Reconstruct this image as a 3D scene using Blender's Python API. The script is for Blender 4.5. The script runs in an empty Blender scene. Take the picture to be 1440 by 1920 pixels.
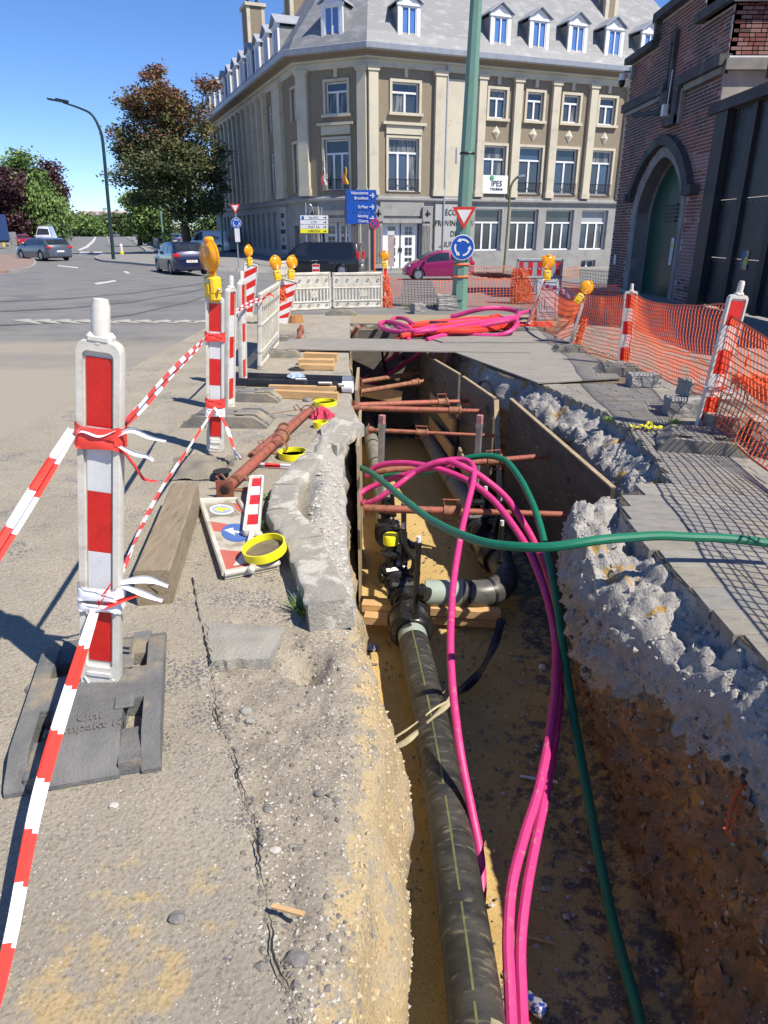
import bpy, bmesh, math, random
from mathutils import Vector, Matrix, noise
from mathutils.geometry import delaunay_2d_cdt
R = math.radians
rnd = random.Random(7)
sc = bpy.context.scene
COL = sc.collection
# ---------------------------------------------------------------- camera, sky, sun, exposure
CAMH, PITCH, FPX = 1.5, R(22.0), 1300.0
cd = bpy.data.cameras.new('camera'); cam = bpy.data.objects.new('camera', cd); COL.objects.link(cam)
cam.location = (0, 0, CAMH); cam.rotation_euler = (R(90)-PITCH, 0, 0)
cd.sensor_fit = 'VERTICAL'; cd.sensor_height = 24; cd.lens = FPX/1920*24
cd.clip_start = .05; cd.clip_end = 6000
sc.camera = cam
SUNV = Vector((.66, -.44, 1.0)).normalized()
w = bpy.data.worlds.new('World'); sc.world = w; w.use_nodes = True
nt = w.node_tree; bg = nt.nodes['Background']; sky = nt.nodes.new('ShaderNodeTexSky')
sky.sky_type = 'NISHITA'; sky.sun_disc = False
sky.sun_elevation = math.asin(SUNV.z); sky.sun_rotation = math.atan2(SUNV.x, SUNV.y)
sky.air_density = .75; sky.dust_density = 0.; sky.ozone_density = 1.; sky.altitude = 0
hs_ = nt.nodes.new('ShaderNodeHueSaturation'); hs_.inputs['Saturation'].default_value = 1.15; nt.links.new(sky.outputs[0], hs_.inputs['Color'])
ti_ = nt.nodes.new('ShaderNodeMix'); ti_.data_type = 'RGBA'; ti_.blend_type = 'MULTIPLY'; ti_.inputs[0].default_value = 1; ti_.inputs[7].default_value = (.62, .72, .93, 1); nt.links.new(hs_.outputs[0], ti_.inputs[6])
nt.links.new(ti_.outputs[2], bg.inputs[0]); bg.inputs[1].default_value = .125
sd = bpy.data.lights.new('sun', 'SUN'); so = bpy.data.objects.new('sun', sd); COL.objects.link(so)
sd.energy = 4.6; sd.angle = R(.5); sd.color = (1, .93, .82)
so.rotation_euler = SUNV.to_track_quat('Z', 'Y').to_euler()
sc.view_settings.view_transform = 'Standard'; sc.view_settings.look = 'None'
sc.view_settings.gamma = 1; sc.view_settings.exposure = .60; sc.view_settings.use_curve_mapping = False

# ---------------------------------------------------------------- geometry of the survey (pixel -> place)
_c, _s = math.cos(PITCH), math.sin(PITCH)
def ray(u, v):
    a = (u-720)/FPX; b = -(v-960)/FPX
    return Vector((a, _c+b*_s, -_s+b*_c))
def at(u, v, z=0.0):
    d = ray(u, v); t = (z-CAMH)/d.z
    return Vector((d.x*t, d.y*t, z))
def aty(u, v, y):
    d = ray(u, v); t = y/d.y
    return Vector((d.x*t, y, CAMH+d.z*t))
def sm(t):
    t = max(0, min(1, t)); return t*t*(3-2*t)
def g(x, y):
    return -sm((y-15)/30)*(.32+.72*sm((x+13)/11))
def G(u, v, dz=0.0):
    z = -.2
    for _ in range(25):
        p = at(u, v, z+dz); z = .5*z+.5*g(p.x, p.y)
    return Vector((p.x, p.y, g(p.x, p.y)+dz))
def lerp_tab(tab, y):
    if y <= tab[0][0]: return tab[0][1:]
    for a, b in zip(tab, tab[1:]):
        if y <= b[0]:
            t = (y-a[0])/(b[0]-a[0]); t = t*t*(3-2*t)*.5+t*.5
            return [p+(q-p)*t for p, q in zip(a[1:], b[1:])]
    return tab[-1][1:]
def fbm(x, y, z=0., o=4):
    return noise.fractal(Vector((x, y, z)), 1.0, 2.1, o)

# ---------------------------------------------------------------- materials
MATS = {}
def mat(name, col, col2=None, scale=4., rough=.8, metal=0., bump=0., bscale=60., detail=5., contrast=(.35, .65),
        third=None, tscale=30., tpos=(.6, .68), spec=None, coat=0., emit=None, attr=False, stretch=None, vor=None, alpha=None, trans=0.):
    if name in MATS: return MATS[name]
    m = bpy.data.materials.new(name); m.use_nodes = True; N = m.node_tree.nodes; Lk = m.node_tree.links
    b = N['Principled BSDF']; b.inputs['Roughness'].default_value = rough; b.inputs['Metallic'].default_value = metal
    if spec is not None: b.inputs['Specular IOR Level'].default_value = spec
    if coat: b.inputs['Coat Weight'].default_value = coat; b.inputs['Coat Roughness'].default_value = .05
    if trans: b.inputs['Transmission Weight'].default_value = trans
    tc = N.new('ShaderNodeTexCoord'); src = tc.outputs['Object']
    if stretch:
        mp = N.new('ShaderNodeMapping'); mp.inputs['Scale'].default_value = stretch; Lk.new(src, mp.inputs[0]); src = mp.outputs[0]
    def nz(sc_, det=detail, r=.6):
        n = N.new('ShaderNodeTexNoise'); n.inputs['Scale'].default_value = sc_; n.inputs['Detail'].default_value = det
        n.inputs['Roughness'].default_value = r; Lk.new(src, n.inputs['Vector']); return n.outputs['Fac']
    def rmp(f, p0, p1):
        mr = N.new('ShaderNodeMapRange'); mr.inputs[1].default_value = p0; mr.inputs[2].default_value = p1; Lk.new(f, mr.inputs[0]); return mr.outputs[0]
    def mix(f, a, b_):
        mx = N.new('ShaderNodeMix'); mx.data_type = 'RGBA'
        Lk.new(f, mx.inputs[0])
        for s_, v_ in ((mx.inputs[6], a), (mx.inputs[7], b_)):
            if isinstance(v_, tuple): s_.default_value = (*v_[:3], 1)
            else: Lk.new(v_, s_)
        return mx.outputs[2]
    if col2 is not None:
        o = mix(rmp(nz(scale), *contrast), col, col2)
    else:
        o = mix(rmp(nz(scale), .3, .7), tuple(c*.9 for c in col), tuple(min(1, c*1.08) for c in col))
    if third is not None: o = mix(rmp(nz(tscale, 3), *tpos), o, third)
    if vor:   # (scale, colour, threshold)
        v_ = N.new('ShaderNodeTexVoronoi'); v_.inputs['Scale'].default_value = vor[0]; Lk.new(src, v_.inputs['Vector'])
        o = mix(rmp(v_.outputs['Distance'], vor[2]+.06, vor[2]), o, vor[1])
    Lk.new(o, b.inputs['Base Color'])
    if bump:
        bp = N.new('ShaderNodeBump'); bp.inputs['Strength'].default_value = min(1, bump); bp.inputs['Distance'].default_value = .02 if bump <= 1 else .02*bump
        Lk.new(nz(bscale, 6, .7), bp.inputs['Height']); Lk.new(bp.outputs[0], b.inputs['Normal'])
    if emit: b.inputs['Emission Color'].default_value = (*emit, 1); b.inputs['Emission Strength'].default_value = 1
    MATS[name] = m
    return m

def zone_mat(name, base, zr, zg, zb, bump=.8):
    """ground material: painted-in zones (attribute 'zone' r,g,b) choose between kinds of soil; each kind = (c1,c2,scale,vorscale,vorcolour)"""
    m = bpy.data.materials.new(name); m.use_nodes = True; N = m.node_tree.nodes; Lk = m.node_tree.links
    b = N['Principled BSDF']; b.inputs['Roughness'].default_value = .95; b.inputs['Specular IOR Level'].default_value = .2
    tc = N.new('ShaderNodeTexCoord'); src = tc.outputs['Object']
    def nz(sc_, det=6., r=.65):
        n = N.new('ShaderNodeTexNoise'); n.inputs['Scale'].default_value = sc_; n.inputs['Detail'].default_value = det; n.inputs['Roughness'].default_value = r
        Lk.new(src, n.inputs['Vector']); return n.outputs['Fac']
    def rmp(f, p0, p1):
        mr = N.new('ShaderNodeMapRange'); mr.inputs[1].default_value = p0; mr.inputs[2].default_value = p1; Lk.new(f, mr.inputs[0]); return mr.outputs[0]
    def mix(f, a, b_):
        mx = N.new('ShaderNodeMix'); mx.data_type = 'RGBA'; Lk.new(f, mx.inputs[0])
        for s_, v_ in ((mx.inputs[6], a), (mx.inputs[7], b_)):
            if isinstance(v_, tuple): s_.default_value = (*v_[:3], 1)
            else: Lk.new(v_, s_)
        return mx.outputs[2]
    def kind(k):
        o = mix(rmp(nz(k[2]), .35, .65), k[0], k[1])
        o = mix(rmp(nz(90, 4), .52, .7), o, tuple(c*.62 for c in k[0]))
        if len(k) > 3:
            v_ = N.new('ShaderNodeTexVoronoi'); v_.inputs['Scale'].default_value = k[3]; Lk.new(src, v_.inputs['Vector'])
            ms = N.new('ShaderNodeMath'); ms.operation = 'ADD'; Lk.new(v_.outputs['Distance'], ms.inputs[0])
            Lk.new(rmp(nz(3.1, 3), .35, .75), ms.inputs[1])
            o = mix(rmp(ms.outputs[0], .52, .42), o, k[4])
            v2 = N.new('ShaderNodeTexVoronoi'); v2.inputs['Scale'].default_value = k[3]*1.7; Lk.new(src, v2.inputs['Vector'])
            sp = N.new('ShaderNodeSeparateColor'); Lk.new(v2.outputs['Color'], sp.inputs[0])
            m2 = N.new('ShaderNodeMath'); m2.operation = 'MULTIPLY'; Lk.new(rmp(v2.outputs['Distance'], .33, .22), m2.inputs[0]); Lk.new(rmp(sp.outputs[0], .86, .9), m2.inputs[1])
            o = mix(m2.outputs[0], o, (.62, .60, .55))
        return o
    at_ = N.new('ShaderNodeVertexColor'); at_.layer_name = 'zone'
    sep = N.new('ShaderNodeSeparateColor'); Lk.new(at_.outputs[0], sep.inputs[0])
    edge = rmp(nz(14, 5), .3, .7)
    def soft(i):
        ad = N.new('ShaderNodeMath'); ad.operation = 'ADD'; Lk.new(sep.outputs[i], ad.inputs[0]); Lk.new(edge, ad.inputs[1])
        return rmp(ad.outputs[0], .85, 1.15)
    o = kind(base)
    for i, k in enumerate((zr, zg, zb)): o = mix(soft(i), o, kind(k))
    Lk.new(o, b.inputs['Base Color'])
    bp = N.new('ShaderNodeBump'); bp.inputs['Strength'].default_value = bump; bp.inputs['Distance'].default_value = .012
    ad = N.new('ShaderNodeMath'); ad.operation = 'ADD'; Lk.new(nz(45, 8, .75), ad.inputs[0])
    vb = N.new('ShaderNodeTexVoronoi'); vb.inputs['Scale'].default_value = 70; Lk.new(src, vb.inputs['Vector'])
    mu = N.new('ShaderNodeMath'); mu.operation = 'MULTIPLY'; mu.inputs[1].default_value = -.35; Lk.new(vb.outputs['Distance'], mu.inputs[0]); Lk.new(mu.outputs[0], ad.inputs[1])
    Lk.new(ad.outputs[0], bp.inputs['Height']); Lk.new(bp.outputs[0], b.inputs['Normal'])
    MATS[name] = m; return m

# ---------------------------------------------------------------- mesh builder and object helpers
def rotz(a): return Matrix.Rotation(a, 4, 'Z')
def frame(loc, rz=0., rx=0., ry=0.):
    return Matrix.Translation(Vector(loc)) @ Matrix.Rotation(rz, 4, 'Z') @ Matrix.Rotation(rx, 4, 'X') @ Matrix.Rotation(ry, 4, 'Y')
def smooth_path(pts, n=6, closed=False):
    P = [Vector(p) for p in pts]
    if len(P) < 3: return P
    out = []
    L = len(P)
    for i in range(L-1):
        p0 = P[i-1] if i > 0 else P[0]*2-P[1]; p1 = P[i]; p2 = P[i+1]; p3 = P[i+2] if i+2 < L else P[-1]*2-P[-2]
        for k in range(n):
            t = k/n
            out.append(.5*((2*p1)+(-p0+p2)*t+(2*p0-5*p1+4*p2-p3)*t*t+(-p0+3*p1-3*p2+p3)*t*t*t))
    out.append(P[-1]); return out
class MB:
    def __init__(self, M=None): self.v = []; self.f = []; self.mi = []; self.M = M; self.cm = 0
    def add(self, vs, fs, M=None, mi=None):
        n = len(self.v); M = M if M is not None else self.M
        self.v += [(M @ Vector(p)) if M is not None else Vector(p) for p in vs]
        self.f += [tuple(i+n for i in f) for f in fs]; self.mi += [self.cm if mi is None else mi]*len(fs); return self
    def box(self, c, s, M=None, rz=0., rx=0., ry=0., bev=0.):
        x, y, z = s[0]/2, s[1]/2, s[2]/2
        T = frame(c, rz, rx, ry)
        if M is not None: T = M @ T
        elif self.M is not None: T = self.M @ T
        if bev > 0:
            b = min(bev, x*.9, y*.9, z*.9); vs = []; idx = {}
            for sx in (-1, 1):
                for sy in (-1, 1):
                    for sz in (-1, 1):
                        idx[(sx, sy, sz)] = len(vs)
                        vs += [(sx*x, sy*(y-b), sz*(z-b)), (sx*(x-b), sy*y, sz*(z-b)), (sx*(x-b), sy*(y-b), sz*z)]
            fs = []
            for ax in range(3):
                for sg in (-1, 1):
                    o = [a for a in range(3) if a != ax]; q = []
                    for a, b_ in ((-1, -1), (1, -1), (1, 1), (-1, 1)):
                        k = [0, 0, 0]; k[ax] = sg; k[o[0]] = a; k[o[1]] = b_; q.append(idx[tuple(k)]+ax)
                    fs.append(tuple(q) if (sg > 0) == (ax != 1) else tuple(reversed(q)))
            for ax in range(3):
                o = [a for a in range(3) if a != ax]
                for s1 in (-1, 1):
                    for s2 in (-1, 1):
                        k0 = [0, 0, 0]; k0[o[0]] = s1; k0[o[1]] = s2; k1 = list(k0); k0[ax] = -1; k1[ax] = 1
                        a, b_ = idx[tuple(k0)], idx[tuple(k1)]
                        fs.append((a+o[0], a+o[1], b_+o[1], b_+o[0]))
            for i in idx.values(): fs.append((i, i+1, i+2))
            return self.add(vs, fs, T)
        vs = [(-x, -y, -z), (x, -y, -z), (x, y, -z), (-x, y, -z), (-x, -y, z), (x, -y, z), (x, y, z), (-x, y, z)]
        return self.add(vs, [(0, 3, 2, 1), (4, 5, 6, 7), (0, 1, 5, 4), (1, 2, 6, 5), (2, 3, 7, 6), (3, 0, 4, 7)], T)
    def beam(self, a, b, wx, wz, M=None, up=(0, 0, 1)):
        a, b = Vector(a), Vector(b); d = b-a; L = d.length; d.normalize(); u = Vector(up)
        if abs(d.dot(u)) > .98: u = Vector((0, 1, 0))
        x = d.cross(u).normalized(); z = x.cross(d)
        T = Matrix((x, d, z)).transposed().to_4x4(); T.translation = (a+b)/2
        if M is not None: T = M @ T
        elif self.M is not None: T = self.M @ T
        k = self.M; self.M = None; self.box((0, 0, 0), (wx, L, wz), T); self.M = k; return self
    def tube(self, pts, r, n=8, caps=True, M=None, closed=False, squash=1.):
        P = [Vector(p) for p in pts]; m = len(P)
        if m < 2: return self
        rs = r if isinstance(r, (list, tuple)) else [r]*m
        T = []
        for i in range(m):
            a = P[i-1] if (i > 0 or closed) else P[i]; b = P[(i+1) % m] if (i < m-1 or closed) else P[i]
            d = (b-a); T.append(d.normalized() if d.length > 1e-9 else Vector((0, 0, 1)))
        u = Vector((0, 0, 1)) if abs(T[0].z) < .9 else Vector((1, 0, 0))
        u = (u-T[0]*u.dot(T[0])).normalized(); vs = []
        for i in range(m):
            if i: u = (u-T[i]*u.dot(T[i])).normalized()
            w_ = T[i].cross(u)
            for k in range(n):
                a = 2*math.pi*k/n+.3
                vs.append(P[i]+(u*math.cos(a)*squash+w_*math.sin(a))*rs[i])
        fs = []
        for i in range(m if closed else m-1):
            j = (i+1) % m
            for k in range(n): fs.append((i*n+k, i*n+(k+1) % n, j*n+(k+1) % n, j*n+k))
        if caps and not closed: fs += [tuple(reversed(range(n))), tuple(range((m-1)*n, m*n))]
        return self.add(vs, fs, M)
    def cyl(self, c, r, h, n=16, r2=None, M=None, axis='Z'):
        r2 = r if r2 is None else r2; vs = []
        for z, q in ((0, r), (h, r2)):
            for k in range(n):
                a = 2*math.pi*k/n; p = (q*math.cos(a), q*math.sin(a), z)
                if axis == 'X': p = (p[2], p[0], p[1])
                if axis == 'Y': p = (p[1], p[2], p[0])
                vs.append((p[0]+c[0], p[1]+c[1], p[2]+c[2]))
        fs = [(k, (k+1) % n, n+(k+1) % n, n+k) for k in range(n)]+[tuple(reversed(range(n))), tuple(range(n, 2*n))]
        return self.add(vs, fs, M)
    def lathe(self, prof, c=(0, 0, 0), n=16, M=None, closed=False, axis='Z', caps=True):
        vs = []
        for r, z in prof:
            for k in range(n):
                a = 2*math.pi*k/n; p = (r*math.cos(a), r*math.sin(a), z)
                if axis == 'Y': p = (p[0], p[2], p[1])
                if axis == 'X': p = (p[2], p[0], p[1])
                vs.append((p[0]+c[0], p[1]+c[1], p[2]+c[2]))
        fs = []; m = len(prof)
        for i in range(m if closed else m-1):
            j = (i+1) % m
            for k in range(n): fs.append((i*n+k, i*n+(k+1) % n, j*n+(k+1) % n, j*n+k))
        if not closed and caps:
            if prof[0][0] > 1e-6: fs.append(tuple(reversed(range(n))))
            if prof[-1][0] > 1e-6: fs.append(tuple(range((m-1)*n, m*n)))
        return self.add(vs, fs, M)
    def prism(self, poly, h, M=None, z0=0.):
        """closed 2-D outline (x,y) extruded z0..z0+h"""
        n = len(poly); vs = [(p[0], p[1], z0) for p in poly]+[(p[0], p[1], z0+h) for p in poly]
        return self.add(vs, [tuple(reversed(range(n))), tuple(range(n, 2*n))]+[(k, (k+1) % n, n+(k+1) % n, n+k) for k in range(n)], M)
    def quad(self, a, b, c, d, M=None, mi=None): return self.add([a, b, c, d], [(0, 1, 2, 3)], M, mi)
    def mesh(self, name, mats, off=None, smooth=False):
        me = bpy.data.meshes.new(name)
        vs = [(p-off) if off is not None else p for p in self.v]
        me.from_pydata([tuple(p) for p in vs], [], self.f)
        mats = mats if isinstance(mats, (list, tuple)) else [mats]
        for m in mats: me.materials.append(m)
        if len(mats) > 1: me.polygons.foreach_set('material_index', self.mi)
        me.validate(); 
        if smooth is True: me.shade_smooth()
        me.update()
        if smooth and smooth is not True: smooth_angle(me, smooth)
        return me
    def build(self, name, mats, parent=None, world=False, smooth=False, recalc=True):
        off = None; loc = None
        if parent is not None and world:
            off = parent.matrix_world_simple if hasattr(parent, 'matrix_world_simple') else wl(parent)
        if parent is None and self.v:
            xs = [p.x for p in self.v]; ys = [p.y for p in self.v]; zs = [p.z for p in self.v]
            off = Vector(((min(xs)+max(xs))/2, (min(ys)+max(ys))/2, min(zs))); loc = off
        me = self.mesh(name, mats, off, smooth)
        if recalc:
            bm = bmesh.new(); bm.from_mesh(me); bmesh.ops.recalc_face_normals(bm, faces=bm.faces); bm.to_mesh(me); bm.free()
        o = bpy.data.objects.new(name, me); COL.objects.link(o)
        if loc is not None: o.location = loc
        if parent is not None: o.parent = parent
        return o
def smooth_angle(me, ang):
    bm = bmesh.new(); bm.from_mesh(me); bmesh.ops.recalc_face_normals(bm, faces=bm.faces)
    for f in bm.faces: f.smooth = True
    for e in bm.edges:
        if len(e.link_faces) != 2 or e.calc_face_angle(0) > ang: e.smooth = False
    bm.to_mesh(me); bm.free()
SA = R(35)
def wl(o):
    p = Vector((0, 0, 0))
    while o is not None: p += o.location; o = o.parent
    return p
def thing(name, label, cat, loc=(0, 0, 0), rz=0., group=None, rx=0., ry=0.):
    o = bpy.data.objects.new(name, None); COL.objects.link(o); o.empty_display_size = .2
    o.location = loc; o.rotation_euler = (rx, ry, rz)
    return tag(o, label, cat, group)
def tag(o, label=None, cat=None, group=None, kind=None):
    if label: o['label'] = label
    if cat: o['category'] = cat
    if group: o['group'] = group
    if kind: o['kind'] = kind
    return o
def struct(o): o['kind'] = 'structure'; return o
def kids(o): return [c for c in bpy.data.objects if c.parent == o]
def copy_tree(o, parent=None):
    c = o.copy(); COL.objects.link(c)
    if parent is not None: c.parent = parent
    for k in kids(o): copy_tree(k, c)
    return c
def dup(o, label, loc, rz=None, rot=None):
    c = copy_tree(o); c.location = loc; c['label'] = label
    if rz is not None: c.rotation_euler = (0, 0, rz)
    if rot is not None: c.rotation_euler = rot
    return c
def text(name, s, size, material, parent, M, depth=.004, align='CENTER', sx=1., bold=0.):
    cu = bpy.data.curves.new(name, 'FONT'); cu.body = s; cu.size = size; cu.extrude = depth/2; cu.align_x = align; cu.align_y = 'CENTER'; cu.resolution_u = 2; cu.offset = bold
    to = bpy.data.objects.new(name, cu); COL.objects.link(to)
    me = bpy.data.meshes.new_from_object(to.evaluated_get(bpy.context.evaluated_depsgraph_get()))
    bpy.data.objects.remove(to); me.materials.clear(); me.materials.append(material)
    me.transform(M @ Matrix.Scale(sx, 4, (1, 0, 0)))
    o = bpy.data.objects.new(name, me); COL.objects.link(o); o.parent = parent; return o
XZ = Matrix.Rotation(R(90), 4, 'X')       # text/outline drawn in xy stood upright facing -Y

# common materials
M_white = mat('white_plastic', (.70, .68, .62), (.55, .52, .44), 9, .45, bump=.15, third=(.33, .28, .2), tscale=14, tpos=(.62, .8))
M_red = mat('red_reflective', (.62, .02, .015), (.50, .015, .012), 20, .35, vor=(160, (.70, .05, .04), .18))
M_refw = mat('white_reflective', (.72, .72, .73), (.6, .6, .6), 12, .35, vor=(150, (.52, .54, .56), .2))
M_rubber = mat('recycled_rubber', (.13, .13, .127), (.20, .195, .18), 7, .85, bump=.6, bscale=90, third=(.36, .29, .19), tscale=5, tpos=(.56, .72))
M_rubdust = mat('dusty_rubber', (.17, .165, .15), (.25, .235, .20), 5, .9, bump=.6, bscale=70, third=(.34, .29, .2), tscale=6, tpos=(.5, .7))
M_lamp = mat('amber_plastic', (.95, .42, .01), (.85, .33, .0), 14, .25, coat=.5)
M_lampbox = mat('yellow_plastic', (.90, .58, .02), (.8, .48, .02), 14, .4)
M_taper = mat('red_tape', (.80, .06, .045), None, 12, .4); M_tapew = mat('white_tape', (.80, .80, .84), None, 12, .4)
M_wood = mat('sawn_wood', (.62, .40, .19), (.50, .30, .13), 5, .7, stretch=(1, 1, 6), bump=.2, third=(.36, .18, .07), tscale=3, tpos=(.62, .75))
M_oldwood = mat('weathered_wood', (.30, .24, .155), (.22, .17, .11), 6, .85, stretch=(8, 1, 8), bump=.4, bscale=20, third=(.1, .07, .04), tscale=8, tpos=(.62, .75))
M_rust = mat('red_oxide_steel', (.40, .10, .07), (.30, .12, .07), 14, .6, metal=.15, bump=.3, third=(.16, .07, .03), tscale=18, tpos=(.52, .68))
M_rustd = mat('rusty_steel', (.22, .09, .05), (.36, .16, .08), 16, .75, bump=.3)
M_galv = mat('galvanised_steel', (.48, .50, .52), (.36, .37, .38), 20, .4, metal=.7)
M_blackpl = mat('black_plastic', (.012, .012, .013), (.02, .02, .021), 12, .33, third=(.10, .09, .07), tscale=9, tpos=(.6, .8))
M_pipe = mat('black_pipe', (.020, .020, .020), (.06, .056, .048), 5, .42, stretch=(1, 3.2, 1), third=(.19, .17, .125), tscale=11, tpos=(.56, .78), bump=.1, detail=9)
M_pipegrey = mat('dusty_grey_pipe', (.17, .165, .15), (.25, .24, .215), 5, .6, third=(.26, .24, .18), tscale=6, tpos=(.52, .7))
M_pipegreen = mat('grey_green_pipe', (.30, .36, .31), (.36, .41, .35), 6, .4)
M_pink = mat('magenta_conduit', (.60, .035, .20), (.52, .035, .175), 20, .48, third=(.42, .2, .2), tscale=24, tpos=(.60, .78), bump=.05); M_pinkd = mat('red_conduit', (.72, .035, .02), (.6, .04, .02), 8, .45)
M_green = mat('green_conduit', (.006, .165, .085), (.01, .14, .075), 20, .4)
M_orange = mat('orange_net', (.82, .14, .03), (.7, .12, .04), 8, .5)
M_ply = mat('weathered_plywood', (.11, .098, .082), (.16, .14, .115), 3, .85, stretch=(1, 1, 5), bump=.3, third=(.08, .07, .06), tscale=7, tpos=(.55, .7))
M_plyedge = mat('plywood_edge', (.42, .33, .2), (.3, .23, .14), 20, .85)
M_steelplate = mat('dusty_steel_plate', (.30, .275, .235), (.23, .215, .19), 3, .7, bump=.15, third=(.17, .14, .11), tscale=5, tpos=(.6, .75), stretch=(1, 3, 1))
M_conc = mat('grey_concrete', (.36, .345, .31), (.26, .25, .225), 8, .9, bump=.6, bscale=50, third=(.15, .14, .12), tscale=20, tpos=(.6, .72))
M_yellow = mat('yellow_ring_plastic', (.88, .80, .02), None, 10, .4)
M_dark = mat('dark_interior', (.02, .02, .02), None, 5, .8)
# ================================================================ the ground
M_asph = mat('asphalt', (.155, .153, .147), (.20, .196, .184), 1.2, .9, bump=.25, bscale=160, third=(.125, .125, .124), tscale=.7, tpos=(.55, .7))
HX0, HX1, HY0, HY1 = -3.0, 4.0, -1.0, 14.0
def axis(lo, hi, hole, coarse):
    a = [c_ for c_ in coarse if c_ < lo]; x = lo
    while x < hi+1e-6: a.append(x); x += 1.0
    return a+[c_ for c_ in coarse if c_ > hi]
big = [-3000, -1500, -700, -350, -180, -120, -90]+[-b for b in (-90, -120, -180, -350, -700, -1500, -3000)]
xs = axis(-70, 60, None, big); ys = axis(-10, 100, None, [-3000, -700, -150, -40]+[110, 130, 160, 220, 350, 700, 1500, 4000])
mb = MB(); nx = len(xs)
for y in ys:
    for x in xs: mb.v.append(Vector((x, y, g(x, y))))
for j in range(len(ys)-1):
    for i in range(nx-1):
        if xs[i] >= HX0-.01 and xs[i+1] <= HX1+.01 and ys[j] >= HY0-.01 and ys[j+1] <= HY1+.01: continue
        mb.f.append((j*nx+i, j*nx+i+1, (j+1)*nx+i+1, (j+1)*nx+i)); mb.mi.append(0)
def dusty_road():
    m = M_asph.copy(); m.name = 'dusty_asphalt'; N = m.node_tree.nodes; Lk = m.node_tree.links; b = N['Principled BSDF']
    old = b.inputs['Base Color'].links[0].from_socket; ge = N.new('ShaderNodeNewGeometry'); sp = N.new('ShaderNodeSeparateXYZ'); Lk.new(ge.outputs['Position'], sp.inputs[0])
    nz = N.new('ShaderNodeTexNoise'); nz.inputs['Scale'].default_value = .35; nz.inputs['Detail'].default_value = 8; nz.inputs['Roughness'].default_value = .65
    mp = N.new('ShaderNodeMapping'); mp.inputs['Scale'].default_value = (.45, 1.3, 1); Lk.new(ge.outputs['Position'], mp.inputs[0]); Lk.new(mp.outputs[0], nz.inputs['Vector'])
    m1 = N.new('ShaderNodeMath'); m1.operation = 'MULTIPLY_ADD'; m1.inputs[1].default_value = 16; m1.inputs[2].default_value = -8; Lk.new(nz.outputs['Fac'], m1.inputs[0])
    m2 = N.new('ShaderNodeMath'); m2.operation = 'ADD'; Lk.new(m1.outputs[0], m2.inputs[0]); Lk.new(sp.outputs['Y'], m2.inputs[1])
    mr = N.new('ShaderNodeMapRange'); mr.inputs[1].default_value = 12.5; mr.inputs[2].default_value = 7.5; Lk.new(m2.outputs[0], mr.inputs[0])
    mx = N.new('ShaderNodeMix'); mx.data_type = 'RGBA'; Lk.new(mr.outputs[0], mx.inputs[0]); Lk.new(old, mx.inputs[6]); mx.inputs[7].default_value = (.31, .275, .215, 1)
    Lk.new(mx.outputs[2], b.inputs['Base Color']); return m
struct(mb.build('road', dusty_road(), smooth=True))

def sheet(name, poly, material, h=.0, lift=.004, step=1.0, kerb=None, gf=g):
    """surface following the ground inside an outline; h>0 gives it a raised edge"""
    n = len(poly); pts = [Vector((p[0], p[1])) for p in poly]; ed = []; bpts = []
    for i in range(n):
        a, b = pts[i], pts[(i+1) % n]; k = max(1, int((b-a).length/step))
        for q in range(k): bpts.append(a+(b-a)*q/k)
    m = len(bpts); ed = [(i, (i+1) % m) for i in range(m)]
    x0, x1 = min(p.x for p in bpts), max(p.x for p in bpts); y0, y1 = min(p.y for p in bpts), max(p.y for p in bpts)
    def inside(q):
        c_ = False
        for i in range(m):
            a, b = bpts[i], bpts[(i+1) % m]
            if (a.y > q.y) != (b.y > q.y) and q.x < (b.x-a.x)*(q.y-a.y)/(b.y-a.y)+a.x: c_ = not c_
        return c_
    allp = list(bpts); st = max(step, (x1-x0)/60, (y1-y0)/60); x = x0+st/2
    while x < x1:
        y = y0+st/2
        while y < y1:
            q = Vector((x, y))
            if inside(q) and min((q-b).length for b in bpts) > st*.3: allp.append(q)
            y += st
        x += st
    r_ = delaunay_2d_cdt(allp, ed, [], 1, 1e-5); mb = MB()
    for p in r_[0]: mb.v.append(Vector((p.x, p.y, gf(p.x, p.y)+h+lift)))
    for f in r_[2]: mb.f.append(tuple(f)); mb.mi.append(0)
    if h > 0:
        base = len(mb.v)
        for p in bpts: mb.v += [Vector((p.x, p.y, gf(p.x, p.y)+h+lift)), Vector((p.x, p.y, gf(p.x, p.y)-.1))]
        for i in range(m):
            j = (i+1) % m; mb.f.append((base+2*i, base+2*j, base+2*j+1, base+2*i+1)); mb.mi.append(0)
    return struct(mb.build(name, material))
def kerbline(name, path, material, h=.13, wd=.14, L=1.0):
    """separate kerb stones along a path"""
    root = bpy.data.objects.new(name, None); COL.objects.link(root); root.location = (path[0][0], path[0][1], 0); struct(root)
    P = smooth_path([(p[0], p[1], 0) for p in path], 12); acc = [P[0]]; d = 0
    for a, b in zip(P, P[1:]):
        d += (b-a).length
        if d >= L: acc.append(b); d = 0
    for a, b in zip(acc, acc[1:]):
        q = (b-a).normalized()*.008
        m2 = MB(); m2.beam(Vector((a.x, a.y, g(a.x, a.y)+h/2-.05))+q, Vector((b.x, b.y, g(b.x, b.y)+h/2-.05))-q, wd, h+.12)
        m2.build('kerb_stone', material, root, world=True)
    return root
M_mark = mat('road_paint', (.62, .61, .58), (.45, .44, .42), 6, .8, third=(.2, .2, .19), tscale=9, tpos=(.6, .75))
M_wornmark = mat('worn_road_paint', (.44, .42, .36), (.33, .31, .27), 4, .9)
M_pave = mat('small_paving', (.27, .26, .24), (.21, .20, .185), 1.5, .9, bump=.4, bscale=14)
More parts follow.
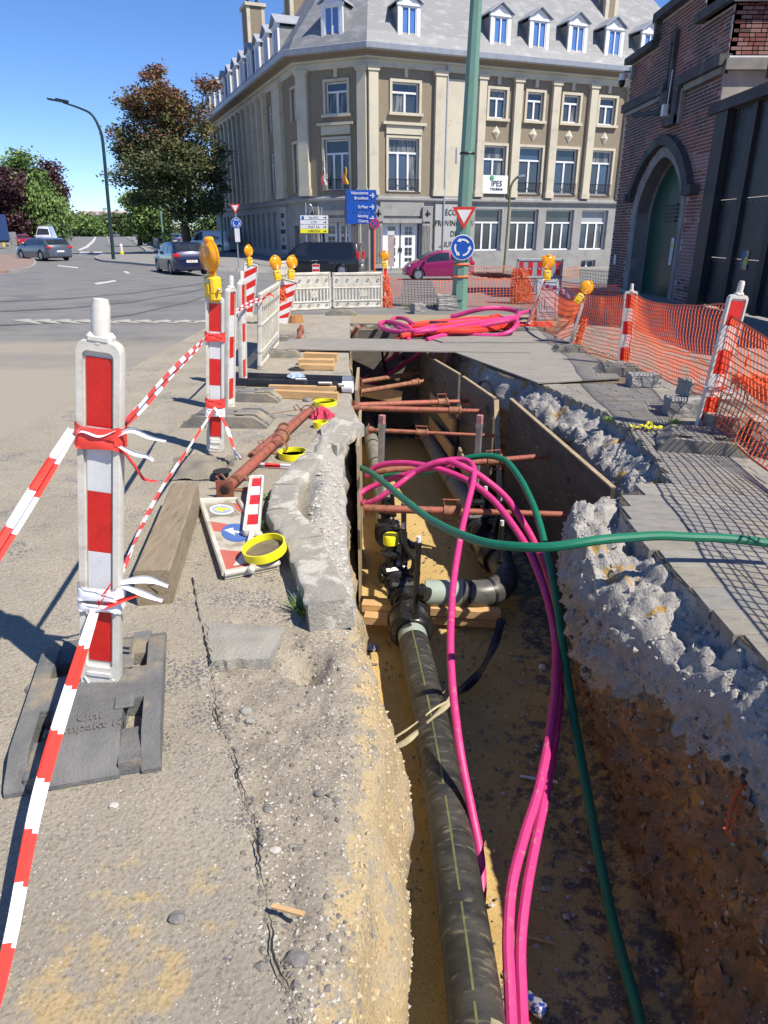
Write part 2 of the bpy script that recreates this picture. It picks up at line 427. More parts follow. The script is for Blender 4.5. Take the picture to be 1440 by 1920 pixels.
M_redpave = mat('red_brick_paving', (.29, .20, .16), (.24, .17, .14), 2, .9, bump=.4, bscale=14)
M_kerb = mat('kerb_granite', (.34, .33, .31), (.27, .26, .25), 6, .85)
def gp(u, v): p = G(u, v); return (p.x, p.y)
# traffic island left, splitter pavement, pavement along the building
isl = [gp(-40, 476), gp(0, 478), gp(40, 483), gp(62, 490), gp(66, 499), gp(50, 508), gp(10, 513), gp(-40, 516)]
sheet('roundabout_island', isl, M_redpave, .12, .0)
kerbline('island_kerb', isl[1:-1], M_kerb, .13)
spl = [gp(180, 484), gp(190, 490), gp(215, 493), gp(245, 495), gp(300, 500), gp(385, 505), gp(460, 510), gp(515, 511), gp(540, 500), gp(540, 478), gp(425, 470), gp(300, 455), gp(262, 446), gp(233, 443), gp(276, 473), gp(225, 476), gp(195, 478)]
sheet('splitter_pavement', spl, M_pave, .10, .0)
kerbline('pavement_kerb', [gp(195, 478), gp(180, 484), gp(190, 490), gp(215, 493), gp(245, 495), gp(300, 500), gp(385, 505), gp(460, 510), gp(515, 511)], M_kerb, .11)
kerbline('bridge_kerb', [gp(233, 443), gp(255, 455), gp(276, 473)], M_kerb, .12)
bp0 = (-1.03, 50.0); 
sheet('building_pavement', [(-12, 68), (-6.1, 51.2), (-1.6, 48.9), (22, 57.6), (24, 55), (-1.2, 45.6), (-8.2, 48.5), (-17, 72)], M_pave, .12, .0)
sheet('gatehouse_pavement', [(4.0, 8), (4.0, 14), (4.4, 17), (5.2, 24), (9, 24), (9, 8)], M_pave, .0, .004)
# road paint
def dash(name, quad, m=M_mark, lift=.006): 
    return sheet(name, [gp(*q) for q in quad], m, 0, lift, 1.5)
marks = [[(176, 531.5), (214, 525.5), (220, 527.5), (182, 534)], [(230, 509), (237, 508.6), (245, 513), (239, 513.5)], [(108, 497.5), (147, 501), (146, 503), (107, 499)],
         [(-20, 483), (22, 485), (20, 487), (-20, 485)], [(146, 468), (160, 462), (172, 452), (178, 444), (181, 444), (177, 453), (165, 464), (150, 470)],
         [(150, 472), (168, 472), (166, 477), (148, 477)], [(176, 472), (192, 472), (190, 477), (174, 477)]]
for q in marks: dash('road_marking', q)
for i in range(11):
    u0 = 20+i*37; dash('yield_triangle', [(u0, 601+.3*i), (u0+35, 598.5+.2*i), (u0+62, 609-.2*i)], M_wornmark, .008)
for i in range(6):
    v0 = 470-i*4.7; u0 = 210-i*1.8; dash('lane_dash', [(u0, v0), (u0+1.8, v0), (u0+1.6, v0-2), (u0, v0-2)])
M_skid = mat('tyre_marks', (.095, .094, .092), (.13, .128, .12), 2, .85, stretch=(1, 1, 1))
for name_, off, wd in (('tyre_mark', 0, 2.2), ('tyre_mark', 26, 2.6), ('tyre_mark', -18, 1.6)):
    c_ = [(0, 583+off), (130, 577+off), (250, 565+off*.9), (350, 548+off*.7), (420, 533+off*.5)]
    sheet(name_, [gp(u, v) for u, v in c_]+[gp(u, v+wd) for u, v in reversed(c_)], M_skid, 0, .007, 2.)
dash('stop_line', [(515, 511), (525, 511), (525, 509), (515, 509)])

# ---- left of the trench: dusty asphalt, soil strip, bank
CR = [(q.y, q.x) for q in (at(590, 2000), at(560, 1900), at(515, 1780), at(500, 1700), at(478, 1550), at(448, 1450), at(405, 1330), at(398, 1250))]
LIP = [(.3, -.10), (.95, -.075), (1.3, -.05), (1.9, -.03), (2.25, -.06), (2.6, -.12), (3.4, -.20), (4.9, -.30), (5.6, -.26), (6.0, -.25), (6.6, -.33), (9.9, -.49), (13, -.62)]
LFL = [(.3, .10), (1.2, .09), (2.9, .05), (3.8, -.05), (5, -.22), (7, -.30), (13, -.5)]
FZ = -1.4
ZM = zone_mat('dusty_ground', ((.315, .278, .215), (.385, .34, .262), 2.2, 85., (.15, .15, .15)), ((.28, .245, .19), (.38, .33, .25), 7., 60., (.17, .16, .145)),
              ((.50, .37, .185), (.42, .335, .21), 5., 75., (.3, .24, .15)), ((.44, .415, .36), (.33, .31, .28), 9., 70., (.2, .2, .19)))
def zl(x, y):
    """height and zone of the ground left of the trench"""
    cx = lerp_tab(CR, y)[0]; r_, g_, b_ = 0, 0, 0; z = 0.
    z += .006*fbm(x*.8, y*.8, 3)
    if y < 2.62:
        t = sm((x-cx)/.05)*sm((2.62-y)/.25); r_ = t
        rough = .020*fbm(x*6, y*6, 1, 6)+.010*abs(fbm(x*22, y*22, 8, 3))
        z += t*(-.035+rough)
        cr = math.exp(-((x-cx)/.018)**2); z -= .03*cr*sm((2.5-y)/.2)*max(0, min(1, .7+fbm(x*9, y*9)))
        g_ = max(0, .56*sm((fbm(x*2.3+4, y*2.3, 5, 4)+.16)*2.6)*sm((1.55-y)/.6)*sm((x+1.0)/.35)*(1-.7*t))
        # torn pit at the end of the kerb
        px, py = at(575, 1235).xy; d = math.hypot((x-px)/.10, (y-py)/.13)
        if d < 1: z -= .10*(1-d)*(1+.8*fbm(x*12, y*12, 2)); r_ = 1
    lp = lerp_tab(LIP, y)[0]
    if y < 2.6:
        e = sm((x-(lp-.13))/.13); g_ = max(g_, .62*e); z -= .05*e*e+.012*e*abs(fbm(x*8, y*8, 4))
    else:
        e = sm((x-(lp-.28))/.12)*(1-sm((y-5.3)/.8)); b_ = e; z += e*(.05+.035*fbm(x*7, y*7, 2, 5))-.10*sm((x-(lp-.13))/.13)*e
    if 5.3 < y: z += 0; b_ = max(b_, .35*sm((x+1.6)/.5))
    return z, (r_, g_, b_)
ys = []; y = .25
while y < HY1-.02:
    ys.append(y); y += .022 if y < 3.2 else (.05 if y < 7 else .12)
ys.append(HY1)
mb = MB(); cols = []; fine = []
xs0 = [-3+2*i/16 for i in range(16)]
ncol = None
for y in ys:
    lp = lerp_tab(LIP, y)[0]; lf = lerp_tab(LFL, y)[0]; row = []
    X = xs0+[-1+(lp+1)*i/64 for i in range(65)]
    for x in X:
        z, c_ = zl(x, y); row.append((x, y, z, c_))
    z0 = row[-1][2]; near = 1-sm((y-2.2)/.5)
    K = 34
    for k in range(1, K+1):
        t = k/K; z = z0+(FZ-.06-z0)*t
        # near: sand shoulder slopes out, then drops; farther: broken vertical face
        sh = .115*sm(min(1, -z/.40))*near
        x = lp+sh+(lf-lp-.115*near)*sm((t-.35)/.65)
        n1 = fbm(x*2.5+y*3.1, z*4, y*.7, 5)
        x += (.035+.02*(1-near))*n1-.03*abs(fbm(y*9, z*9, 2, 4))*(1-.5*near)
        yy = y+.012*fbm(y*7, z*11, 9, 3)
        zc_ = (0, .0, 0)
        if near > .5: zc_ = (.9 if z < -.45 else .2, .75 if z > -.5+.15*n1 else .25, 0)
        else: zc_ = (1 if z < -.28+.12*n1 else 0, .55 if z < -.5+.3*n1 else 0, 1 if z > -.28+.12*n1 else 0)
        row.append((x, yy, z, zc_))
    ncol = len(row)
    for q in row: mb.v.append(Vector(q[:3])); cols.append(q[3])
for j in range(len(ys)-1):
    for i in range(ncol-1): mb.f.append((j*ncol+i, j*ncol+i+1, (j+1)*ncol+i+1, (j+1)*ncol+i)); mb.mi.append(0)
def with_zone(o, cols):
    ca = o.data.color_attributes.new('zone', 'FLOAT_COLOR', 'POINT')
    ca.data.foreach_set('color', [q for c_ in cols for q in (*c_, 1.)]); return o
LEFTV = [(Vector(p), c_) for p, c_ in zip(mb.v, cols)]
struct(with_zone(mb.build('roadside_ground', ZM, smooth=True), cols))
m2 = MB(); q_ = []; y = .9; r2 = random.Random(9)
while y < 2.45: q_.append((lerp_tab(CR, y)[0]+.012*fbm(y*9, 1, 1, 4)+.004*r2.uniform(-1, 1), y)); y += .012
for i, (x, y) in enumerate(q_):
    w_ = max(.0005, .0028*(.35+fbm(y*7, 3, 3, 3)+.25*r2.random())); m2.v += [Vector((x-w_, y, max(zl(x-w_, y)[0], zl(x-.02, y)[0]*.5)+.003)), Vector((x+w_, y, max(zl(x+w_, y)[0], zl(x-.02, y)[0]*.5)+.003))]
for i in range(len(q_)-1): m2.f.append((2*i, 2*i+1, 2*i+3, 2*i+2)); m2.mi.append(0)
struct(m2.build('cut_edge', M_dark))
# strip joining the near ground to the road under the camera
m2 = MB(); m2.quad((-3, -1, 0), (4, -1, 0), (4, .25, 0), (-3, .25, 0)); struct(m2.build('roadside_strip', M_asph))

# ---- trench floor
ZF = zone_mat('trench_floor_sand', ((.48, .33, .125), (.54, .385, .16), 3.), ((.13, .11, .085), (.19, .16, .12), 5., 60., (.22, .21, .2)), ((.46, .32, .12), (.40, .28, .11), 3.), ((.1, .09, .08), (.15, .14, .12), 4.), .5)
mb = MB(); cols = []; ny = 0; NXF = 56
y = .0; yl = []
while y < 12.8: yl.append(y); y += .05 if y < 7 else .12
for y in yl:
    for i in range(NXF+1):
        x = -.75+2.7*i/NXF
        z = FZ+.02*fbm(x*2, y*2, 1, 4)+.008*fbm(x*14, y*14, 2, 3)
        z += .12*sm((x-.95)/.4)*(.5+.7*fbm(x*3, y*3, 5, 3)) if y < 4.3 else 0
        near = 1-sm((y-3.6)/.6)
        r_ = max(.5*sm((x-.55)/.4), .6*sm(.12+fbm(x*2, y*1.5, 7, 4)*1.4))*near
        dk = sm((y-9.9)/.6)  # past the lit sand, shade under the bridge plate is put into the floor colour
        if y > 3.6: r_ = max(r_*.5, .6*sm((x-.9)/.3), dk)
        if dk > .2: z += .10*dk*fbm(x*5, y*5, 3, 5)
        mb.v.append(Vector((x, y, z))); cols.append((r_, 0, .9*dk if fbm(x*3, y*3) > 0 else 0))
for j in range(len(yl)-1):
    for i in range(NXF): a = j*(NXF+1)+i; mb.f.append((a, a+1, a+NXF+2, a+NXF+1)); mb.mi.append(0)
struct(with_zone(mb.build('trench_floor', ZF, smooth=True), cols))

# ---- right bank: broken concrete shelf over brown soil
RB = [(0.2, 1.55, 1.50, -.30, 1.24), (1.4, 1.50, 1.44, -.33, 1.24), (2.2, 1.45, 1.30, -.26, 1.24), (2.6, 1.42, 1.20, -.25, 1.24), (2.9, 1.39, 1.10, -.22, 1.24), (3.3, 1.36, 1.06, -.16, 1.28), (3.7, 1.38, 1.10, -.10, 1.32),
      (4.0, 1.45, 1.18, -.06, 1.38), (4.25, 1.85, 1.60, -.20, 1.5), (4.9, 1.97, 1.70, -.30, 1.60), (6.0, 2.0, 1.70, -.28, 1.55), (6.8, 1.80, 1.54, -.28, 1.45), (7.5, 1.62, 1.40, -.28, 1.30), (7.9, 1.33, 1.22, -.3, 1.1),
      (8.6, 1.22, 1.12, -.26, 1.0), (9.9, 1.04, .98, -.22, .85), (13, .9, .85, -.15, .75)]
def redge(y): return lerp_tab(RB, y)[0]
ZB = zone_mat('bank_earth', ((.38, .235, .125), (.26, .165, .095), 6.), ((.46, .435, .39), (.34, .325, .30), 6., 55., (.26, .25, .24)), ((.48, .31, .10), (.40, .25, .09), 4.), ((.22, .175, .125), (.30, .225, .15), 5., 45., (.26, .25, .23)), 1.)
ys = []; y = .25
while y < 12.75: ys.append(y); y += .020 if y < 4.4 else (.035 if y < 7.6 else .1)
mb = MB(); cols = []
for y in ys:
    xr, xs_, zs, xf = lerp_tab(RB, y); row = []
    xr += .04*fbm(y*4, 1, 2, 3)+.02*fbm(y*17, 1, 2, 2)
    rough = .5+.5*sm((4.6-y)/1)
    for i in range(6):
        row.append((4.0+(xr-4.0)*i/5, y, -.008, (0, 0, 1)))
    for k in range(1, 31):                       # step down from the paving and across the broken shelf
        t = k/30; x = xr+(xs_-xr)*sm(t)
        z = -.008-.05*sm(t*12)+(zs+.06)*(t**1.7)
        vv = noise.voronoi(Vector((x*6, y*6, 2)))[0]; v3 = noise.voronoi(Vector((x*17, y*17, 5)))[0]; z += (.055*fbm(x*3.2, y*3.2, 4, 6)+.030*fbm(x*9, y*9, 7, 5)-.022*abs(fbm(x*20, y*20, 3, 3))-.10*max(0, .30-(vv[1]-vv[0]))+.02-.035*max(0, .3-(v3[1]-v3[0])))*sm(t*6)*(.7+rough*.6)*(1.1 if y > 4.2 else 1)
        yel = .62 if fbm(x*4+9, y*4, 2, 3) > .33 else 0
        row.append((x, y, min(z, -.008), (1, yel, 0)))
    z0 = row[-1][2]
    for k in range(1, 61):
        t = k/60; z = z0+(FZ-.1-z0)*t; x = row[35][0]+(xf-row[35][0])*sm(t*1.15)
        n1 = fbm(y*2.2, z*3.5, 6, 6); n2 = fbm(y*7, z*9, 1, 5); n3 = fbm(y*22, z*25, 4, 4)
        bulge = .045*math.sin(min(1, t*2.2)*math.pi)*(1-sm((y-4.2)/.4))*(.3+sm((y-2.3)/.6))
        n4 = noise.voronoi(Vector((y*7, z*8, 1)))[0]; cl = min(.5, n4[1]-n4[0]); x += .09*n1*sm(t*4)+.05*n2*sm(t*5)+.026*n3-bulge-.03*abs(n2)-.06*cl*sm(t*5)
        cz = -.42-.25*sm((y-2.5)/.6)*(1-sm((y-4.2)/.4))+.14*sm((y-4.3)/.4)+.18*n1
        c_ = (1, 0, 0) if z > cz else ((0, .55 if n2 > .25 else 0, 0) if fbm(y*3, z*3, 11, 3) < .28 else (0, 0, .9))
        row.append((x, y+.02*n3, z, c_))
    ncol = len(row)
    for q in row: mb.v.append(Vector(q[:3])); cols.append(q[3])
for j in range(len(ys)-1):
    for i in range(ncol-1): mb.f.append((j*ncol+i, j*ncol+i+1, (j+1)*ncol+i+1, (j+1)*ncol+i)); mb.mi.append(0)
BANKV = [(Vector(p), c_) for p, c_ in zip(mb.v, cols)]
struct(with_zone(mb.build('right_bank', ZB, smooth=True), cols))
# far end of the trench
mb = MB(); cols = []
for j in range(40):
    for i in range(50):
        x = -.8+2*i/49; z = .0+(FZ-.1)*j/39; n1 = fbm(x*4, z*4, 3, 5)
        mb.v.append(Vector((x, 12.6+.06*n1-.02*j/39, z))); cols.append((1 if z > -.2+.1*n1 else 0, 0, 0 if n1 > 0 else 1))
for j in range(39):
    for i in range(49): a = j*50+i; mb.f.append((a, a+1, a+51, a+50)); mb.mi.append(0)
struct(with_zone(mb.build('end_bank', ZB, smooth=True), cols))
mb = MB(); mb.quad((-.62, 12.6, .0), (4, 12.6, .0), (4, 14, .0), (-.62, 14, .0)); struct(mb.build('far_strip', mat('dry_sandy_soil', (.36, .27, .15), (.28, .24, .18), 3, .95, bump=.6)))
mb = MB(); mb.quad((1.9, -1, -.036), (4, -1, -.036), (4, .3, -.036), (1.9, .3, -.036)); struct(mb.build('bedding', M_conc))

# ---- paving stones on the right pavement, each one its own piece
pav = bpy.data.objects.new('pavement', None); COL.objects.link(pav); pav.location = (2.5, 4, 0); struct(pav)
slabm = [mat('slate_paver_%s' % n_, c1, c2, 5, .85, bump=.5, bscale=24, stretch=(1, 2.5, 1), third=tuple(q*.7 for q in c2), tscale=9, tpos=(.58, .7))
         for n_, c1, c2 in (('grey', (.27, .255, .225), (.21, .20, .18)), ('pale', (.31, .29, .245), (.25, .235, .205)), ('warm', (.29, .262, .21), (.23, .21, .172)))]
PS = ((.30, .20), (.20, .10))
pm = {}
for sz in (0, 1):
    for k in range(9):
        m_ = MB(); sx, sy = PS[sz][0]-.003, PS[sz][1]-.003
        r2 = random.Random(k+sz*20)
        px = [(-sx/2, -sy/2), (0, -sy/2), (sx/2, -sy/2), (sx/2, sy/2), (0, sy/2), (-sx/2, sy/2)]
        px = [(a+r2.uniform(-.004, .002), b+r2.uniform(-.004, .002)) for a, b in px]
        top = [(a*.992, b*.988, .0+r2.uniform(-.001, .001)) for a, b in px]; bot = [(a, b, -.004) for a, b in px]; bb = [(a, b, -.05) for a, b in px]
        m_.add(top+bot+bb, [(0, 1, 2, 3, 4, 5)]+[(i, i+6, (i+1) % 6+6, (i+1) % 6) for i in range(6)]+[(i+6, i+12, (i+1) % 6+12, (i+1) % 6+6) for i in range(6)])
        pm[(sz, k)] = m_.mesh('paving_stone', slabm[k % 3])
rest = MB(); j = 0; y = .5
spots = []
while y < 13.9:
    sz = 0 if y < 4.5 else 1; L_, B_ = PS[sz]
    x = redge(y)+L_*.5-.02+rnd.uniform(0, .05)
    while x < 3.9: spots.append((x, y, sz)); x += L_
    y += B_ if sz == (0 if y+B_ < 4.5 else 1) else .15; j += 1
spots = [s_ for s_ in spots if not (s_[1] > 7.3 and s_[0] < 2.9 and s_[1] < 10.6)]
spots.sort(key=lambda q: (q[0]**2*.3+q[1]**2)*(1 if q[0] < .62*q[1]+.45 else 4))
for i, (x, y, sz) in enumerate(spots):
    x += rnd.uniform(-.003, .003); rz = rnd.uniform(-.01, .01)
    if i < 290:
        o = bpy.data.objects.new('paving_stone', pm[(sz, rnd.randrange(9))]); COL.objects.link(o); o.parent = pav
        o.location = (x-2.5, y-4, rnd.uniform(-.0025, .002)); o.rotation_euler = (rnd.uniform(-.006, .006), rnd.uniform(-.006, .006), rz)
    else: rest.cm = rnd.randrange(3); rest.box((x, y, -.0255+rnd.uniform(-.002, .002)), (PS[sz][0]-.006, PS[sz][1]-.006, .05), rz=rz)
if rest.v: tag(rest.build('paving_stones', slabm, pav, world=True), kind='stuff')
# gravel loose on the ground, and weeds
def gravel(name, n, area, material, zf, smin=.003, smax=.012):
    m_ = MB(); k = 0
    while k < n:
        x, y = area(); z = zf(x, y)
        if z is None: k += 1; continue
        s = smin+(smax-smin)*rnd.random()**3; a = rnd.uniform(0, 6.3); q = [rnd.uniform(.6, 1.2) for _ in range(6)]
        ca, sa = math.cos(a)*s, math.sin(a)*s
        vs = [(ca*q[0], sa*q[0], 0), (-sa*q[1], ca*q[1], .1*s), (-ca*q[2], -sa*q[2], 0), (sa*q[3], -ca*q[3], 0), (0, 0, s*.6*q[4]), (0, 0, -s*.5)]
        m_.add([(p[0]+x, p[1]+y, p[2]+z+s*.15) for p in vs], [(0, 1, 4), (1, 2, 4), (2, 3, 4), (3, 0, 4), (1, 0, 5), (2, 1, 5), (3, 2, 5), (0, 3, 5)]); k += 1
    return tag(m_.build(name, material), kind='stuff')
def zon(x, y):
    if x > lerp_tab(LIP, y)[0]-.02: return None
    return zl(x, y)[0]
def soilarea():
    y = .7+rnd.random()**1.3*2.0; cx = lerp_tab(CR, y)[0]; lp = lerp_tab(LIP, y)[0]; return (rnd.uniform(cx-.03, lp), y)
M_stoned = mat('dark_stones', (.13, .125, .12), (.22, .2, .18), 30, .9); M_stonel = mat('pale_stones', (.5, .47, .42), (.38, .35, .3), 30, .9)
M_clodg = mat('grey_brown_stones', (.20, .18, .155), (.13, .12, .11), 30, .9)
gravel('dark_gravel', 900, soilarea, M_clodg, zon); gravel('pale_gravel', 1500, soilarea, M_stonel, zon, .002, .009)
gravel('crack_rubble', 380, lambda: (lambda y: (lerp_tab(CR, y)[0]+rnd.gauss(0, .02), y))(rnd.uniform(.7, 2.5)), M_clodg, zon, .003, .015)
gravel('road_grit', 1500, lambda: (rnd.uniform(-1.6, -.1), .9+rnd.random()*3.5), M_stonel, zon, .002, .006)
gravel('bank_rubble', 900, lambda: (rnd.uniform(-.42, -.12), rnd.uniform(2.6, 4.6)), M_stonel, zon, .006, .022)
gravel('trench_gravel', 1600, lambda: (rnd.uniform(-.1, 1.3), rnd.uniform(1.3, 7)), M_stoned, lambda x, y: FZ+.01, .004, .018)
gravel('trench_pebbles', 700, lambda: (rnd.uniform(.3, 1.3), rnd.uniform(1.3, 5)), M_stonel, lambda x, y: FZ+.015, .004, .02)
def bank_stones(name, n, material, test, smin, smax):
    m_ = MB(); V = [v for v, c_ in BANKV if test(v, c_)]
    for _ in range(n):
        p = V[rnd.randrange(len(V))]; s = smin+(smax-smin)*rnd.random()**2.5; q = [rnd.uniform(.5, 1.2) for _ in range(8)]; T = Matrix.Rotation(rnd.uniform(0, 6), 3, Vector((rnd.uniform(-1, 1), rnd.uniform(-1, 1), 1)).normalized())
        vs = [p+T @ (Vector(d)*s*k) for d, k in zip(((1, 0, 0), (-1, 0, 0), (0, 1, 0), (0, -1, 0), (0, 0, .8), (0, 0, -.8)), q)]
        m_.add(vs, [(0, 2, 4), (2, 1, 4), (1, 3, 4), (3, 0, 4), (2, 0, 5), (1, 2, 5), (3, 1, 5), (0, 3, 5)])
    return tag(m_.build(name, material), kind='stuff')
M_clod = mat('earth_clods', (.38, .24, .135), (.25, .165, .10), 20, .95, bump=.5)
_B = BANKV; BANKV = LEFTV
bank_stones('sand_crumbs', 2600, mat('sand_crumbs', (.52, .40, .22), (.42, .34, .22), 20, .95), lambda v, c_: c_[1] > .5 and v.x > -.3 and v.z < -.01 and v.y < 4, .003, .014)
bank_stones('sand_pebbles', 500, M_stonel, lambda v, c_: v.x > -.3 and v.z < -.03 and v.y < 3.2, .003, .011)
BANKV = _B
bank_stones('earth_clods', 2600, M_clod, lambda v, c_: c_[0] == 0 and v.z < -.4 and v.y < 4.3, .006, .035)
bank_stones('bank_stones', 500, M_stonel, lambda v, c_: c_[0] == 0 and v.z < -.35 and v.y < 4.3, .004, .016)
bank_stones('concrete_crumbs', 1800, mat('concrete_crumbs', (.42, .40, .365), (.30, .29, .27), 20, .95), lambda v, c_: c_[0] == 1 and v.z < -.03 and v.y < 7.5, .004, .024)
bank_stones('earth_crumbs', 500, mat('dark_clods', (.13, .10, .075), (.09, .075, .06), 20, .95), lambda v, c_: v.z < -.3 and v.y < 4.3, .006, .03)
def blades(m_, cx, cy, cz, n, r, h, lean=.6, wd=.004):
    for _ in range(n):
        a = rnd.uniform(0, 6.28); rr = r*rnd.random(); L = h*rnd.uniform(.5, 1.1); ln = lean*rnd.uniform(.4, 1.3)
        x, y = cx+rr*.4*math.cos(a), cy+rr*.4*math.sin(a); dx, dy = math.cos(a), math.sin(a); p = []
        for t in (0, .4, .75, 1):
            o_ = L*ln*t**1.6; z = L*(t-.35*ln*t*t); w_ = wd*(1-t*.85)
            p += [(x+dx*o_-dy*w_, y+dy*o_+dx*w_, cz+z), (x+dx*o_+dy*w_, y+dy*o_-dx*w_, cz+z)]
        m_.add(p, [(0, 1, 3, 2), (2, 3, 5, 4), (4, 5, 7, 6)])
M_grass = mat('grass_blades', (.10, .19, .03), (.20, .27, .07), 9, .6)
p = at(568, 1150, .0); m_ = MB(); blades(m_, p.x, p.y, -.02, 90, .05, .13, .8); tag(m_.build('grass_tuft', M_grass), 'bright green grass tuft growing beside the broken kerb end', 'grass')
for (u, v, n_, h_, lb) in ((505, 990, 45, .05, 'low dandelion weed between the yellow ring and the kerb'), (500, 935, 25, .03, 'small weed in the kerb joint above the white plate'), (1140, 790, 60, .05, 'low green weeds left of the yellow rag'), (1265, 795, 70, .06, 'weeds against the concrete blocks at the right beacon'),
                           (775, 580, 130, .16, 'tall weeds beside the grey block near the green post'), (820, 574, 90, .10, 'green weeds between the two block piles at the post'), (1310, 815, 40, .04, 'weeds at the foot of the right leaning beacon')):
    p = at(u, v, .0); m_ = MB(); blades(m_, p.x, p.y, 0, n_, .12 if v > 700 else .5, h_, .9, .006); tag(m_.build('weed', M_grass), lb, 'weed')
# ================================================================ school building on the corner
M_brickb = mat('buff_brick', (.27, .22, .155), (.21, .17, .12), 5, .9, bump=.3, bscale=30, third=(.33, .27, .19), tscale=26, tpos=(.55, .62), stretch=(1, 1, 3))
M_stone = mat('cream_stone', (.58, .52, .395), (.51, .46, .35), .7, .85, third=(.40, .36, .29), tscale=1.4, tpos=(.58, .8))
M_stoned2 = mat('grey_stone', (.33, .32, .30), (.27, .26, .245), .8, .85, third=(.20, .19, .18), tscale=2.2, tpos=(.55, .75))
M_slate = mat('roof_slate', (.17, .172, .175), (.23, .232, .235), 22, .55, bump=.5, bscale=26, stretch=(1, 1, 3), third=(.34, .345, .35), tscale=1.1, tpos=(.5, .8))
M_zinc = mat('zinc_gutter', (.42, .45, .50), (.34, .36, .40), 3, .5, metal=.3)
M_wpaint = mat('white_paint', (.75, .75, .76), None, 6, .45)
M_glass = mat('window_glass', (.025, .035, .045), (.05, .055, .06), .8, .06, spec=.9)
M_skyglass = mat('sky_reflection_glass', (.10, .22, .52), (.08, .17, .42), .6, .08, spec=.8)  # blue of the dormer panes is a sky reflection put into the colour
M_gl2 = mat('window_glass_bluish', (.05, .08, .13), (.03, .045, .07), .6, .06, spec=.9); M_gl3 = mat('window_glass_curtained', (.20, .20, .19), (.05, .06, .07), 1.1, .2, spec=.7, contrast=(.45, .55), stretch=(4, 4, .6))
def gpick(): return M_glass if rnd.random() < .5 else (M_gl2 if rnd.random() < .55 else M_gl3)
M_blind = mat('pale_blind', (.34, .35, .36), None, 3, .5, spec=.6)
M_iron = mat('black_iron', (.02, .02, .022), None, 5, .5)
C1 = Vector((-1.033, 50, 0)); DR = Vector((.934, .357, 0)).normalized(); DA = Vector((-.917, .399, 0)).normalized(); C0 = C1+DA*5.04; DL = Vector((-.383, .924, 0)).normalized()
def fmat(P, D, flip=False):
    """facade space: x along, -y outwards, z up"""
    n = Vector((-D.y, D.x, 0));
    M = Matrix((D, n, Vector((0, 0, 1)))).transposed().to_4x4(); M.translation = P; return M
C2 = C0+DL*33.5
FR = fmat(C1, DR); FA = fmat(C0, -DA); FL = fmat(C2, -DL); LA, LL, LR = 5.04, 33.5, 27.
GZ = -1.35
bld = thing('school_building', 'long buff brick school with cream stone pilasters and dormered slate roof on the street corner', 'building', C1)
def facade(F, L, z0, z1, holes, material, parent, name='wall', depth=.3):
    """wall with real openings (x0,x1,z0,z1) and reveals"""
    xs = sorted({0, L, *[h[0] for h in holes], *[h[1] for h in holes]}); zs = sorted({z0, z1, *[max(z0, h[2]) for h in holes], *[min(z1, h[3]) for h in holes]})
    m_ = MB(F)
    for a, b in zip(xs, xs[1:]):
        for c_, d in zip(zs, zs[1:]):
            if any(h[0]-1e-6 <= a and b <= h[1]+1e-6 and h[2]-1e-6 <= c_ and d <= h[3]+1e-6 for h in holes): continue
            m_.quad((a, 0, c_), (b, 0, c_), (b, 0, d), (a, 0, d))
    for h in holes:
        a, b, c_, d = h[0], h[1], max(z0, h[2]), min(z1, h[3])
        if c_ >= d: continue
        for q in (((a, 0, c_), (a, depth, c_), (a, depth, d), (a, 0, d)), ((b, 0, c_), (b, depth, c_), (b, depth, d), (b, 0, d)), ((a, 0, d), (a, depth, d), (b, depth, d), (b, 0, d)), ((a, 0, c_), (a, depth, c_), (b, depth, c_), (b, 0, c_))): m_.quad(*q)
    return m_.build(name, material, parent, world=True, recalc=False)
def window(F, x0, x1, z0, z1, parent, lights=2, transom=.30, glass=None, dep=.2, name='window', frame=.09, casing=None, blind=False):
    """frame with panes behind; panes are sub-parts"""
    m_ = MB(F); W = x1-x0; Ht = z1-z0; y = dep
    m_.box((x0+frame/2, y, (z0+z1)/2), (frame, .1, Ht)); m_.box((x1-frame/2, y, (z0+z1)/2), (frame, .1, Ht))
    m_.box(((x0+x1)/2, y, z0+frame/2), (W-2*frame, .1, frame)); m_.box(((x0+x1)/2, y, z1-frame/2), (W-2*frame, .1, frame))
    zt = z1-Ht*transom if transom else z1
    if transom: m_.box(((x0+x1)/2, y-.01, zt), (W-2*frame, .1, .11))
    for k in range(1, lights): m_.box((x0+W*k/lights, y-.005, (z0+zt)/2), (.13, .1, zt-z0))
    if transom and transom > .26 and lights == 2: pass
    f = m_.build(name, M_wpaint, parent, world=True)
    cells = [(x0+W*k/lights, x0+W*(k+1)/lights, z0, zt) for k in range(lights)]+([(x0, x1, zt, z1)] if transom else [])
    for k, c_ in enumerate(cells):
        p_ = MB(F); p_.box(((c_[0]+c_[1])/2, y+.03, (c_[2]+c_[3])/2), (c_[1]-c_[0]-.04, .02, c_[3]-c_[2]-.04)); p_.build('pane', M_blind if (blind and k == len(cells)-1) else (glass or gpick()), f, world=True)
    if casing:
        c_ = MB(F); t = .16; o = -.05
        c_.box((x0-t/2, o+.02, (z0+z1)/2), (t, .12, Ht)); c_.box((x1+t/2, o+.02, (z0+z1)/2), (t, .12, Ht)); c_.box(((x0+x1)/2, o+.02, z1+t/2), (W+2*t, .13, t))
        c_.build('surround', casing, parent, world=True)
    return f
def part(name, material, F, boxes, parent=None, smooth=False):
    m_ = MB(F)
    for c_, s_ in boxes: m_.box(c_, s_)
    return m_.build(name, material, parent or bld, world=True)
Z1, Z2, ZT = 3.35, 3.75, 11.2     # top of ground storey, foot of pilasters, underside of cornice
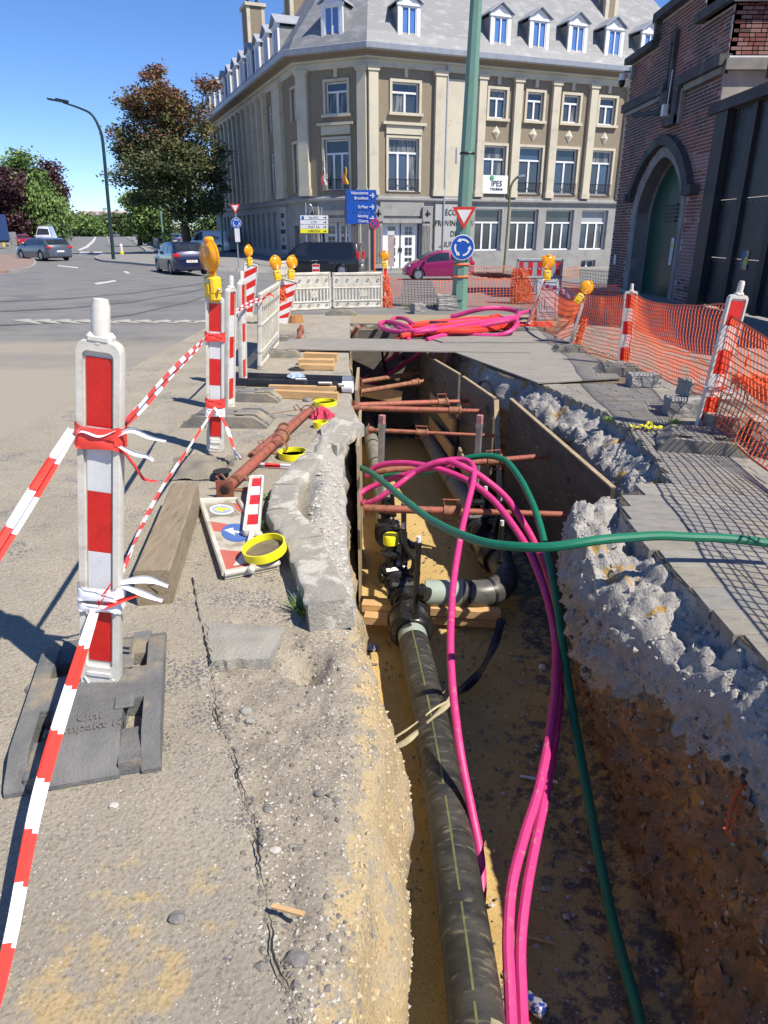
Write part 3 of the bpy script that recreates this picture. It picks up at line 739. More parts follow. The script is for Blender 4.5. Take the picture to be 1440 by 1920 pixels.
# ---- right wing and right of the chamfer
xw = [(8.6, 9.9), (11.5, 12.8), (14.4, 15.75), (17.4, 18.8), (20.9, 22.2), (23.9, 25.2)]
holesU = [(1.64, 3.51, 8.44, 10.27), (1.4, 3.56, 4.0, 7.14)]+[(a, b, 8.6, 10.28) for a, b in xw]+[(a-.35 if i else a-.35, b+.2, 4.02, 6.96) for i, (a, b) in enumerate(xw)]
facade(FR, LR, Z2-.1, ZT, holesU, M_brickb, bld)
gwin = [(7.95, 10.1), (10.8, 13.1), (13.75, 16.15), (16.85, 19.2), (19.9, 22.2), (23, 25.2)]
holesG = [(.95, 3.75, -.8, 2.1)]+[(a, b, .25, 3.0) for a, b in gwin]+[(12.2, 13.5, -1.1, -.5), (17.2, 18.5, -1.1, -.5)]
facade(FR, LR, GZ, Z1, holesG, M_stoned2, bld, 'ground_storey_wall', .4)
facade(FA, LA, Z2-.1, ZT, [(5.04-2.95, 5.04-1.4, 8.5, 10.31), (5.04-3.14, 5.04-1.34, 4.05, 7.07)], M_brickb, bld)
facade(FA, LA, GZ, Z1, [(5.04-3.6, 5.04-1.2, -.8, 2.15)], M_stoned2, bld, 'ground_storey_wall', .4)
# left wing
lw = [33.5-1.0]; k_ = 7.5; bays = []
while k_ < 32: bays.append(k_); k_ += 1.9
hl = [(32.2, 33.2, 8.4, 10.2), (32.2, 33.2, 4.05, 7.0)]+[(33.5-b-.55, 33.5-b+.5, zz0, zz1) for b in bays for zz0, zz1 in ((8.4, 10.2), (4.3, 7.0))]
facade(FL, LL, Z2-.1, ZT, hl, M_brickb, bld)
hg = [(33.5-b-.6, 33.5-b+.5, .2, 2.9) for b in bays]+[(31.4, 32.6, -1., 1.9)]
facade(FL, LL, GZ, Z1, hg, M_stoned2, bld, 'ground_storey_wall', .4)
for h in hl[2:]: window(FL, *h, bld, 1, .3)
for h in hl[:2]: window(FL, *h, bld, 2, .3, casing=M_stone)
for h in hg[:-1]: window(FL, *h, bld, 1, .3, dep=.3)
# windows right
window(FR, *holesU[0], bld, 2, .3, casing=M_stone); window(FR, *holesU[1], bld, 3, .27, casing=M_stone)
window(FA, *(5.04-2.95, 5.04-1.4, 8.5, 10.31), bld, 2, .3, casing=M_stone); window(FA, *(5.04-3.14, 5.04-1.34, 4.05, 7.07), bld, 3, .27, casing=M_stone)
for i, (a, b) in enumerate(xw):
    window(FR, a, b, 8.6, 10.28, bld, 2, .3, casing=M_stone); window(FR, a-.35, b+.2, 4.02, 6.96, bld, 2, .28, casing=M_stone)
for i, (a, b) in enumerate(gwin): window(FR, a, b, .25, 3.0, bld, 3, .32, dep=.32, blind=(i == 3))
for a in (12.2, 17.2): window(FR, a, a+1.3, -1.1, -.5, bld, 2, 0, dep=.3)
# balcony railings
def railing(F, x0, x1, z0):
    m_ = MB(F); m_.box(((x0+x1)/2, -.1, z0+.75), (x1-x0, .04, .04)); m_.box(((x0+x1)/2, -.1, z0+.08), (x1-x0, .04, .03)); n_ = int((x1-x0)/.14)
    for k in range(n_+1): m_.box((x0+(x1-x0)*k/n_, -.1, z0+.41), (.022, .022, .64))
    m_.build('balcony_railing', M_iron, bld, world=True)
for i, (a, b) in enumerate(xw): railing(FR, a-.4, b+.25, 3.98)
railing(FR, 1.4, 3.56, 3.98); railing(FA, 1.9, 3.7, 3.98)
# keystones, ledges, sills, diamonds
for (a, b) in [(1.64, 3.51)]+xw:
    c_ = (a+b)/2; part('keystone', M_stone, FR, [((c_, -.06, 10.8), (.24, .14, .5))]); part('sill', M_stone, FR, [((c_, -.1, 8.5), (b-a+.5, .24, .16))])
c_ = 5.04-2.17; part('keystone', M_stone, FA, [((c_, -.06, 10.8), (.24, .14, .5))]); part('sill', M_stone, FA, [((c_, -.1, 8.42), (2.1, .24, .16))])
for F_, c_, W_ in ((FR, 2.48, 3.0), (FA, 2.8, 2.6)):
    part('window_hood', M_stone, F_, [((c_, -.10, 7.95), (W_, .34, .16)), ((c_, -.05, 7.6), (W_-.5, .2, .5))])
for (a, b) in xw:
    m_ = MB(FR); c_ = (a+b)/2
    m_.add([(c_-.32, -.03, 7.75), (c_, -.03, 7.33), (c_+.32, -.03, 7.75), (c_, -.03, 8.17), (c_, -.17, 7.75)], [(0, 1, 4), (1, 2, 4), (2, 3, 4), (3, 0, 4)]); m_.build('diamond_ornament', M_stone, bld, world=True)
# pilasters
def pil(F, x, w_, z0=Z2, z1=10.75, d=.28):
    m_ = MB(F); m_.box((x, -d/2, (z0+z1)/2), (w_, d, z1-z0)); m_.box((x, -d/2-.02, z1+.08), (w_+.16, d+.08, .16)); m_.box((x, -d/2-.03, z1+.22), (w_+.26, d+.12, .14)); m_.box((x, -d/2-.015, z0+.2), (w_+.1, d+.05, .4))
    m_.build('pilaster', M_stone, bld, world=True)
for x in (10.72, 13.7, 16.78, 19.98, 22.9, 26.2): pil(FR, x, .58)
pil(FR, .32, .62); pil(FA, 5.04-.32, .62); pil(FA, .42, .75); pil(FR, 4.95, .72); pil(FR, 8.0, .55)
part('stone_panel', M_stone, FR, [((6.5, -.06, 7.2), (2.5, .12, 6.9))])
pil(FL, 33.5-4.6, 2.1)
for b in bays: pil(FL, 33.5-b-.95, .42, d=.35)
# bands and cornice
def chain(prof, name, material, o0=0.):
    """moulding of section prof [(out,z)] running round all the facades"""
    pts = [(C2, -DL), (C0, None), (C1, None), (C1+DR*LR, DR)]
    nl = Vector((-DL.y, DL.x, 0)); nl = nl if nl.x < 0 else -nl; na = Vector((DA.y, -DA.x, 0)); na = na if na.y < 0 else -na; nr = Vector((DR.y, -DR.x, 0)); nr = nr if nr.y < 0 else -nr
    def mit(a, b): s_ = (a+b); return s_/(s_.dot(a))
    N_ = [nl, mit(nl, na), mit(na, nr), nr]; P_ = [C2, C0, C1, C1+DR*LR]; m_ = MB(); k = len(prof)
    for P0, n_ in zip(P_, N_):
        for o_, z in prof: m_.v.append(P0+n_*o_+Vector((0, 0, z)))
    for i in range(3):
        for j in range(k): m_.f.append((i*k+j, i*k+(j+1) % k, (i+1)*k+(j+1) % k, (i+1)*k+j)); m_.mi.append(0)
    m_.f += [tuple(range(k)), tuple(range(3*k, 4*k))]; m_.mi += [0, 0]
    return m_.build(name, material, bld, world=True)
chain([(-.2, Z1), (.12, Z1), (.22, Z1+.12), (.22, Z1+.25), (.10, Z1+.3), (.10, Z2), (-.2, Z2)], 'string_course', M_stoned2)
chain([(-.2, 11.0), (.12, 11.0), (.12, 11.35), (.3, 11.42), (.34, 11.5), (-.2, 11.5)], 'frieze', M_stone)
chain([(-.2, 11.5), (.30, 11.5), (.34, 11.62), (.75, 11.72), (.8, 11.74), (-.2, 11.74)], 'cornice', M_brickb)
chain([(-.2, 11.74), (.82, 11.74), (.95, 11.8), (1.0, 12.08), (.9, 12.12), (-.2, 12.12)], 'gutter', M_zinc)
chain([(-.1, GZ), (.12, GZ), (.12, .1), (.06, .16), (-.1, .16)], 'plinth', M_stoned2) if False else None
# roof: steep slated slopes over the cornice
def roof():
    nl = Vector((DL.y*-1, DL.x, 0)); nl = nl if nl.x < 0 else -nl; na = Vector((DA.y, -DA.x, 0)); na = na if na.y < 0 else -na; nr = Vector((DR.y, -DR.x, 0)); nr = nr if nr.y < 0 else -nr
    def mit(a, b): s_ = (a+b); return s_/(s_.dot(a))
    N_ = [nl, mit(nl, na), mit(na, nr), nr]; P_ = [C2, C0, C1, C1+DR*LR]; lev = [(.55, 12.1), (.1, 12.9), (-4.6, 19.0), (-5.6, 19.3)]
    m_ = MB()
    for P0, n_ in zip(P_, N_):
        for o_, z in lev: m_.v.append(P0+n_*o_+Vector((0, 0, z))-(DR*max(0, (-o_))*1.0 if P0 is P_[3] else Vector((0, 0, 0))))
    for i in range(3):
        for j in range(3): m_.f.append((i*4+j, i*4+j+1, (i+1)*4+j+1, (i+1)*4+j)); m_.mi.append(0)
    # closing gable at the far ends
    b0 = P_[3]+N_[3]*-11; m_.v += [b0+Vector((0, 0, 12.1)), b0+Vector((0, 0, 19.3))]; n0 = len(m_.v)-2
    m_.f.append((12, 13, 14, 15, n0+1, n0)); m_.mi.append(0)
    b1 = P_[0]+N_[0]*-11; m_.v += [b1+Vector((0, 0, 12.1)), b1+Vector((0, 0, 19.3))]
    m_.f.append((0, 1, 2, 3, n0+3, n0+2)); m_.mi.append(0)
    m_.f.append((3, 7, 11, 15, n0+1, n0+3)); m_.mi.append(0)
    return m_.build('roof', M_slate, bld, world=True)
roof()
for P0, sgn, D_ in ((C1+DR*LR, 1, DR), (C2, 1, DL)):
    nb = Vector((DR.y, -DR.x, 0)) if D_ is DR else Vector((-DL.y, DL.x, 0)); nb = -nb if (D_ is DR and nb.y < 0) or (D_ is DL and nb.x < 0) else nb
    m_ = MB(); e = P0+nb*11; m_.quad(P0+Vector((0, 0, GZ)), e+Vector((0, 0, GZ)), e+Vector((0, 0, 12.1)), P0+Vector((0, 0, 12.1))); m_.build('end_wall', M_brickb, bld, world=True)
def dormer(F, x, z0=12.55, W=1.0, Hh=1.75):
    d = MB(F); y0 = -.05
    d.box((x, 1.0+y0, z0+Hh/2), (W+.5, 2.0, Hh)); b = d.build('dormer', M_slate, bld, world=True)
    f = MB(F); 
    f.box((x-W/2-.13, y0-.06, z0+Hh/2), (.24, .14, Hh)); f.box((x+W/2+.13, y0-.06, z0+Hh/2), (.24, .14, Hh)); f.box((x, y0-.08, z0+Hh+.06), (W+.62, .2, .14)); f.box((x, y0-.08, z0-.05), (W+.7, .24, .12))
    f.add([(x-W/2-.3, y0-.08, z0+Hh+.13), (x+W/2+.3, y0-.08, z0+Hh+.13), (x, y0-.08, z0+Hh+.68), (x-W/2-.3, y0+.1, z0+Hh+.13), (x+W/2+.3, y0+.1, z0+Hh+.13), (x, y0+.1, z0+Hh+.68)], [(0, 1, 2), (3, 5, 4), (0, 3, 4, 1), (1, 4, 5, 2), (2, 5, 3, 0)])
    for s_ in (-1, 1): f.box((x+s_*.26, y0-.03, z0+Hh/2), (.34, .04, Hh-.2)) if False else None
    f.box((x, y0-.06, z0+Hh/2), (.09, .1, Hh)); f.box((x-W/2+.03, y0-.05, z0+Hh/2), (.08, .1, Hh)); f.box((x+W/2-.03, y0-.05, z0+Hh/2), (.08, .1, Hh)); f.box((x, y0-.05, z0+.05), (W, .1, .1)); f.box((x, y0-.05, z0+Hh-.05), (W, .1, .1))
    f.build('window_frame', M_zinc if False else M_wpaint, b, world=False) if False else f.build('window_frame', M_wpaint, b, world=True)
    for s_ in (-1, 1):
        p_ = MB(F); p_.box((x+s_*W/4, y0-.02, z0+Hh/2), (W/2-.1, .03, Hh-.2)); p_.build('pane', M_skyglass, b, world=True)
    r_ = MB(F); zt = z0+Hh+.12; e = W/2+.42
    for s_ in (-1, 1):
        r_.add([(x, y0-.3, zt+.62), (x+s_*e, y0-.3, zt), (x+s_*e, 3.2, zt), (x, 3.2, zt+.62), (x, y0-.3, zt+.70), (x+s_*e, y0-.3, zt+.08), (x+s_*e, 3.2, zt+.08), (x, 3.2, zt+.70)], [(0, 1, 2, 3), (4, 7, 6, 5), (0, 4, 5, 1), (1, 5, 6, 2)])
    r_.build('dormer_roof', M_zinc, b, world=True)
for x in (2.7, 9.1, 12.0, 15.0, 18.0, 21.0, 24.0): dormer(FR, x)
dormer(FA, 5.04-2.3)
for k in range(11): dormer(FL, 33.5-4.2-k*2.75)
# chimneys
def chimney(P, w_, d_, z0, z1, rz, pots=2):
    m_ = MB(frame(P, rz)); m_.box((0, 0, (z0+z1)/2), (w_, d_, z1-z0)); c_ = m_.build('chimney', M_brickb, bld, world=True)
    m_ = MB(frame(P, rz)); m_.box((0, 0, z1+.12), (w_+.3, d_+.3, .24))
    for sx in (-1, 1):
        for sy in (-1, 1): m_.box((sx*(w_/2-.12), sy*(d_/2-.12), (z0+z1)/2), (.28, .28, z1-z0-.02))
    m_.build('stone_trim', M_stone, c_, world=True)
    for k in range(pots):
        p_ = MB(frame(P, rz)); p_.cyl((-w_/4+k*w_/2, 0, z1+.24), .13, .45, 10); p_.build('chimney_pot', M_iron, c_, world=True)
aL = math.atan2(DL.x*-1, DL.y)
def onl(t, o, ): return C0+DL*t+Vector((DL.y, -DL.x, 0))*o
chimney(onl(20.0, 2.2), 1.5, 2.0, 11, 19.2, aL); chimney(onl(8.5, 3.0), 2.0, 1.6, 11, 21.5, aL, 1); chimney(C1+DR*19.0+Vector((-DR.y, DR.x, 0))*2.4, 1.0, 1.0, 12, 22, .36)
# doors
def door(F, x0, x1, z0, z1):
    m_ = MB(F); c_ = (x0+x1)/2
    d = MB(F); d.box((c_, .28, (z0+z1)/2), (x1-x0, .1, z1-z0)); dd = d.build('double_door', M_wpaint, bld, world=True)
    for s_ in (-1, 1):
        cx = c_+s_*(x1-x0)/4*.96
        for r_ in range(4):
            for q in (-1, 1):
                for h_ in (0, 1):
                    zz = z1-.35-r_*.66-h_*.26
                    if zz < z0+.35: continue
                    p_ = MB(F); p_.box((cx+q*.14, .215, zz), (.22, .04, .22)); p_.build('pane', M_glass, dd, world=True)
    h = MB(F); h.box((c_, .2, (z0+z1)/2), (.05, .05, z1-z0-.05)); h.box((c_-.1, .18, z0+1.15), (.04, .06, .3)); h.box((c_+.1, .18, z0+1.15), (.04, .06, .3)); h.build('handle', M_iron, dd, world=True)
    part('door_lintel', M_stoned2, F, [((c_, -.12, z1+.14), (x1-x0+.8, .3, .28)), ((c_, -.06, z1+.95), (x1-x0+.6, .14, 1.0))])
    part('step', M_stoned2, F, [((c_, -.35, z0-.12), (x1-x0+.5, .75, .24)), ((c_, -.62, z0-.36), (x1-x0+1.1, 1.3, .24))])
    for s_ in (-1, 1):
        xx = c_+s_*((x1-x0)/2+.5); m2 = MB(F); m2.box((xx, -.12, (z0+z1)/2), (.62, .24, z1-z0))
        for k in range(5): m2.box((xx-.22+k*.11, -.26, (z0+z1)/2+.1), (.05, .05, z1-z0-.5))
        m2.box((xx, -.15, z1+.55), (.7, .36, .9)); m2.build('door_pilaster', M_stoned2, bld, world=True)
        # lily ornament
        m3 = MB(F); zc = z1+.6
        m3.lathe([(0, zc-.25), (.07, zc-.05), (.05, zc+.12), (0, zc+.28)], (xx, -.36, 0), 8); m3.tube([(xx-.03, -.36, zc-.1), (xx-.15, -.36, zc+.03), (xx-.17, -.36, zc-.06)], .03, 6); m3.tube([(xx+.03, -.36, zc-.1), (xx+.15, -.36, zc+.03), (xx+.17, -.36, zc-.06)], .03, 6); m3.build('lily_ornament', M_iron, bld, world=True)
door(FR, 1.1, 3.65, -.8, 2.05); door(FA, 5.04-3.45, 5.04-1.35, -.8, 2.1)
part('stone_panel', mat('pale_stone_panel', (.40, .39, .37), (.34, .335, .315), .8, .8), FR, [((6.1, -.08, 1.6), (2.6, .16, 3.3))])
part('stone_panel', MATS['pale_stone_panel'], FL, [((33.5-4.6, -.08, 1.6), (1.9, .16, 3.2))])
def btext(s, F, x, z, size, mat_=None, y=-.175, sx=1.): text('lettering', s, size, mat_ or M_iron, bld, Matrix.Translation(-C1) @ F @ Matrix.Translation((x, y, z)) @ XZ, .03, sx=sx)
for i, s_ in enumerate(('.ÉCOLES', 'PROVINCIALES', 'DE', '„NURSING“')): btext(s_, FR, 6.25, 2.72-i*.68, .52, sx=.85)
for i, s_ in enumerate(('ÉCOLE', 'de la', 'PROVINCE', 'DE', 'HAINAUT')): btext(s_, FL, 33.5-4.6, 2.6-i*.55, .42, sx=.7)
# IPES panel in the first window
part('sign_board', M_wpaint, FR, [((9.3, -.17, 4.55), (1.95, .05, 1.15))])
btext('IPES', FR, 9.4, 4.6, .5, M_iron, -.21); btext('TOURNAI', FR, 9.4, 4.25, .22, M_iron, -.21)
m_ = MB(FR); m_.lathe([(0, -.02), (.17, 0), (0, .02)], (9.0, -.21, 4.95), 10, axis='Y'); m_.build('sign_emblem', mat('sign_green', (.05, .3, .15)), bld, world=True)
# flags at the chamfer window
for (x, c_, z, lb, c2) in ((1.95, (.55, .05, .06), 5.6, 'red and white flag furled on a pole at the corner window', (.6, .6, .6)), (3.55, (.7, .5, .02), 5.6, 'furled black yellow red flag at the corner window, right of the other flag', (.5, .02, .02))):
    b = FA @ Vector((x, -.15, 4.2)); t_ = thing('flag', lb, 'flag', b)
    m_ = MB(); m_.tube([(0, 0, 0), (-.1, -.3, 1.6)], .025, 6); m_.build('flag_pole', M_iron, t_)
    m_ = MB(); 
    for k in range(9):
        z = 1.25-k*.13; w_ = .03+.020*k
        for q, dx in enumerate((-w_, -w_*.3, w_*.3, w_)): m_.v.append(Vector((-.08+dx+.05*math.sin(k), -.25+.05*(q % 2)+k*.02, z)))
    for k in range(8):
        for q in range(3): m_.f.append((k*4+q, k*4+q+1, k*4+q+5, k*4+q+4)); m_.mi.append(0 if q < 1 else 1)
    m_.build('flag_cloth', [mat('flag_red', (.5, .03, .03)), mat('flag_'+('gold' if x > 3 else 'pale'), c_ if x > 3 else c2)], t_)
# drain pipe
m_ = MB(FR); m_.tube([(5.42, -.2, 11.5), (5.42, -.2, -1)], .07, 8); m_.build('downpipe', M_zinc, bld, world=True)
# dark room behind the glass
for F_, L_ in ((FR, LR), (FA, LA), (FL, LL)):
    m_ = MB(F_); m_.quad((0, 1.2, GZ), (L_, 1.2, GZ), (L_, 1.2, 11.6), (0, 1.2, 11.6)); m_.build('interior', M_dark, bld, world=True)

# ================================================================ brick gatehouse on the right
M_brick = [mat('red_brick', (.25, .085, .065), (.17, .065, .055), 3, .9, bump=.3), mat('dark_brick', (.11, .06, .05), (.075, .05, .045), 3, .9, bump=.3), mat('pinkish_brick', (.30, .17, .15), (.24, .13, .115), 4, .9, bump=.3)]
M_mortar = mat('old_mortar', (.46, .40, .375), (.34, .30, .28), 2, .95, bump=.4)
M_bluestone = mat('sooty_bluestone', (.085, .083, .085), (.05, .05, .052), 3, .85, bump=.2, third=(.17, .165, .16), tscale=2.4, tpos=(.55, .75))
M_limes = mat('weathered_limestone', (.30, .28, .26), (.20, .19, .18), 3, .85, bump=.2)
M_gate = mat('black_gate_steel', (.025, .027, .032), (.04, .042, .05), 1.2, .35, metal=.2, third=(.07, .07, .08), tscale=2, tpos=(.5, .8))
M_gdoor = mat('dark_green_paint', (.008, .055, .04), (.012, .075, .05), 1.5, .3)
XW = 6.8
gh = thing('brick_gatehouse', 'dark red brick gatehouse with pointed arch doorway and stepped stone copings on the right', 'building', (XW, 18, 0))
WF = Matrix(((0, 1, 0, XW), (-1, 0, 0, 22.2), (0, 0, 1, 0), (0, 0, 0, 1)))   # x: towards the camera from the far corner, y: into the wall
# opening of the pointed doorway: between y=19.6 and y=17.1 ; springing 2.05, apex 3.25
OX0, OX1, OZ = 1.95, 4.92, 1.95
def arch(x0, x1, zs, o=0., n=11, rise=1.24):
    """outline of a low pointed arch"""
    W = x1-x0; c_ = (x0+x1)/2; pts = []
    for k in range(2*n+1):
        u = -math.cos(math.pi*k/(2*n)); u = math.copysign(abs(u)**.8, u); pts.append((c_+u*W/2, zs+rise*max(0, 1-abs(u)**1.6)**.62))
    return pts
A0 = arch(OX0, OX1, OZ)
def top_at(x): return 5.75 if x < 2.0 else (6.28 if x < 4.6 else 5.6)
# wall slab built of columns so that the doorway stays open
def arch_z(x):
    if x <= OX0 or x >= OX1: return None
    for p, q in zip(A0, A0[1:]):
        if p[0] <= x <= q[0]: return p[1]+(q[1]-p[1])*(x-p[0])/max(1e-6, q[0]-p[0])
m_ = MB(WF); st = sorted({0, 2.0, 4.6, 5.4, 6.1, *[round(p[0], 3) for p in A0]})
for a, b in zip(st, st[1:]):
    mid = (a+b)/2; za, zb = arch_z(a+1e-4), arch_z(b-1e-4)
    if za is None or zb is None: za = zb = -.3
    t_ = top_at(mid); m_.quad((a, 0, za), (b, 0, zb), (b, 0, t_), (a, 0, t_)); m_.quad((a, 0, t_), (b, 0, t_), (b, .5, t_), (a, .5, t_))
for p, q in zip(A0, A0[1:]): m_.quad((p[0], 0, p[1]), (q[0], 0, q[1]), (q[0], .5, q[1]), (p[0], .5, p[1]))
m_.quad((OX0, 0, -.3), (OX0, .5, -.3), (OX0, .5, OZ), (OX0, 0, OZ)); m_.quad((OX1, 0, -.3), (OX1, .5, -.3), (OX1, .5, OZ), (OX1, 0, OZ))
m_.quad((0, 0, -.4), (0, 6, -.4), (0, 6, 5.75), (0, 0, 5.75)); m_.quad((2.0, 0, 5.75), (2.0, 3, 5.75), (2.0, 3, 6.28), (2.0, 0, 6.28)); m_.quad((4.6, 0, 5.0), (4.6, 3, 5.0), (4.6, 3, 6.28), (4.6, 0, 6.28)); m_.quad((6.1, 0, -.3), (6.1, 3, -.3), (6.1, 3, 5.6), (6.1, 0, 5.6))
wall = m_.build('wall', M_mortar, gh, world=True)
# bricks proud of the mortar
def surround(x, z):
    a = arch_z2(x); return a is not None and z < a
A2 = arch(OX0-.38, OX1+.2, OZ, .0, rise=1.46)
def arch_z2(x):
    if x <= OX0-.4 or x >= OX1+.22: return None
    for p, q in zip(A2, A2[1:]):
        if p[0] <= x <= q[0]: return p[1]+(q[1]-p[1])*(x-p[0])/max(1e-6, q[0]-p[0])
    return 2.
bmesh_b = []
for k in range(3):
    for wd in (.2, .095):
        q = MB(); q.box((0, 0, 0), (wd, .02, .056)); bmesh_b.append(q.mesh('brick', M_brick[k]))
bl = []; row = 0; z = .04
while z < 6.25:
    x = .02+(0 if row % 2 else .1)
    hd = row % 2 == 0
    while x < 6.0:
        w_ = .095 if (hd and int(x*7) % 2) or rnd.random() < .2 else .2
        cx = x+w_/2
        if z < top_at(cx)-.05 and not surround(cx-w_/2, z-.03) and not surround(cx+w_/2, z-.03) and x+w_ < 6.12:
            dk = fbm(cx*.6, z*.6, 3, 3)+(.25 if z > 3.9 else -.15)+rnd.uniform(-.3, .3); pk = fbm(cx*.5+9, z*.9, 8, 3)+(.22 if (cx > 4.5 and z < 3.0) else -.2)
            bl.append((cx, z, w_, 1 if dk > .22 else (2 if pk > .12+rnd.uniform(-.2, .2) else 0)))
        x += w_+.014
    z += .074; row += 1
bl.sort(key=lambda q: -q[0]+abs(q[1]-3.2)*.25)
rest = MB(WF)
for i, (cx, z, w_, k) in enumerate(bl):
    if i < 150:
        o = bpy.data.objects.new('brick', bmesh_b[k*2+(0 if w_ > .15 else 1)]); COL.objects.link(o); o.parent = gh
        o.matrix_basis = Matrix.Translation(-Vector(gh.location)) @ WF @ Matrix.Translation((cx, .007+rnd.uniform(-.002, .002), z))
    else: rest.cm = k; rest.box((cx, .007+rnd.uniform(-.002, .002), z), (w_, .02, .058))
tag(rest.build('bricks', M_brick, gh, world=True), kind='stuff')
# stone trims
part('coping', M_bluestone, WF, [((.96, .1, 5.82), (2.1, .6, .15))], gh); part('coping', M_bluestone, WF, [((3.25, .1, 6.36), (2.75, .6, .17))], gh); part('coping', M_bluestone, WF, [((5.4, .1, 5.68), (1.56, .62, .17))], gh)
part('coping', M_bluestone, WF, [((1.97, .1, 6.08), (.12, .5, .4))], gh)
part('string_course', M_bluestone, WF, [((1.52, -.05, 4.68), (3.1, .22, .20)), ((3.95, -.054, 4.3), (.26, .22, .95)), ((3.72, -.058, 3.9), (.72, .22, .18)), ((5.12, -.062, 4.66), (2.1, .24, .20))], gh)
part('drip_moulding', M_limes, WF, [((5.15, -.02, 4.49), (1.9, .14, .12)), ((1.4, -.02, 4.52), (2.7, .14, .10)), ((4.14, -.02, 4.15), (.12, .14, .7))], gh)
part('slit_window', M_bluestone, WF, [((3.06, -.03, 5.05), (.10, .14, 1.1)), ((3.28, -.03, 5.05), (.10, .14, 1.1)), ((3.17, -.035, 5.7), (.32, .13, .22)), ((3.17, .0, 5.05), (.12, .04, 1.1)), ((3.17, -.046, 4.43), (.5, .2, .3))], gh)
t_ = thing('wall_spotlight', 'black spotlight arm with a small white box fixed under the gatehouse slit window', 'lamp', WF @ Vector((3.5, -.1, 4.2))); m_ = MB(WF); m_.beam((3.5, -.1, 4.15), (2.4, -.55, 4.2), .12, .10); m_.build('arm', M_iron, t_, world=True); m_ = MB(WF); m_.box((3.55, -.2, 4.15), (.14, .12, .24)); m_.build('white_box', M_wpaint, t_, world=True); m_ = MB(WF); m_.tube([(3.62, -.18, 4.1), (3.66, -.18, 4.95)], .015, 6); m_.build('conduit', M_galv, t_, world=True)
def ring(F, A, B, y0, y1, material, name, parent, n0=None):
    m_ = MB(F); n_ = len(A)
    for (a, b) in zip(A, B): m_.v += [F @ Vector((a[0], y0, a[1])), F @ Vector((b[0], y0, b[1])), F @ Vector((a[0], y1, a[1])), F @ Vector((b[0], y1, b[1]))]
    for i in range(n_-1):
        o = i*4; m_.f += [(o, o+1, o+5, o+4), (o+2, o+6, o+7, o+3), (o+1, o+3, o+7, o+5), (o, o+4, o+6, o+2)]; m_.mi += [0]*4
    m_.f += [(0, 2, 3, 1), (n_*4-4, n_*4-3, n_*4-1, n_*4-2)]; m_.mi += [0, 0]
    return m_.build(name, material, parent, world=True)
A1 = arch(OX0-.38, OX1+.2, OZ, rise=1.46)
ring(WF, [(OX0+.02, 0)]+A0+[(OX1-.02, 0)], [(OX0-.38, 0)]+A1+[(OX1+.2, 0)], -.03, .3, M_limes, 'doorway_surround', gh)
A3 = arch(OX0-.42, OX1+.25, OZ+.3, rise=1.2); A4 = arch(OX0-.66, OX1+.55, OZ+.3, rise=1.42)
ring(WF, A3, A4, -.16, .05, M_bluestone, 'hood_moulding', gh)
part('label_stop', M_bluestone, WF, [((OX1+.58, -.1, OZ+.40), (.5, .22, .2))], gh); part('label_stop', M_bluestone, WF, [((OX0-.6, -.1, OZ+.40), (.2, .22, .2))], gh)
m_ = MB(WF); m_.add([(p[0], .36, p[1]) for p in [(OX0, -.3)]+A0+[(OX1, -.3)]], [tuple(range(len(A0)+2))]); dr = m_.build('door', M_gdoor, gh, world=True)
m_ = MB(WF)
for q in range(5): m_.box((3.4, .345, 1.75+q*.09), (.75, .03, .05)); m_.box((4.5, .345, 1.75+q*.09), (.55, .03, .05))
m_.build('louvre', M_iron, dr, world=True)
m_ = MB(WF); m_.box((4.0, .33, .6), (1.4, .05, 1.6)); m_.box((4.0, .31, .8), (1.2, .03, 1.0)); m_.box((4.0, .33, 1.44), (1.5, .06, .06)); wk = m_.build('wicket_door', M_gdoor, dr, world=True)
for k in range(5): m2 = MB(WF); m2.box((4.0, .32, -.02+k*.05), (1.0, .03, .025)); m2.build('slat', M_iron, dr, world=True)
nsn = thing('warning_notice', 'white notice with yellow warning triangle stuck on the dark green arched door', 'notice', WF @ Vector((3.95, .28, 1.05)))
m_ = MB(WF); m_.box((3.95, .285, 1.05), (.17, .012, .62)); m_.build('paper', M_wpaint, nsn, world=True)
m_ = MB(WF); m_.add([(3.88, .277, 1.13), (4.02, .277, 1.13), (3.95, .277, 1.3)], [(0, 1, 2)]); m_.build('yellow_triangle', M_yellow, nsn, world=True)
m_ = MB(WF)
for k in range(7): m_.box((3.95, .277, 1.08-k*.045), (.12, .004, .012))
m_.box((3.95, .272, 1.19), (.02, .004, .06)); tag(m_.build('print', M_iron, nsn, world=True), kind='stuff')
# turret with lit bricks facing the camera
TY = 16.1
part('turret_wall', M_mortar, Matrix.Identity(4), [((8.3, TY+.6, 5.2), (2.98, 1.2, 1.0)), ((9.4, TY+1.4, 3.3), (3.9, 1.1, 5.9)), ((7.5, TY+1.3, 4.2), (1.3, .8, .8))], gh)
part('turret_sill', M_limes, Matrix.Identity(4), [((7.5, TY+.35, 4.58), (1.5, .95, .2))], gh); part('turret_coping', M_bluestone, Matrix.Identity(4), [((8.3, TY+.5, 5.68), (3.2, 1.3, .17))], gh)
part('lead_flashing', mat('bright_lead', (.7, .7, .72)), Matrix.Identity(4), [((7.5, TY+.3, 4.70), (1.4, .8, .03))], gh)
part('turret_upper', M_brick[2], Matrix.Identity(4), [((9.0, 18.2, 6.0), (4.36, 1.2, 1.4))], gh)
tb = MB(); row = 0; z = 4.78; bi = 0
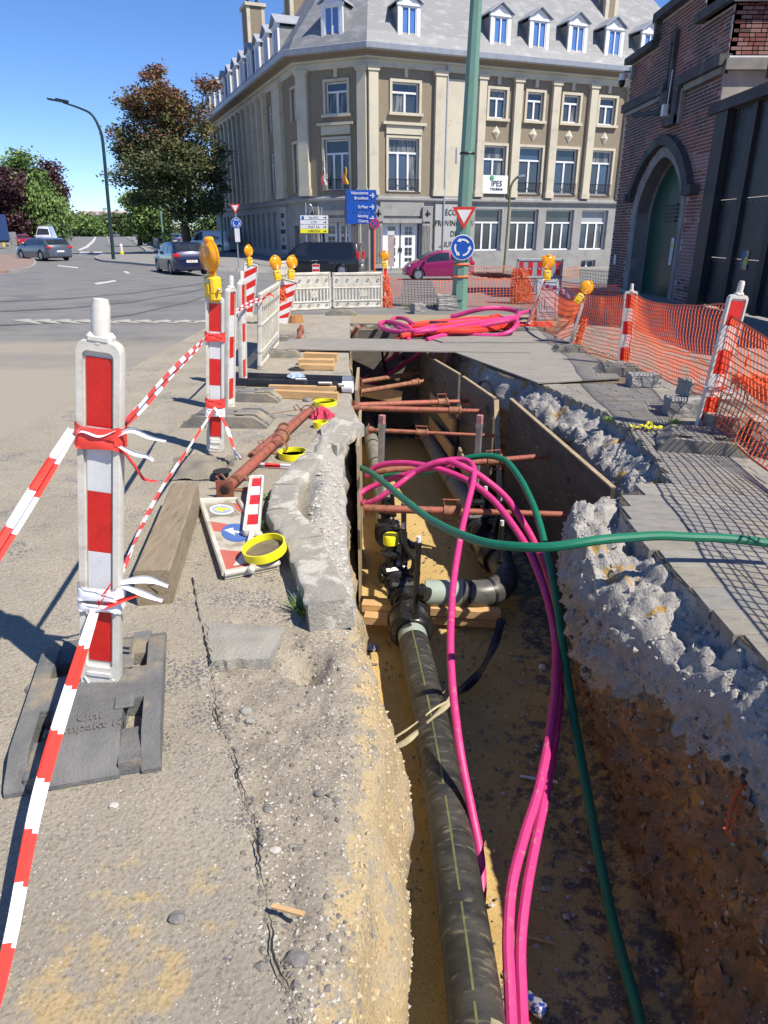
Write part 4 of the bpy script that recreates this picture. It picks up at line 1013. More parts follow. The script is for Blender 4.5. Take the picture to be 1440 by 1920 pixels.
while z < 5.6:
    x = 6.84+(.0 if row % 2 else .11)
    while x < 9.4:
        w_ = .1 if rnd.random() < .35 else .2; k = 2 if rnd.random() < .5 else (0 if rnd.random() < .8 else 1)
        if x < 8.9 and bi < 140:
            o = bpy.data.objects.new('brick', bmesh_b[k*2+(0 if w_ > .15 else 1)]); COL.objects.link(o); o.parent = gh; o.location = Vector((x+w_/2, TY-.003+rnd.uniform(-.004, .004), z))-gh.location; bi += 1
        else: tb.cm = k; tb.box((x+w_/2, TY-.003, z), (w_-.002, .02, .058))
        x += w_+.014
    z += .074; row += 1
z = 3.9
while z < 4.5:
    x = 6.84+(0 if row % 2 else .11)
    while x < 9.4: tb.cm = 1; tb.box((x+.1, TY+.85-.003, z), (.2, .02, .056)); x += .214
    z += .074; row += 1
tag(tb.build('turret_bricks', M_brick, gh, world=True), kind='stuff')
# steel gate in the opening, canopy beam
gt = thing('steel_gate', 'tall black riveted sheet steel gate under a dark beam beside the brick arch', 'gate', (6.95, 13, 0))
I4 = Matrix.Identity(4)
part('lintel_beam', M_bluestone, I4, [((6.93, 12.0, 3.84), (.42, 8.9, .2))], gt)
part('gate_post', M_iron, I4, [((6.85, 15.88, 1.87), (.16, .54, 3.74))], gt)
yy = 15.84
for k, w_ in enumerate((1.15, 1.3, 1.5, 1.6, 1.6)):
    for z0, z1 in ((.05, 1.0), (1.01, 2.1), (2.11, 3.73)):
        m_ = MB(); m_.box((6.95+rnd.uniform(-.004, .004), yy-w_/2, (z0+z1)/2), (.03, w_-.22, z1-z0-.006)); pp = m_.build('gate_panel', M_gate, gt, world=True)
        m_ = MB(); n_ = 6
        for q in range(n_): m_.lathe([(0, -.02), (.012, -.01), (0, 0)], (6.93, yy-.2-(w_-.4)*q/(n_-1), z1-.06), 5, axis='X')
        m_.build('rivets', M_galv, pp, world=True)
    m_ = MB(); m_.box((6.92, yy-w_, 1.95), (.12, .2, 3.8)); m_.build('gate_stile', M_iron, gt, world=True); yy -= w_
m_ = MB(); m_.box((6.925, 14.15, 1.0), (.02, .26, .34)); m_.build('sticker', mat('blue_yellow_sticker', (.05, .09, .35), (.5, .5, .04), 3, .4, contrast=(.5, .52)), gt, world=True)
part('wall_top', M_brick[1], I4, [((7.9, 12.5, 4.9), (1.6, 5.0, 1.5))], gh)
# camera on the corner, box, lantern arm, plate
cc = aty(1166, 155, 21.9); t_ = thing('security_camera', 'white and black dome security camera hanging off the gatehouse corner', 'camera', cc)
m_ = MB(); m_.cyl((0, 0, .05), .09, .16, 14); m_.build('housing', M_wpaint, t_); m_ = MB(); m_.lathe([(.088, .05), (.088, -.02), (.06, -.1), (0, -.12)], n=14); m_.build('dome', M_blackpl, t_, smooth=True)
m_ = MB(); m_.tube([(0, 0, .2), (.05, 0, .26), (.45, .1, .26)], .025, 6); m_.build('arm', M_galv, t_)
cb = aty(1190, 137, 22.0); m_ = MB(); m_.box((cb.x, cb.y, cb.z), (.28, .2, .30), bev=.02); tag(m_.build('junction_box', M_galv), 'grey junction box on the brick corner beside the security camera', 'box')
p = WF @ Vector((.55, -.02, .75)); m_ = MB(); m_.box(p, (.02, .17, .26)); tag(m_.build('house_plate', M_wpaint), 'small white plate on brick at the far edge of the gatehouse wall', 'plate')
# ================================================================ vehicles
M_tyre = mat('tyre_rubber', (.02, .02, .02), (.03, .03, .03), 20, .8); M_rim = mat('alloy_rim', (.45, .46, .48), None, 9, .3, metal=.8)
M_head = mat('headlight_glass', (.55, .58, .62), None, 9, .15, spec=.8); M_tail = mat('tail_light_red', (.50, .015, .015), None, 9, .2, coat=.5); M_plate = mat('number_plate', (.72, .70, .66), None, 9, .5)
M_carglass = mat('car_glass', (.012, .016, .02), (.03, .035, .04), 2, .05, spec=.8); M_trim = mat('black_trim', (.02, .02, .02), None, 9, .6)
def paint(n, c): return mat('paint_'+n, c, None, 2, .35, metal=.35, coat=.9)
TYP = {
 'wagon': dict(L=4.86, W=1.84, H=1.47, wb=(-1.42, 1.42), r=.34, top=[(-2.43, .80), (-2.36, 1.0), (-1.95, 1.38), (-1.2, 1.46), (0, 1.47), (.45, 1.42), (1.25, 1.03), (1.4, .97), (2.2, .80), (2.43, .62)], belt=[(-2.43, .80), (-2.2, .98), (1.2, .93), (2.43, .62)], sw=[(-1.95, -1.15), (-1.05, -.15), (-.05, .95)], ws=(1.25, .47), rs=(-2.33, -1.93)),
 'hatch': dict(L=3.98, W=1.68, H=1.44, wb=(-1.18, 1.27), r=.31, top=[(-1.99, .72), (-1.95, .98), (-1.62, 1.34), (-1.0, 1.43), (-.1, 1.44), (.3, 1.38), (1.0, .98), (1.75, .82), (1.99, .6)], belt=[(-1.99, .72), (-1.85, .95), (.95, .88), (1.99, .6)], sw=[(-1.55, -.95), (-.85, -.05), (.03, .72)], ws=(1.02, .33), rs=(-1.91, -1.6)),
 'small': dict(L=3.62, W=1.66, H=1.50, wb=(-1.12, 1.18), r=.30, top=[(-1.81, .72), (-1.78, 1.0), (-1.5, 1.38), (-.9, 1.48), (-.1, 1.50), (.3, 1.42), (1.15, .98), (1.6, .82), (1.81, .55)], belt=[(-1.81, .78), (-1.7, 1.05), (-.8, .98), (1.1, .84), (1.81, .55)], sw=[(-1.35, -.55), (-.45, .85)], ws=(1.12, .35), rs=(-1.74, -1.46)),
 'van': dict(L=5.3, W=1.92, H=1.93, wb=(-1.62, 1.66), r=.34, top=[(-2.65, .75), (-2.62, 1.6), (-2.5, 1.86), (-2, 1.93), (.7, 1.93), (1.05, 1.83), (1.85, 1.15), (2.4, .98), (2.65, .65)], belt=[(-2.65, .75), (-2.6, 1.08), (1.7, 1.08), (2.65, .62)], sw=[(.45, 1.25)], ws=(1.83, 1.1), rs=None),
 'bigvan': dict(L=5.6, W=2.0, H=2.55, wb=(-1.7, 1.8), r=.35, top=[(-2.8, .75), (-2.76, 2.2), (-2.6, 2.5), (-2, 2.55), (1.0, 2.55), (1.35, 2.4), (2.15, 1.35), (2.6, 1.1), (2.8, .65)], belt=[(-2.8, .75), (-2.7, 1.25), (2.05, 1.25), (2.8, .62)], sw=[(.9, 1.6)], ws=(2.12, 1.42), rs=None)}
def interp(tab, x):
    if x <= tab[0][0]: return tab[0][1]
    for a, b in zip(tab, tab[1:]):
        if x <= b[0]: return a[1]+(b[1]-a[1])*(x-a[0])/(b[0]-a[0])
    return tab[-1][1]
def car(name, label, cat, typ, color, loc, rz, group=None, scale=1., plate=None):
    T = TYP[typ]; L, W = T['L'], T['W']; t = thing(name, label, cat, loc, rz, group); S = Matrix.Scale(scale, 4)
    def tp(x): return interp(T['top'], x)
    def bl(x): return min(interp(T['belt'], x), tp(x)-.02)
    def hw(x):
        e = (abs(x)/(L/2)); return W/2*(1-.02*e*e-.16*max(0, e-.82)**1.6/.18**1.6*.8)
    def wr(x): return hw(x)*.97-.26*max(0, tp(x)-.05-bl(x))-(.06 if tp(x)-bl(x) > .1 else 0)*0
    body = MB(S); X = []; x = -L/2
    while x < L/2-.001: X.append(x); x += .07
    X.append(L/2); n_ = 0
    for x in X:
        zb = .20
        if abs(x) > L/2-.25: zb = .20+.10*(abs(x)-(L/2-.25))/.25
        for wx in T['wb']:
            d = abs(x-wx)
            if d < T['r']+.06: zb = max(zb, T['r']+math.sqrt(max(0, (T['r']+.06)**2-d*d))-.02)
        h = hw(x); b = bl(x); tt = tp(x); r_ = wr(x)
        half = [(h*.80, zb if zb < .35 else zb), (h*.97, zb), (h, max(zb+.03, .45)), (h*.995, max(zb+.05, .62*b+.2)), (h*.965, b), (r_, max(b+.01, tt-.08)), (r_*.90, max(b+.015, tt-.02)), (0, tt)]
        ring = [(x, p[0], p[1]) for p in half]+[(x, -p[0], p[1]) for p in reversed(half[:-1])]
        n_ = len(ring); body.v += [S @ Vector(q) for q in ring]
    for i in range(len(X)-1):
        for k in range(n_): a = i*n_+k; b_ = i*n_+(k+1) % n_; body.f.append((a, b_, b_+n_, a+n_)); body.mi.append(0)
    body.f += [tuple(range(n_)), tuple(range((len(X)-1)*n_, len(X)*n_))]; body.mi += [0, 0]
    body.build('body', color, t, smooth=SA)
    low = MB(S); low.box((0, 0, .36), (L-.9, W-.25, .3)); low.box((L/2-.12, 0, .33), (.22, W*.8, .14)); low.box((-L/2+.12, 0, .33), (.22, W*.8, .14)); low.build('underside', M_trim, t)
    for sg in (-1, 1):
        for (a, b) in T['sw']:
            m_ = MB(S); up = []; dn = []; K = 6
            for k in range(K+1):
                x = a+(b-a)*k/K; z0 = bl(x)+.04; z1 = max(z0+.02, tp(x)-.11)
                def yy(z): return hw(x)*.965+(wr(x)-hw(x)*.965)*(z-bl(x))/max(.02, tp(x)-.08-bl(x))+.008
                dn.append((x, sg*yy(z0), z0)); up.append((x, sg*yy(z1), z1))
            m_.add(dn+up, [(k, k+1, K+2+k, K+1+k) for k in range(K)]); m_.build('side_window', M_carglass, t, smooth=True)
        x = T['sw'][-1][1]-.05; m_ = MB(S); m_.box((x+.05, sg*(hw(x)+.09), bl(x)+.10), (.12, .2, .14), bev=.03); m_.build('mirror', color if typ != 'van' else M_trim, t)
        m_ = MB(S); x = L/2-.10; y = sg*hw(x)*.78; z = tp(L/2-.2)-.10; m_.lathe([(0, -.10), (.12, -.06), (.14, .02), (.06, .11), (0, .13)], (0, 0, 0), 10, Matrix.Translation((x-.04, y, z)) @ Matrix.Scale(1.5, 4, (0, 1, 0)) @ Matrix.Rotation(R(90), 4, 'Y')); m_.build('headlight', M_head, t, smooth=True)
        m_ = MB(S); zz = bl(-L/2+.1); hh = .18 if 'van' not in typ else .5; zc_ = .86 if 'van' not in typ else 1.15
        m_.box((-L/2+.09, sg*(hw(-L/2+.1)-.10), zc_), (.24, .30 if 'van' not in typ else .16, hh), bev=.05); m_.build('tail_light', M_tail, t)
    def screen(x0, x1, nm, sgn):
        m_ = MB(S); K = 4; vs = []
        for k in range(K+1):
            x = x0+(x1-x0)*(.08+.80*k/K); z = tp(x)+.012; w_ = wr(x)*.90-.03
            vs += [(x+sgn*.012, -w_, z-.01), (x+sgn*.012, 0, z), (x+sgn*.012, w_, z-.01)]
        m_.add(vs, [f for k in range(K) for f in ((3*k, 3*k+1, 3*k+4, 3*k+3), (3*k+1, 3*k+2, 3*k+5, 3*k+4))]); m_.build(nm, M_carglass, t, smooth=True)
    screen(*T['ws'], 'windscreen', 1)
    if T['rs']: screen(*T['rs'], 'rear_window', -1)
    for wx in T['wb']:
        for sg in (-1, 1):
            o = bpy.data.objects.new('wheel', WHEEL[0]); COL.objects.link(o); o.parent = t; o.location = Vector((wx, sg*(W/2-.10), T['r']))*scale; s_ = T['r']/.34*scale
            o.scale = (s_, s_*sg, s_); q = bpy.data.objects.new('rim', WHEEL[1]); COL.objects.link(q); q.parent = o
    for sx, nm in ((-1, 'number_plate'), (1, 'number_plate')):
        m_ = MB(S); m_.box((sx*(L/2+.02), 0, .62 if sx < 0 else .42), (.02, .50, .11)); o = m_.build(nm, M_plate, t)
        if plate and sx < 0: text('plate_print', plate, .1*scale, M_tail, o, Matrix.Translation(((-L/2-.032)*scale, 0, .62*scale)) @ Matrix.Rotation(R(-90), 4, 'Z') @ XZ, .002)
    return t
q = MB(); q.lathe([(.2, -.09), (.32, -.10), (.34, -.06), (.34, .06), (.32, .10), (.2, .09)], n=20, closed=True, axis='Y'); WHEEL = [q.mesh('tyre', M_tyre, smooth=True)]
q = MB(); q.lathe([(.205, .07), (.205, -.05)], n=20, axis='Y'); q.lathe([(.21, .09), (.19, .095), (.19, .03)], n=20, axis='Y')
for k in range(6): a = k*math.pi/3; q.beam((.03*math.cos(a), .08, .03*math.sin(a)), (.195*math.cos(a), .07, .195*math.sin(a)), .05, .03)
q.lathe([(0, .1), (.05, .095), (.05, .05)], n=8, axis='Y'); WHEEL.append(q.mesh('rim', M_rim))
def yaw(dx, dy): return math.atan2(dy, dx)
car('estate_car', 'blue grey estate car turning by the roundabout island', 'car', 'wagon', paint('steel_blue', (.085, .10, .125)), G(84, 488), yaw(-.72, .60), 'cars on the road')
car('hatchback_car', 'dark blue hatchback with red tail lights driving away past the pavement', 'car', 'hatch', paint('navy', (.014, .016, .055)), G(341, 513), yaw(-.50, .87), 'cars on the road', plate='YHE 527')
car('compact_car', 'magenta small car parked in front of the school behind the green post', 'car', 'small', paint('magenta', (.30, .012, .10)), G(820, 524), yaw(-1, -.12), 'cars by the school', 1.05)
van = car('panel_van', 'black panel van parked before the school corner doors', 'van', 'van', paint('black', (.012, .013, .018)), G(600, 516), yaw(-.97, .18), 'cars by the school')
v2 = car('panel_van', 'white panel van with dark lettering parked by the school side wall', 'van', 'van', paint('white_van', (.55, .57, .60)), G(400, 474), yaw(-.85, .45), 'cars by the school')
text('lettering', 'eurofins', .55, M_trim, v2, Matrix.Translation((-.6, .975, 1.35)) @ Matrix.Rotation(R(180), 4, 'Z') @ XZ, .01, sx=1.1)
m_ = MB(); 
for k in range(8): a = k*.785; m_.beam((1.1+.05*math.cos(a), .98, 1.35+.05*math.sin(a)), (1.1+.2*math.cos(a+.5), .98, 1.35+.2*math.sin(a+.5)), .02, .05)
m_.build('emblem', M_trim, v2)
car('minivan', 'blue people carrier parked under the copper tree', 'car', 'hatch', paint('mid_blue', (.06, .09, .22)), G(331, 461), yaw(-.2, .98), 'cars parked along the avenue', 1.1)
car('hatchback_car', 'bright red hatchback queuing left of the white van', 'car', 'hatch', paint('red', (.45, .015, .02)), G(46, 461), yaw(.45, -.9), 'cars parked along the avenue', 1.05)
car('delivery_van', 'tall white delivery van facing the roundabout', 'van', 'bigvan', paint('white', (.62, .62, .63)), G(90, 462), yaw(.25, -.97), 'cars parked along the avenue')
for (u, v, c_, nm, lb, sc_, hx) in ((116, 449, (.12, .14, .17), 'grey', 'grey saloon just right of the white delivery van', 1, .3), (127, 446, (.05, .055, .06), 'charcoal', 'charcoal car behind the grey saloon at the avenue kerb', 1.05, .3), (147, 443, (.35, .38, .42), 'silver', 'silver car heading down the avenue toward the roundabout', 1., .15),
    (161, 441.5, (.5, .5, .5), 'pale', 'small pale car far down the avenue', 1, .2), (174, 441, (.06, .07, .08), 'slate', 'slate dark car far down the avenue beside the pale one', 1, .2), (219, 444.5, (.13, .13, .15), 'graphite', 'graphite car driving away beyond the tall lamp post', 1., -.1)):
    p = G(u, v); car('distant_car', lb, 'car', 'hatch', paint(nm, c_), p, yaw(hx, -1) if hx > 0 else yaw(hx, 1), 'cars along the far avenue', sc_)
p = G(197, 443); car('distant_van', 'small white van coming along the avenue beside the lamp post', 'van', 'bigvan', paint('white', (.62, .62, .63)), p, yaw(.1, -1), 'cars along the far avenue', .85)
# lorry cut by the left edge
p = G(-14, 468); lt = thing('lorry', 'dark blue lorry body with white lettering at the left edge', 'lorry', p, .15)
m_ = MB(); m_.box((-1.2, 3, 2.3), (2.5, 6, 2.8)); m_.build('cargo_box', mat('lorry_blue', (.015, .05, .17)), lt); m_ = MB(); m_.box((-1.2, 3, .8), (2.3, 6, .25)); m_.box((-1.2, .1, .6), (2.2, .1, .2)); m_.build('chassis', M_trim, lt)
for sg in (-2.1, -.3): o = bpy.data.objects.new('wheel', WHEEL[0]); COL.objects.link(o); o.parent = lt; o.location = (sg, 1.1, .45); o.rotation_euler = (0, 0, R(90)*0); o.scale = (1.3, 1.3, 1.3)
text('lettering', 'mincal', .55, M_wpaint, lt, Matrix.Translation((-.9, -.02, 3.2)) @ XZ, .01)
text('lettering', 'SERVICE', .35, M_wpaint, lt, Matrix.Translation((-.9, -.02, 2.1)) @ XZ, .01); text('lettering', 'LOCATION', .35, M_wpaint, lt, Matrix.Translation((-.9, -.02, 1.6)) @ XZ, .01)
p = G(8, 463); m_ = MB(); m_.tube([p, p+Vector((-.5, 0, 3.4))], .13, 8); tag(m_.build('yellow_pole', M_lampbox), 'slanted yellow pole before the blue lorry', 'pole')
p0, p1 = G(18, 462), G(32, 458); m_ = MB(); m_.beam(p0+Vector((0, 0, .9)), p1+Vector((0, 0, .9)), .2, 1.8); tag(m_.build('concrete_wall', M_conc), 'low grey concrete wall beside the blue lorry', 'wall')

# ================================================================ trees
M_leaf = {k: mat('leaves_'+k, a, b, 2.5, .65) for k, a, b in (('copper', (.20, .085, .04), (.14, .07, .03)), ('copper_green', (.12, .105, .035), (.15, .14, .05)), ('olive', (.08, .09, .03), (.11, .12, .045)), ('green', (.075, .125, .03), (.10, .16, .04)), ('lime', (.13, .21, .045), (.17, .26, .06)), ('purple', (.07, .022, .025), (.045, .016, .02)), ('yellow', (.24, .26, .04), (.2, .24, .05)), ('dark', (.045, .065, .02), (.065, .085, .03)))}
M_bark = mat('bark', (.075, .06, .045), (.05, .04, .03), 5, .9, bump=.5)
def tree(name, label, base, blobs, trunk_h, tr, mats, nl, ls, group=None, seed=1, hang=0., tb=True):
    """blobs: (dx,dy,z,rx,ry,rz) clump volumes; leaves sit in small tufts at twig ends"""
    r2 = random.Random(seed); t = thing(name, label, 'tree', base, 0, group)
    if tb:
        m_ = MB(); top = Vector((blobs[0][0]*.5, blobs[0][1]*.5, trunk_h))
        m_.tube(smooth_path([(0, 0, -.3), (tr*.3, 0, trunk_h*.4), top], 4), [tr*(1.25-.5*k/8) for k in range(9)], 10)
        for b in blobs: m_.tube(smooth_path([top*.75, (Vector(b[:3])+top)*.5+Vector((r2.uniform(-.3, .3), 0, -.2)), Vector(b[:3])+Vector((0, 0, b[5]*.4))], 4), [tr*.5*(1-.1*k) for k in range(9)], 6)
        m_.build('trunk', M_bark, t)
    sub = []
    for b in blobs:
        for _ in range(max(5, int(b[3]*6))):
            d = Vector((r2.gauss(0, 1), r2.gauss(0, 1), r2.gauss(0, 1))).normalized()*r2.uniform(.35, 1.0); f_ = r2.uniform(.22, .42)
            sub.append((b[0]+d.x*b[3], b[1]+d.y*b[4], b[2]+d.z*b[5], b[3]*f_, b[4]*f_, b[5]*f_*.8))
    if len(sub) > 12 and tb: blobs0, blobs = blobs, sub
    else: blobs0 = blobs
    tot = sum(b[3]*b[4]*b[5] for b in blobs)**1; crown = MB()
    for b in blobs:
        nb = max(60, int(nl*(b[3]*b[4]*b[5])/tot)); ntuft = max(6, nb//26)
        for _ in range(ntuft):
            while True:
                d = Vector((r2.uniform(-1, 1), r2.uniform(-1, 1), r2.uniform(-1, 1)))
                if .25 < d.length < 1: break
            rad = d.length**.35; d.normalize(); c0 = Vector((b[0]+d.x*b[3]*rad, b[1]+d.y*b[4]*rad, b[2]+d.z*b[5]*rad)); c0 += d*r2.gauss(0, .10)*min(b[3], b[5])
            k = r2.random(); mi = 0
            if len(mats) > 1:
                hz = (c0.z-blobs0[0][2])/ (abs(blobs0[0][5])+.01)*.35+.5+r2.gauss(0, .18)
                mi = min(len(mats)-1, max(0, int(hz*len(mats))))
            sp = ls*2.4
            for _ in range(26):
                p = c0+Vector((r2.gauss(0, sp), r2.gauss(0, sp), r2.gauss(0, sp*.6)))
                if hang: p.z -= r2.random()**1.5*hang
                a = Vector((r2.gauss(0, 1), r2.gauss(0, 1), r2.gauss(0, .5)+(-1.6 if hang else 0))).normalized(); bb = a.cross(Vector((r2.gauss(0, 1), r2.gauss(0, 1), r2.gauss(0, 1)))).normalized(); s_ = ls*r2.uniform(.6, 1.3)
                crown.add([p-a*s_, p+bb*s_*.5, p+a*s_, p-bb*s_*.5], [(0, 1, 2, 3)], None, mi)
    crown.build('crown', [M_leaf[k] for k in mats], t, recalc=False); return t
def blob_px(u, v, ru, rv, y, base, depth=None):
    """clump centred on a sight line at depth y, radius in metres from its apparent size"""
    c_ = aty(u, v, y)-Vector(base); k = y/1402; return (c_.x, c_.y, c_.z, ru*k, (depth or ru*k), rv*k*.93)
B = G(351, 478); Y = B.y
bl_ = [blob_px(*q, Y, B) for q in ((330, 260, 78, 75), (300, 195, 50, 40), (245, 250, 42, 48), (385, 180, 22, 42), (385, 250, 38, 50), (300, 330, 70, 55), (255, 335, 45, 35), (360, 350, 60, 60), (250, 195, 25, 22), (345, 395, 45, 35), (390, 300, 32, 40), (290, 150, 28, 20), (225, 290, 20, 22), (395, 385, 20, 20))]
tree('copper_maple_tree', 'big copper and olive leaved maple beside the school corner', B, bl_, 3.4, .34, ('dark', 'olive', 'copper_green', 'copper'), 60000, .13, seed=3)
for q in (dict(n='copper_beech_tree', l='dark purple beech at the left edge of the avenue', p=(10, 452), y=150, b=((15, 370, 48, 62), (0, 330, 30, 30), (30, 420, 35, 30)), m=('purple',), k=16000, s=.36),
          dict(n='green_tree', l='mid green rounded tree behind the purple beech', p=(42, 450), y=165, b=((40, 335, 38, 40), (60, 360, 30, 40)), m=('green', 'lime'), k=9000, s=.38),
          dict(n='weeping_tree', l='bright green weeping tree with hanging foliage', p=(72, 450), y=152, b=((70, 380, 40, 42), (85, 405, 30, 34), (55, 400, 28, 30)), m=('green', 'lime'), k=14000, s=.34, h=4),
          dict(n='copper_beech_tree', l='purple beech rising behind the weeping tree', p=(96, 448), y=172, b=((88, 345, 30, 36), (105, 370, 18, 26)), m=('purple',), k=7000, s=.38),
          dict(n='yellow_green_tree', l='yellow green bushy tree right of the weeping tree', p=(112, 446), y=170, b=((112, 395, 14, 22), (120, 415, 14, 24)), m=('lime', 'yellow'), k=4500, s=.36),
          dict(n='light_green_tree', l='light green tree left of the big copper maple', p=(262, 455), y=100, b=((262, 400, 32, 34), (245, 375, 20, 20), (285, 425, 36, 26), (300, 395, 26, 30)), m=('green', 'lime'), k=13000, s=.22),
          dict(n='light_green_tree', l='green tree showing between the maple and the school wall', p=(398, 455), y=130, b=((395, 425, 24, 32), (408, 400, 14, 24)), m=('green', 'lime'), k=5000, s=.2),
          dict(n='dark_green_tree', l='dark shrub mass under the maple crown', p=(330, 455), y=130, b=((335, 440, 55, 22), (385, 445, 40, 18)), m=('dark', 'olive'), k=7000, s=.2)):
    B = G(*q['p']); B.x *= q['y']/B.y; B.y = q['y']; B.z = g(B.x, B.y)
    tree(q['n'], q['l'], B, [blob_px(*b, q['y'], B) for b in q['b']], 2.5, .3, q['m'], q['k'], q['s'], 'trees along the avenue', seed=len(q['l']), hang=q.get('h', 0))
far = MB()
for i in range(15):
    u = 128+i*9.2; B = G(u, 441); y = 330+rnd.uniform(-25, 30); x = (u-720)/1402*y
    r2 = random.Random(i)
    bb = Vector((x, y, g(x, y)))
    kk = [blob_px(u, 424+r2.uniform(-5, 5), 10, 15, y, bb)]
    if 165 < u < 200 or 215 < u < 225: kk = [blob_px(u, 431, 8, 9, y, bb)]
    tree('avenue_tree', 'small distant tree closing the avenue, number %s counted from the left, %s green' % (['one', 'two', 'three', 'four', 'five', 'six', 'seven', 'eight', 'nine', 'ten', 'eleven', 'twelve', 'thirteen', 'fourteen', 'fifteen'][i], 'dark' if i % 2 else 'light'), bb, kk, 3, .3, ('green', 'dark') if i % 2 else ('green', 'lime'), 1300, .72, 'distant trees closing the avenue', seed=i+40)
# far buildings
YW = 460
p = aty(180, 441, YW); fb = thing('far_warehouse', 'long low white warehouse roof beyond the avenue', 'building', (p.x, YW, g(0, YW)))
m_ = MB(); a = aty(150, 402, YW); b = aty(208, 402, YW); m_.box(((a.x+b.x)/2+2, YW+12, 5.0), (b.x-a.x+18, 24, 12)); m_.build('wall', mat('pale_cladding', (.5, .5, .5)), fb, world=True)
for k in range(4): m_ = MB(); x = a.x+k*7-3; m_.add([(x, YW-1, 11), (x+7, YW-1, 11), (x+3.5, YW-1, 13.5), (x, YW+20, 11), (x+7, YW+20, 11), (x+3.5, YW+20, 13.5)], [(0, 1, 2), (3, 5, 4), (0, 3, 5, 2), (1, 2, 5, 4)]); m_.build('roof_gable', mat('pale_brown_roof', (.35, .28, .24)), fb, world=True)
m_ = MB(); c_ = aty(174, 409, YW-2); m_.box((c_.x, YW-2, c_.z), (3, .3, 1.6)); m_.build('yellow_sign', M_yellow, fb, world=True)
a = aty(221, 400, 380); m_ = MB(); m_.box((a.x, 380, a.z/2), (12, 8, a.z)); tag(m_.build('dark_block', mat('dark_cladding', (.05, .055, .065))), 'dark flat roofed block behind the trees right of the warehouse', 'building')

# bridge parapet and footway
pr = thing('bridge_parapet', 'grey railing wall along the footway into the avenue', 'railing', G(298, 470)); a, b = G(298, 466), G(256, 448)
m_ = MB(); m_.beam(a+Vector((0, 0, .45)), b+Vector((0, 0, .45)), .25, .9); m_.build('wall', M_conc, pr, world=True); m_ = MB(); m_.beam(a+Vector((0, 0, 1.05)), b+Vector((0, 0, 1.05)), .1, .1)
m_.build('rail', M_galv, pr, world=True)
for k in range(14): m_ = MB(); q = a.lerp(b, k/13); m_.box(q+Vector((0, 0, .97)), (.08, .08, .12)); m_.build('baluster', M_galv, pr, world=True)

# ================================================================ lamps, posts and signs
M_lpole = mat('dark_green_pole', (.01, .028, .03), (.015, .035, .035), 4, .45); M_gpole = mat('pale_green_paint', (.14, .27, .21), (.17, .30, .24), 1.2, .5, third=(.09, .2, .14), tscale=3, tpos=(.6, .75)); M_signred = mat('sign_red', (.60, .03, .015)); M_signblue = mat('sign_blue', (.008, .08, .42), None, 5, .4); M_signwhite = mat('sign_white', (.72, .72, .72), None, 5, .4); M_signback = mat('sign_grey_back', (.3, .31, .32), None, 5, .5)
B = G(213, 489); Y = B.y; lp_ = thing('street_lamp', 'tall dark curved street lamp standing on the splitter pavement, leaning left', 'street lamp', B)
pth = [aty(u, v, Y)-B for u, v in ((213, 489), (203, 380), (193, 270), (186, 240), (172, 215), (150, 203), (118, 192))]; pth[0].z = -.1
m_ = MB(); P_ = smooth_path(pth, 6); m_.tube(P_, [.12-.07*k/len(P_) for k in range(len(P_))], 10); m_.build('pole', M_lpole, lp_, smooth=SA)
m_ = MB(); e0, e1 = aty(120, 191, Y)-B, aty(90, 185.5, Y)-B; m_.beam(e0, e1, .35, .10); m_.beam(e0+Vector((.25, 0, 0)), (e0+e1)/2+Vector((0, 0, .05)), .22, .16); m_.build('lamp_head', M_lpole, lp_)
B = G(415, 476); Y = B.y; t_ = thing('street_lamp', 'pale green street lamp rising in front of the school side wall', 'street lamp', B); m_ = MB(); pth = [aty(u, v, Y)-B for u, v in ((418, 476), (415, 400), (412, 342), (410, 332), (402, 330))]; pth[0].z = 0; m_.tube(smooth_path(pth, 4), .09, 8); m_.build('pole', M_gpole, t_)
m_ = MB(); m_.beam(aty(408, 330, Y)-B, aty(392, 331, Y)-B, .3, .22); m_.build('lamp_head', M_gpole, t_)
B = G(945, 515); Y = B.y; t_ = thing('street_lamp', 'thin olive street lamp with hooked arm before the school windows', 'street lamp', B)
pth = [aty(u, v, Y)-B for u, v in ((944, 515), (951, 430), (956, 365), (960, 345), (968, 334), (975, 331))]; pth[0].z = 0; m_ = MB(); m_.tube(smooth_path(pth, 5), .07, 8); m_.build('pole', mat('olive_pole', (.13, .13, .05)), t_); m_ = MB(); m_.beam(aty(971, 331, Y)-B, aty(984, 329, Y)-B, .25, .12); m_.build('lamp_head', M_galv, t_)
for (u, v, h) in ((134, 444, 388), (162, 441, 405)):
    B = G(u, v); t_ = thing('street_lamp', 'small distant lamp over the avenue, %s' % ('nearer, left one' if u < 150 else 'farther, right one'), 'street lamp', B); y = B.y; m_ = MB(); pth = [aty(a, b, y)-B for a, b in ((u, v), (u-1, h+8), (u+2, h+1), (u+9, h))]; m_.tube(smooth_path(pth, 3), .07, 6); m_.build('pole', M_galv, t_); m_ = MB(); m_.beam(pth[-1], pth[-1]+Vector((.8, 0, 0)), .25, .12); m_.build('lamp_head', M_galv, t_)
B = G(309, 470); m_ = MB(); m_.cyl(B, .11, 4.3, 10, .09); tag(m_.build('green_post', M_gpole), 'short pale green post between parapet and blue people carrier', 'post')
B = G(229, 479); t_ = thing('traffic_bollard', 'white bollard with yellow foot behind the tall lamp', 'bollard', B); m_ = MB(); m_.lathe([(.16, 0), (.16, .25), (.13, .3)], n=12); m_.build('foot', M_lampbox, t_); m_ = MB(); m_.lathe([(.13, .3), (.13, .8), (.08, .9), (0, .92)], n=12); m_.build('body', M_white, t_)
def disc(m_, r, y, n=28, c=(0, 0)): m_.add([(c[0]+r*math.cos(2*math.pi*k/n), y, c[1]+r*math.sin(2*math.pi*k/n)) for k in range(n)], [tuple(range(n))])
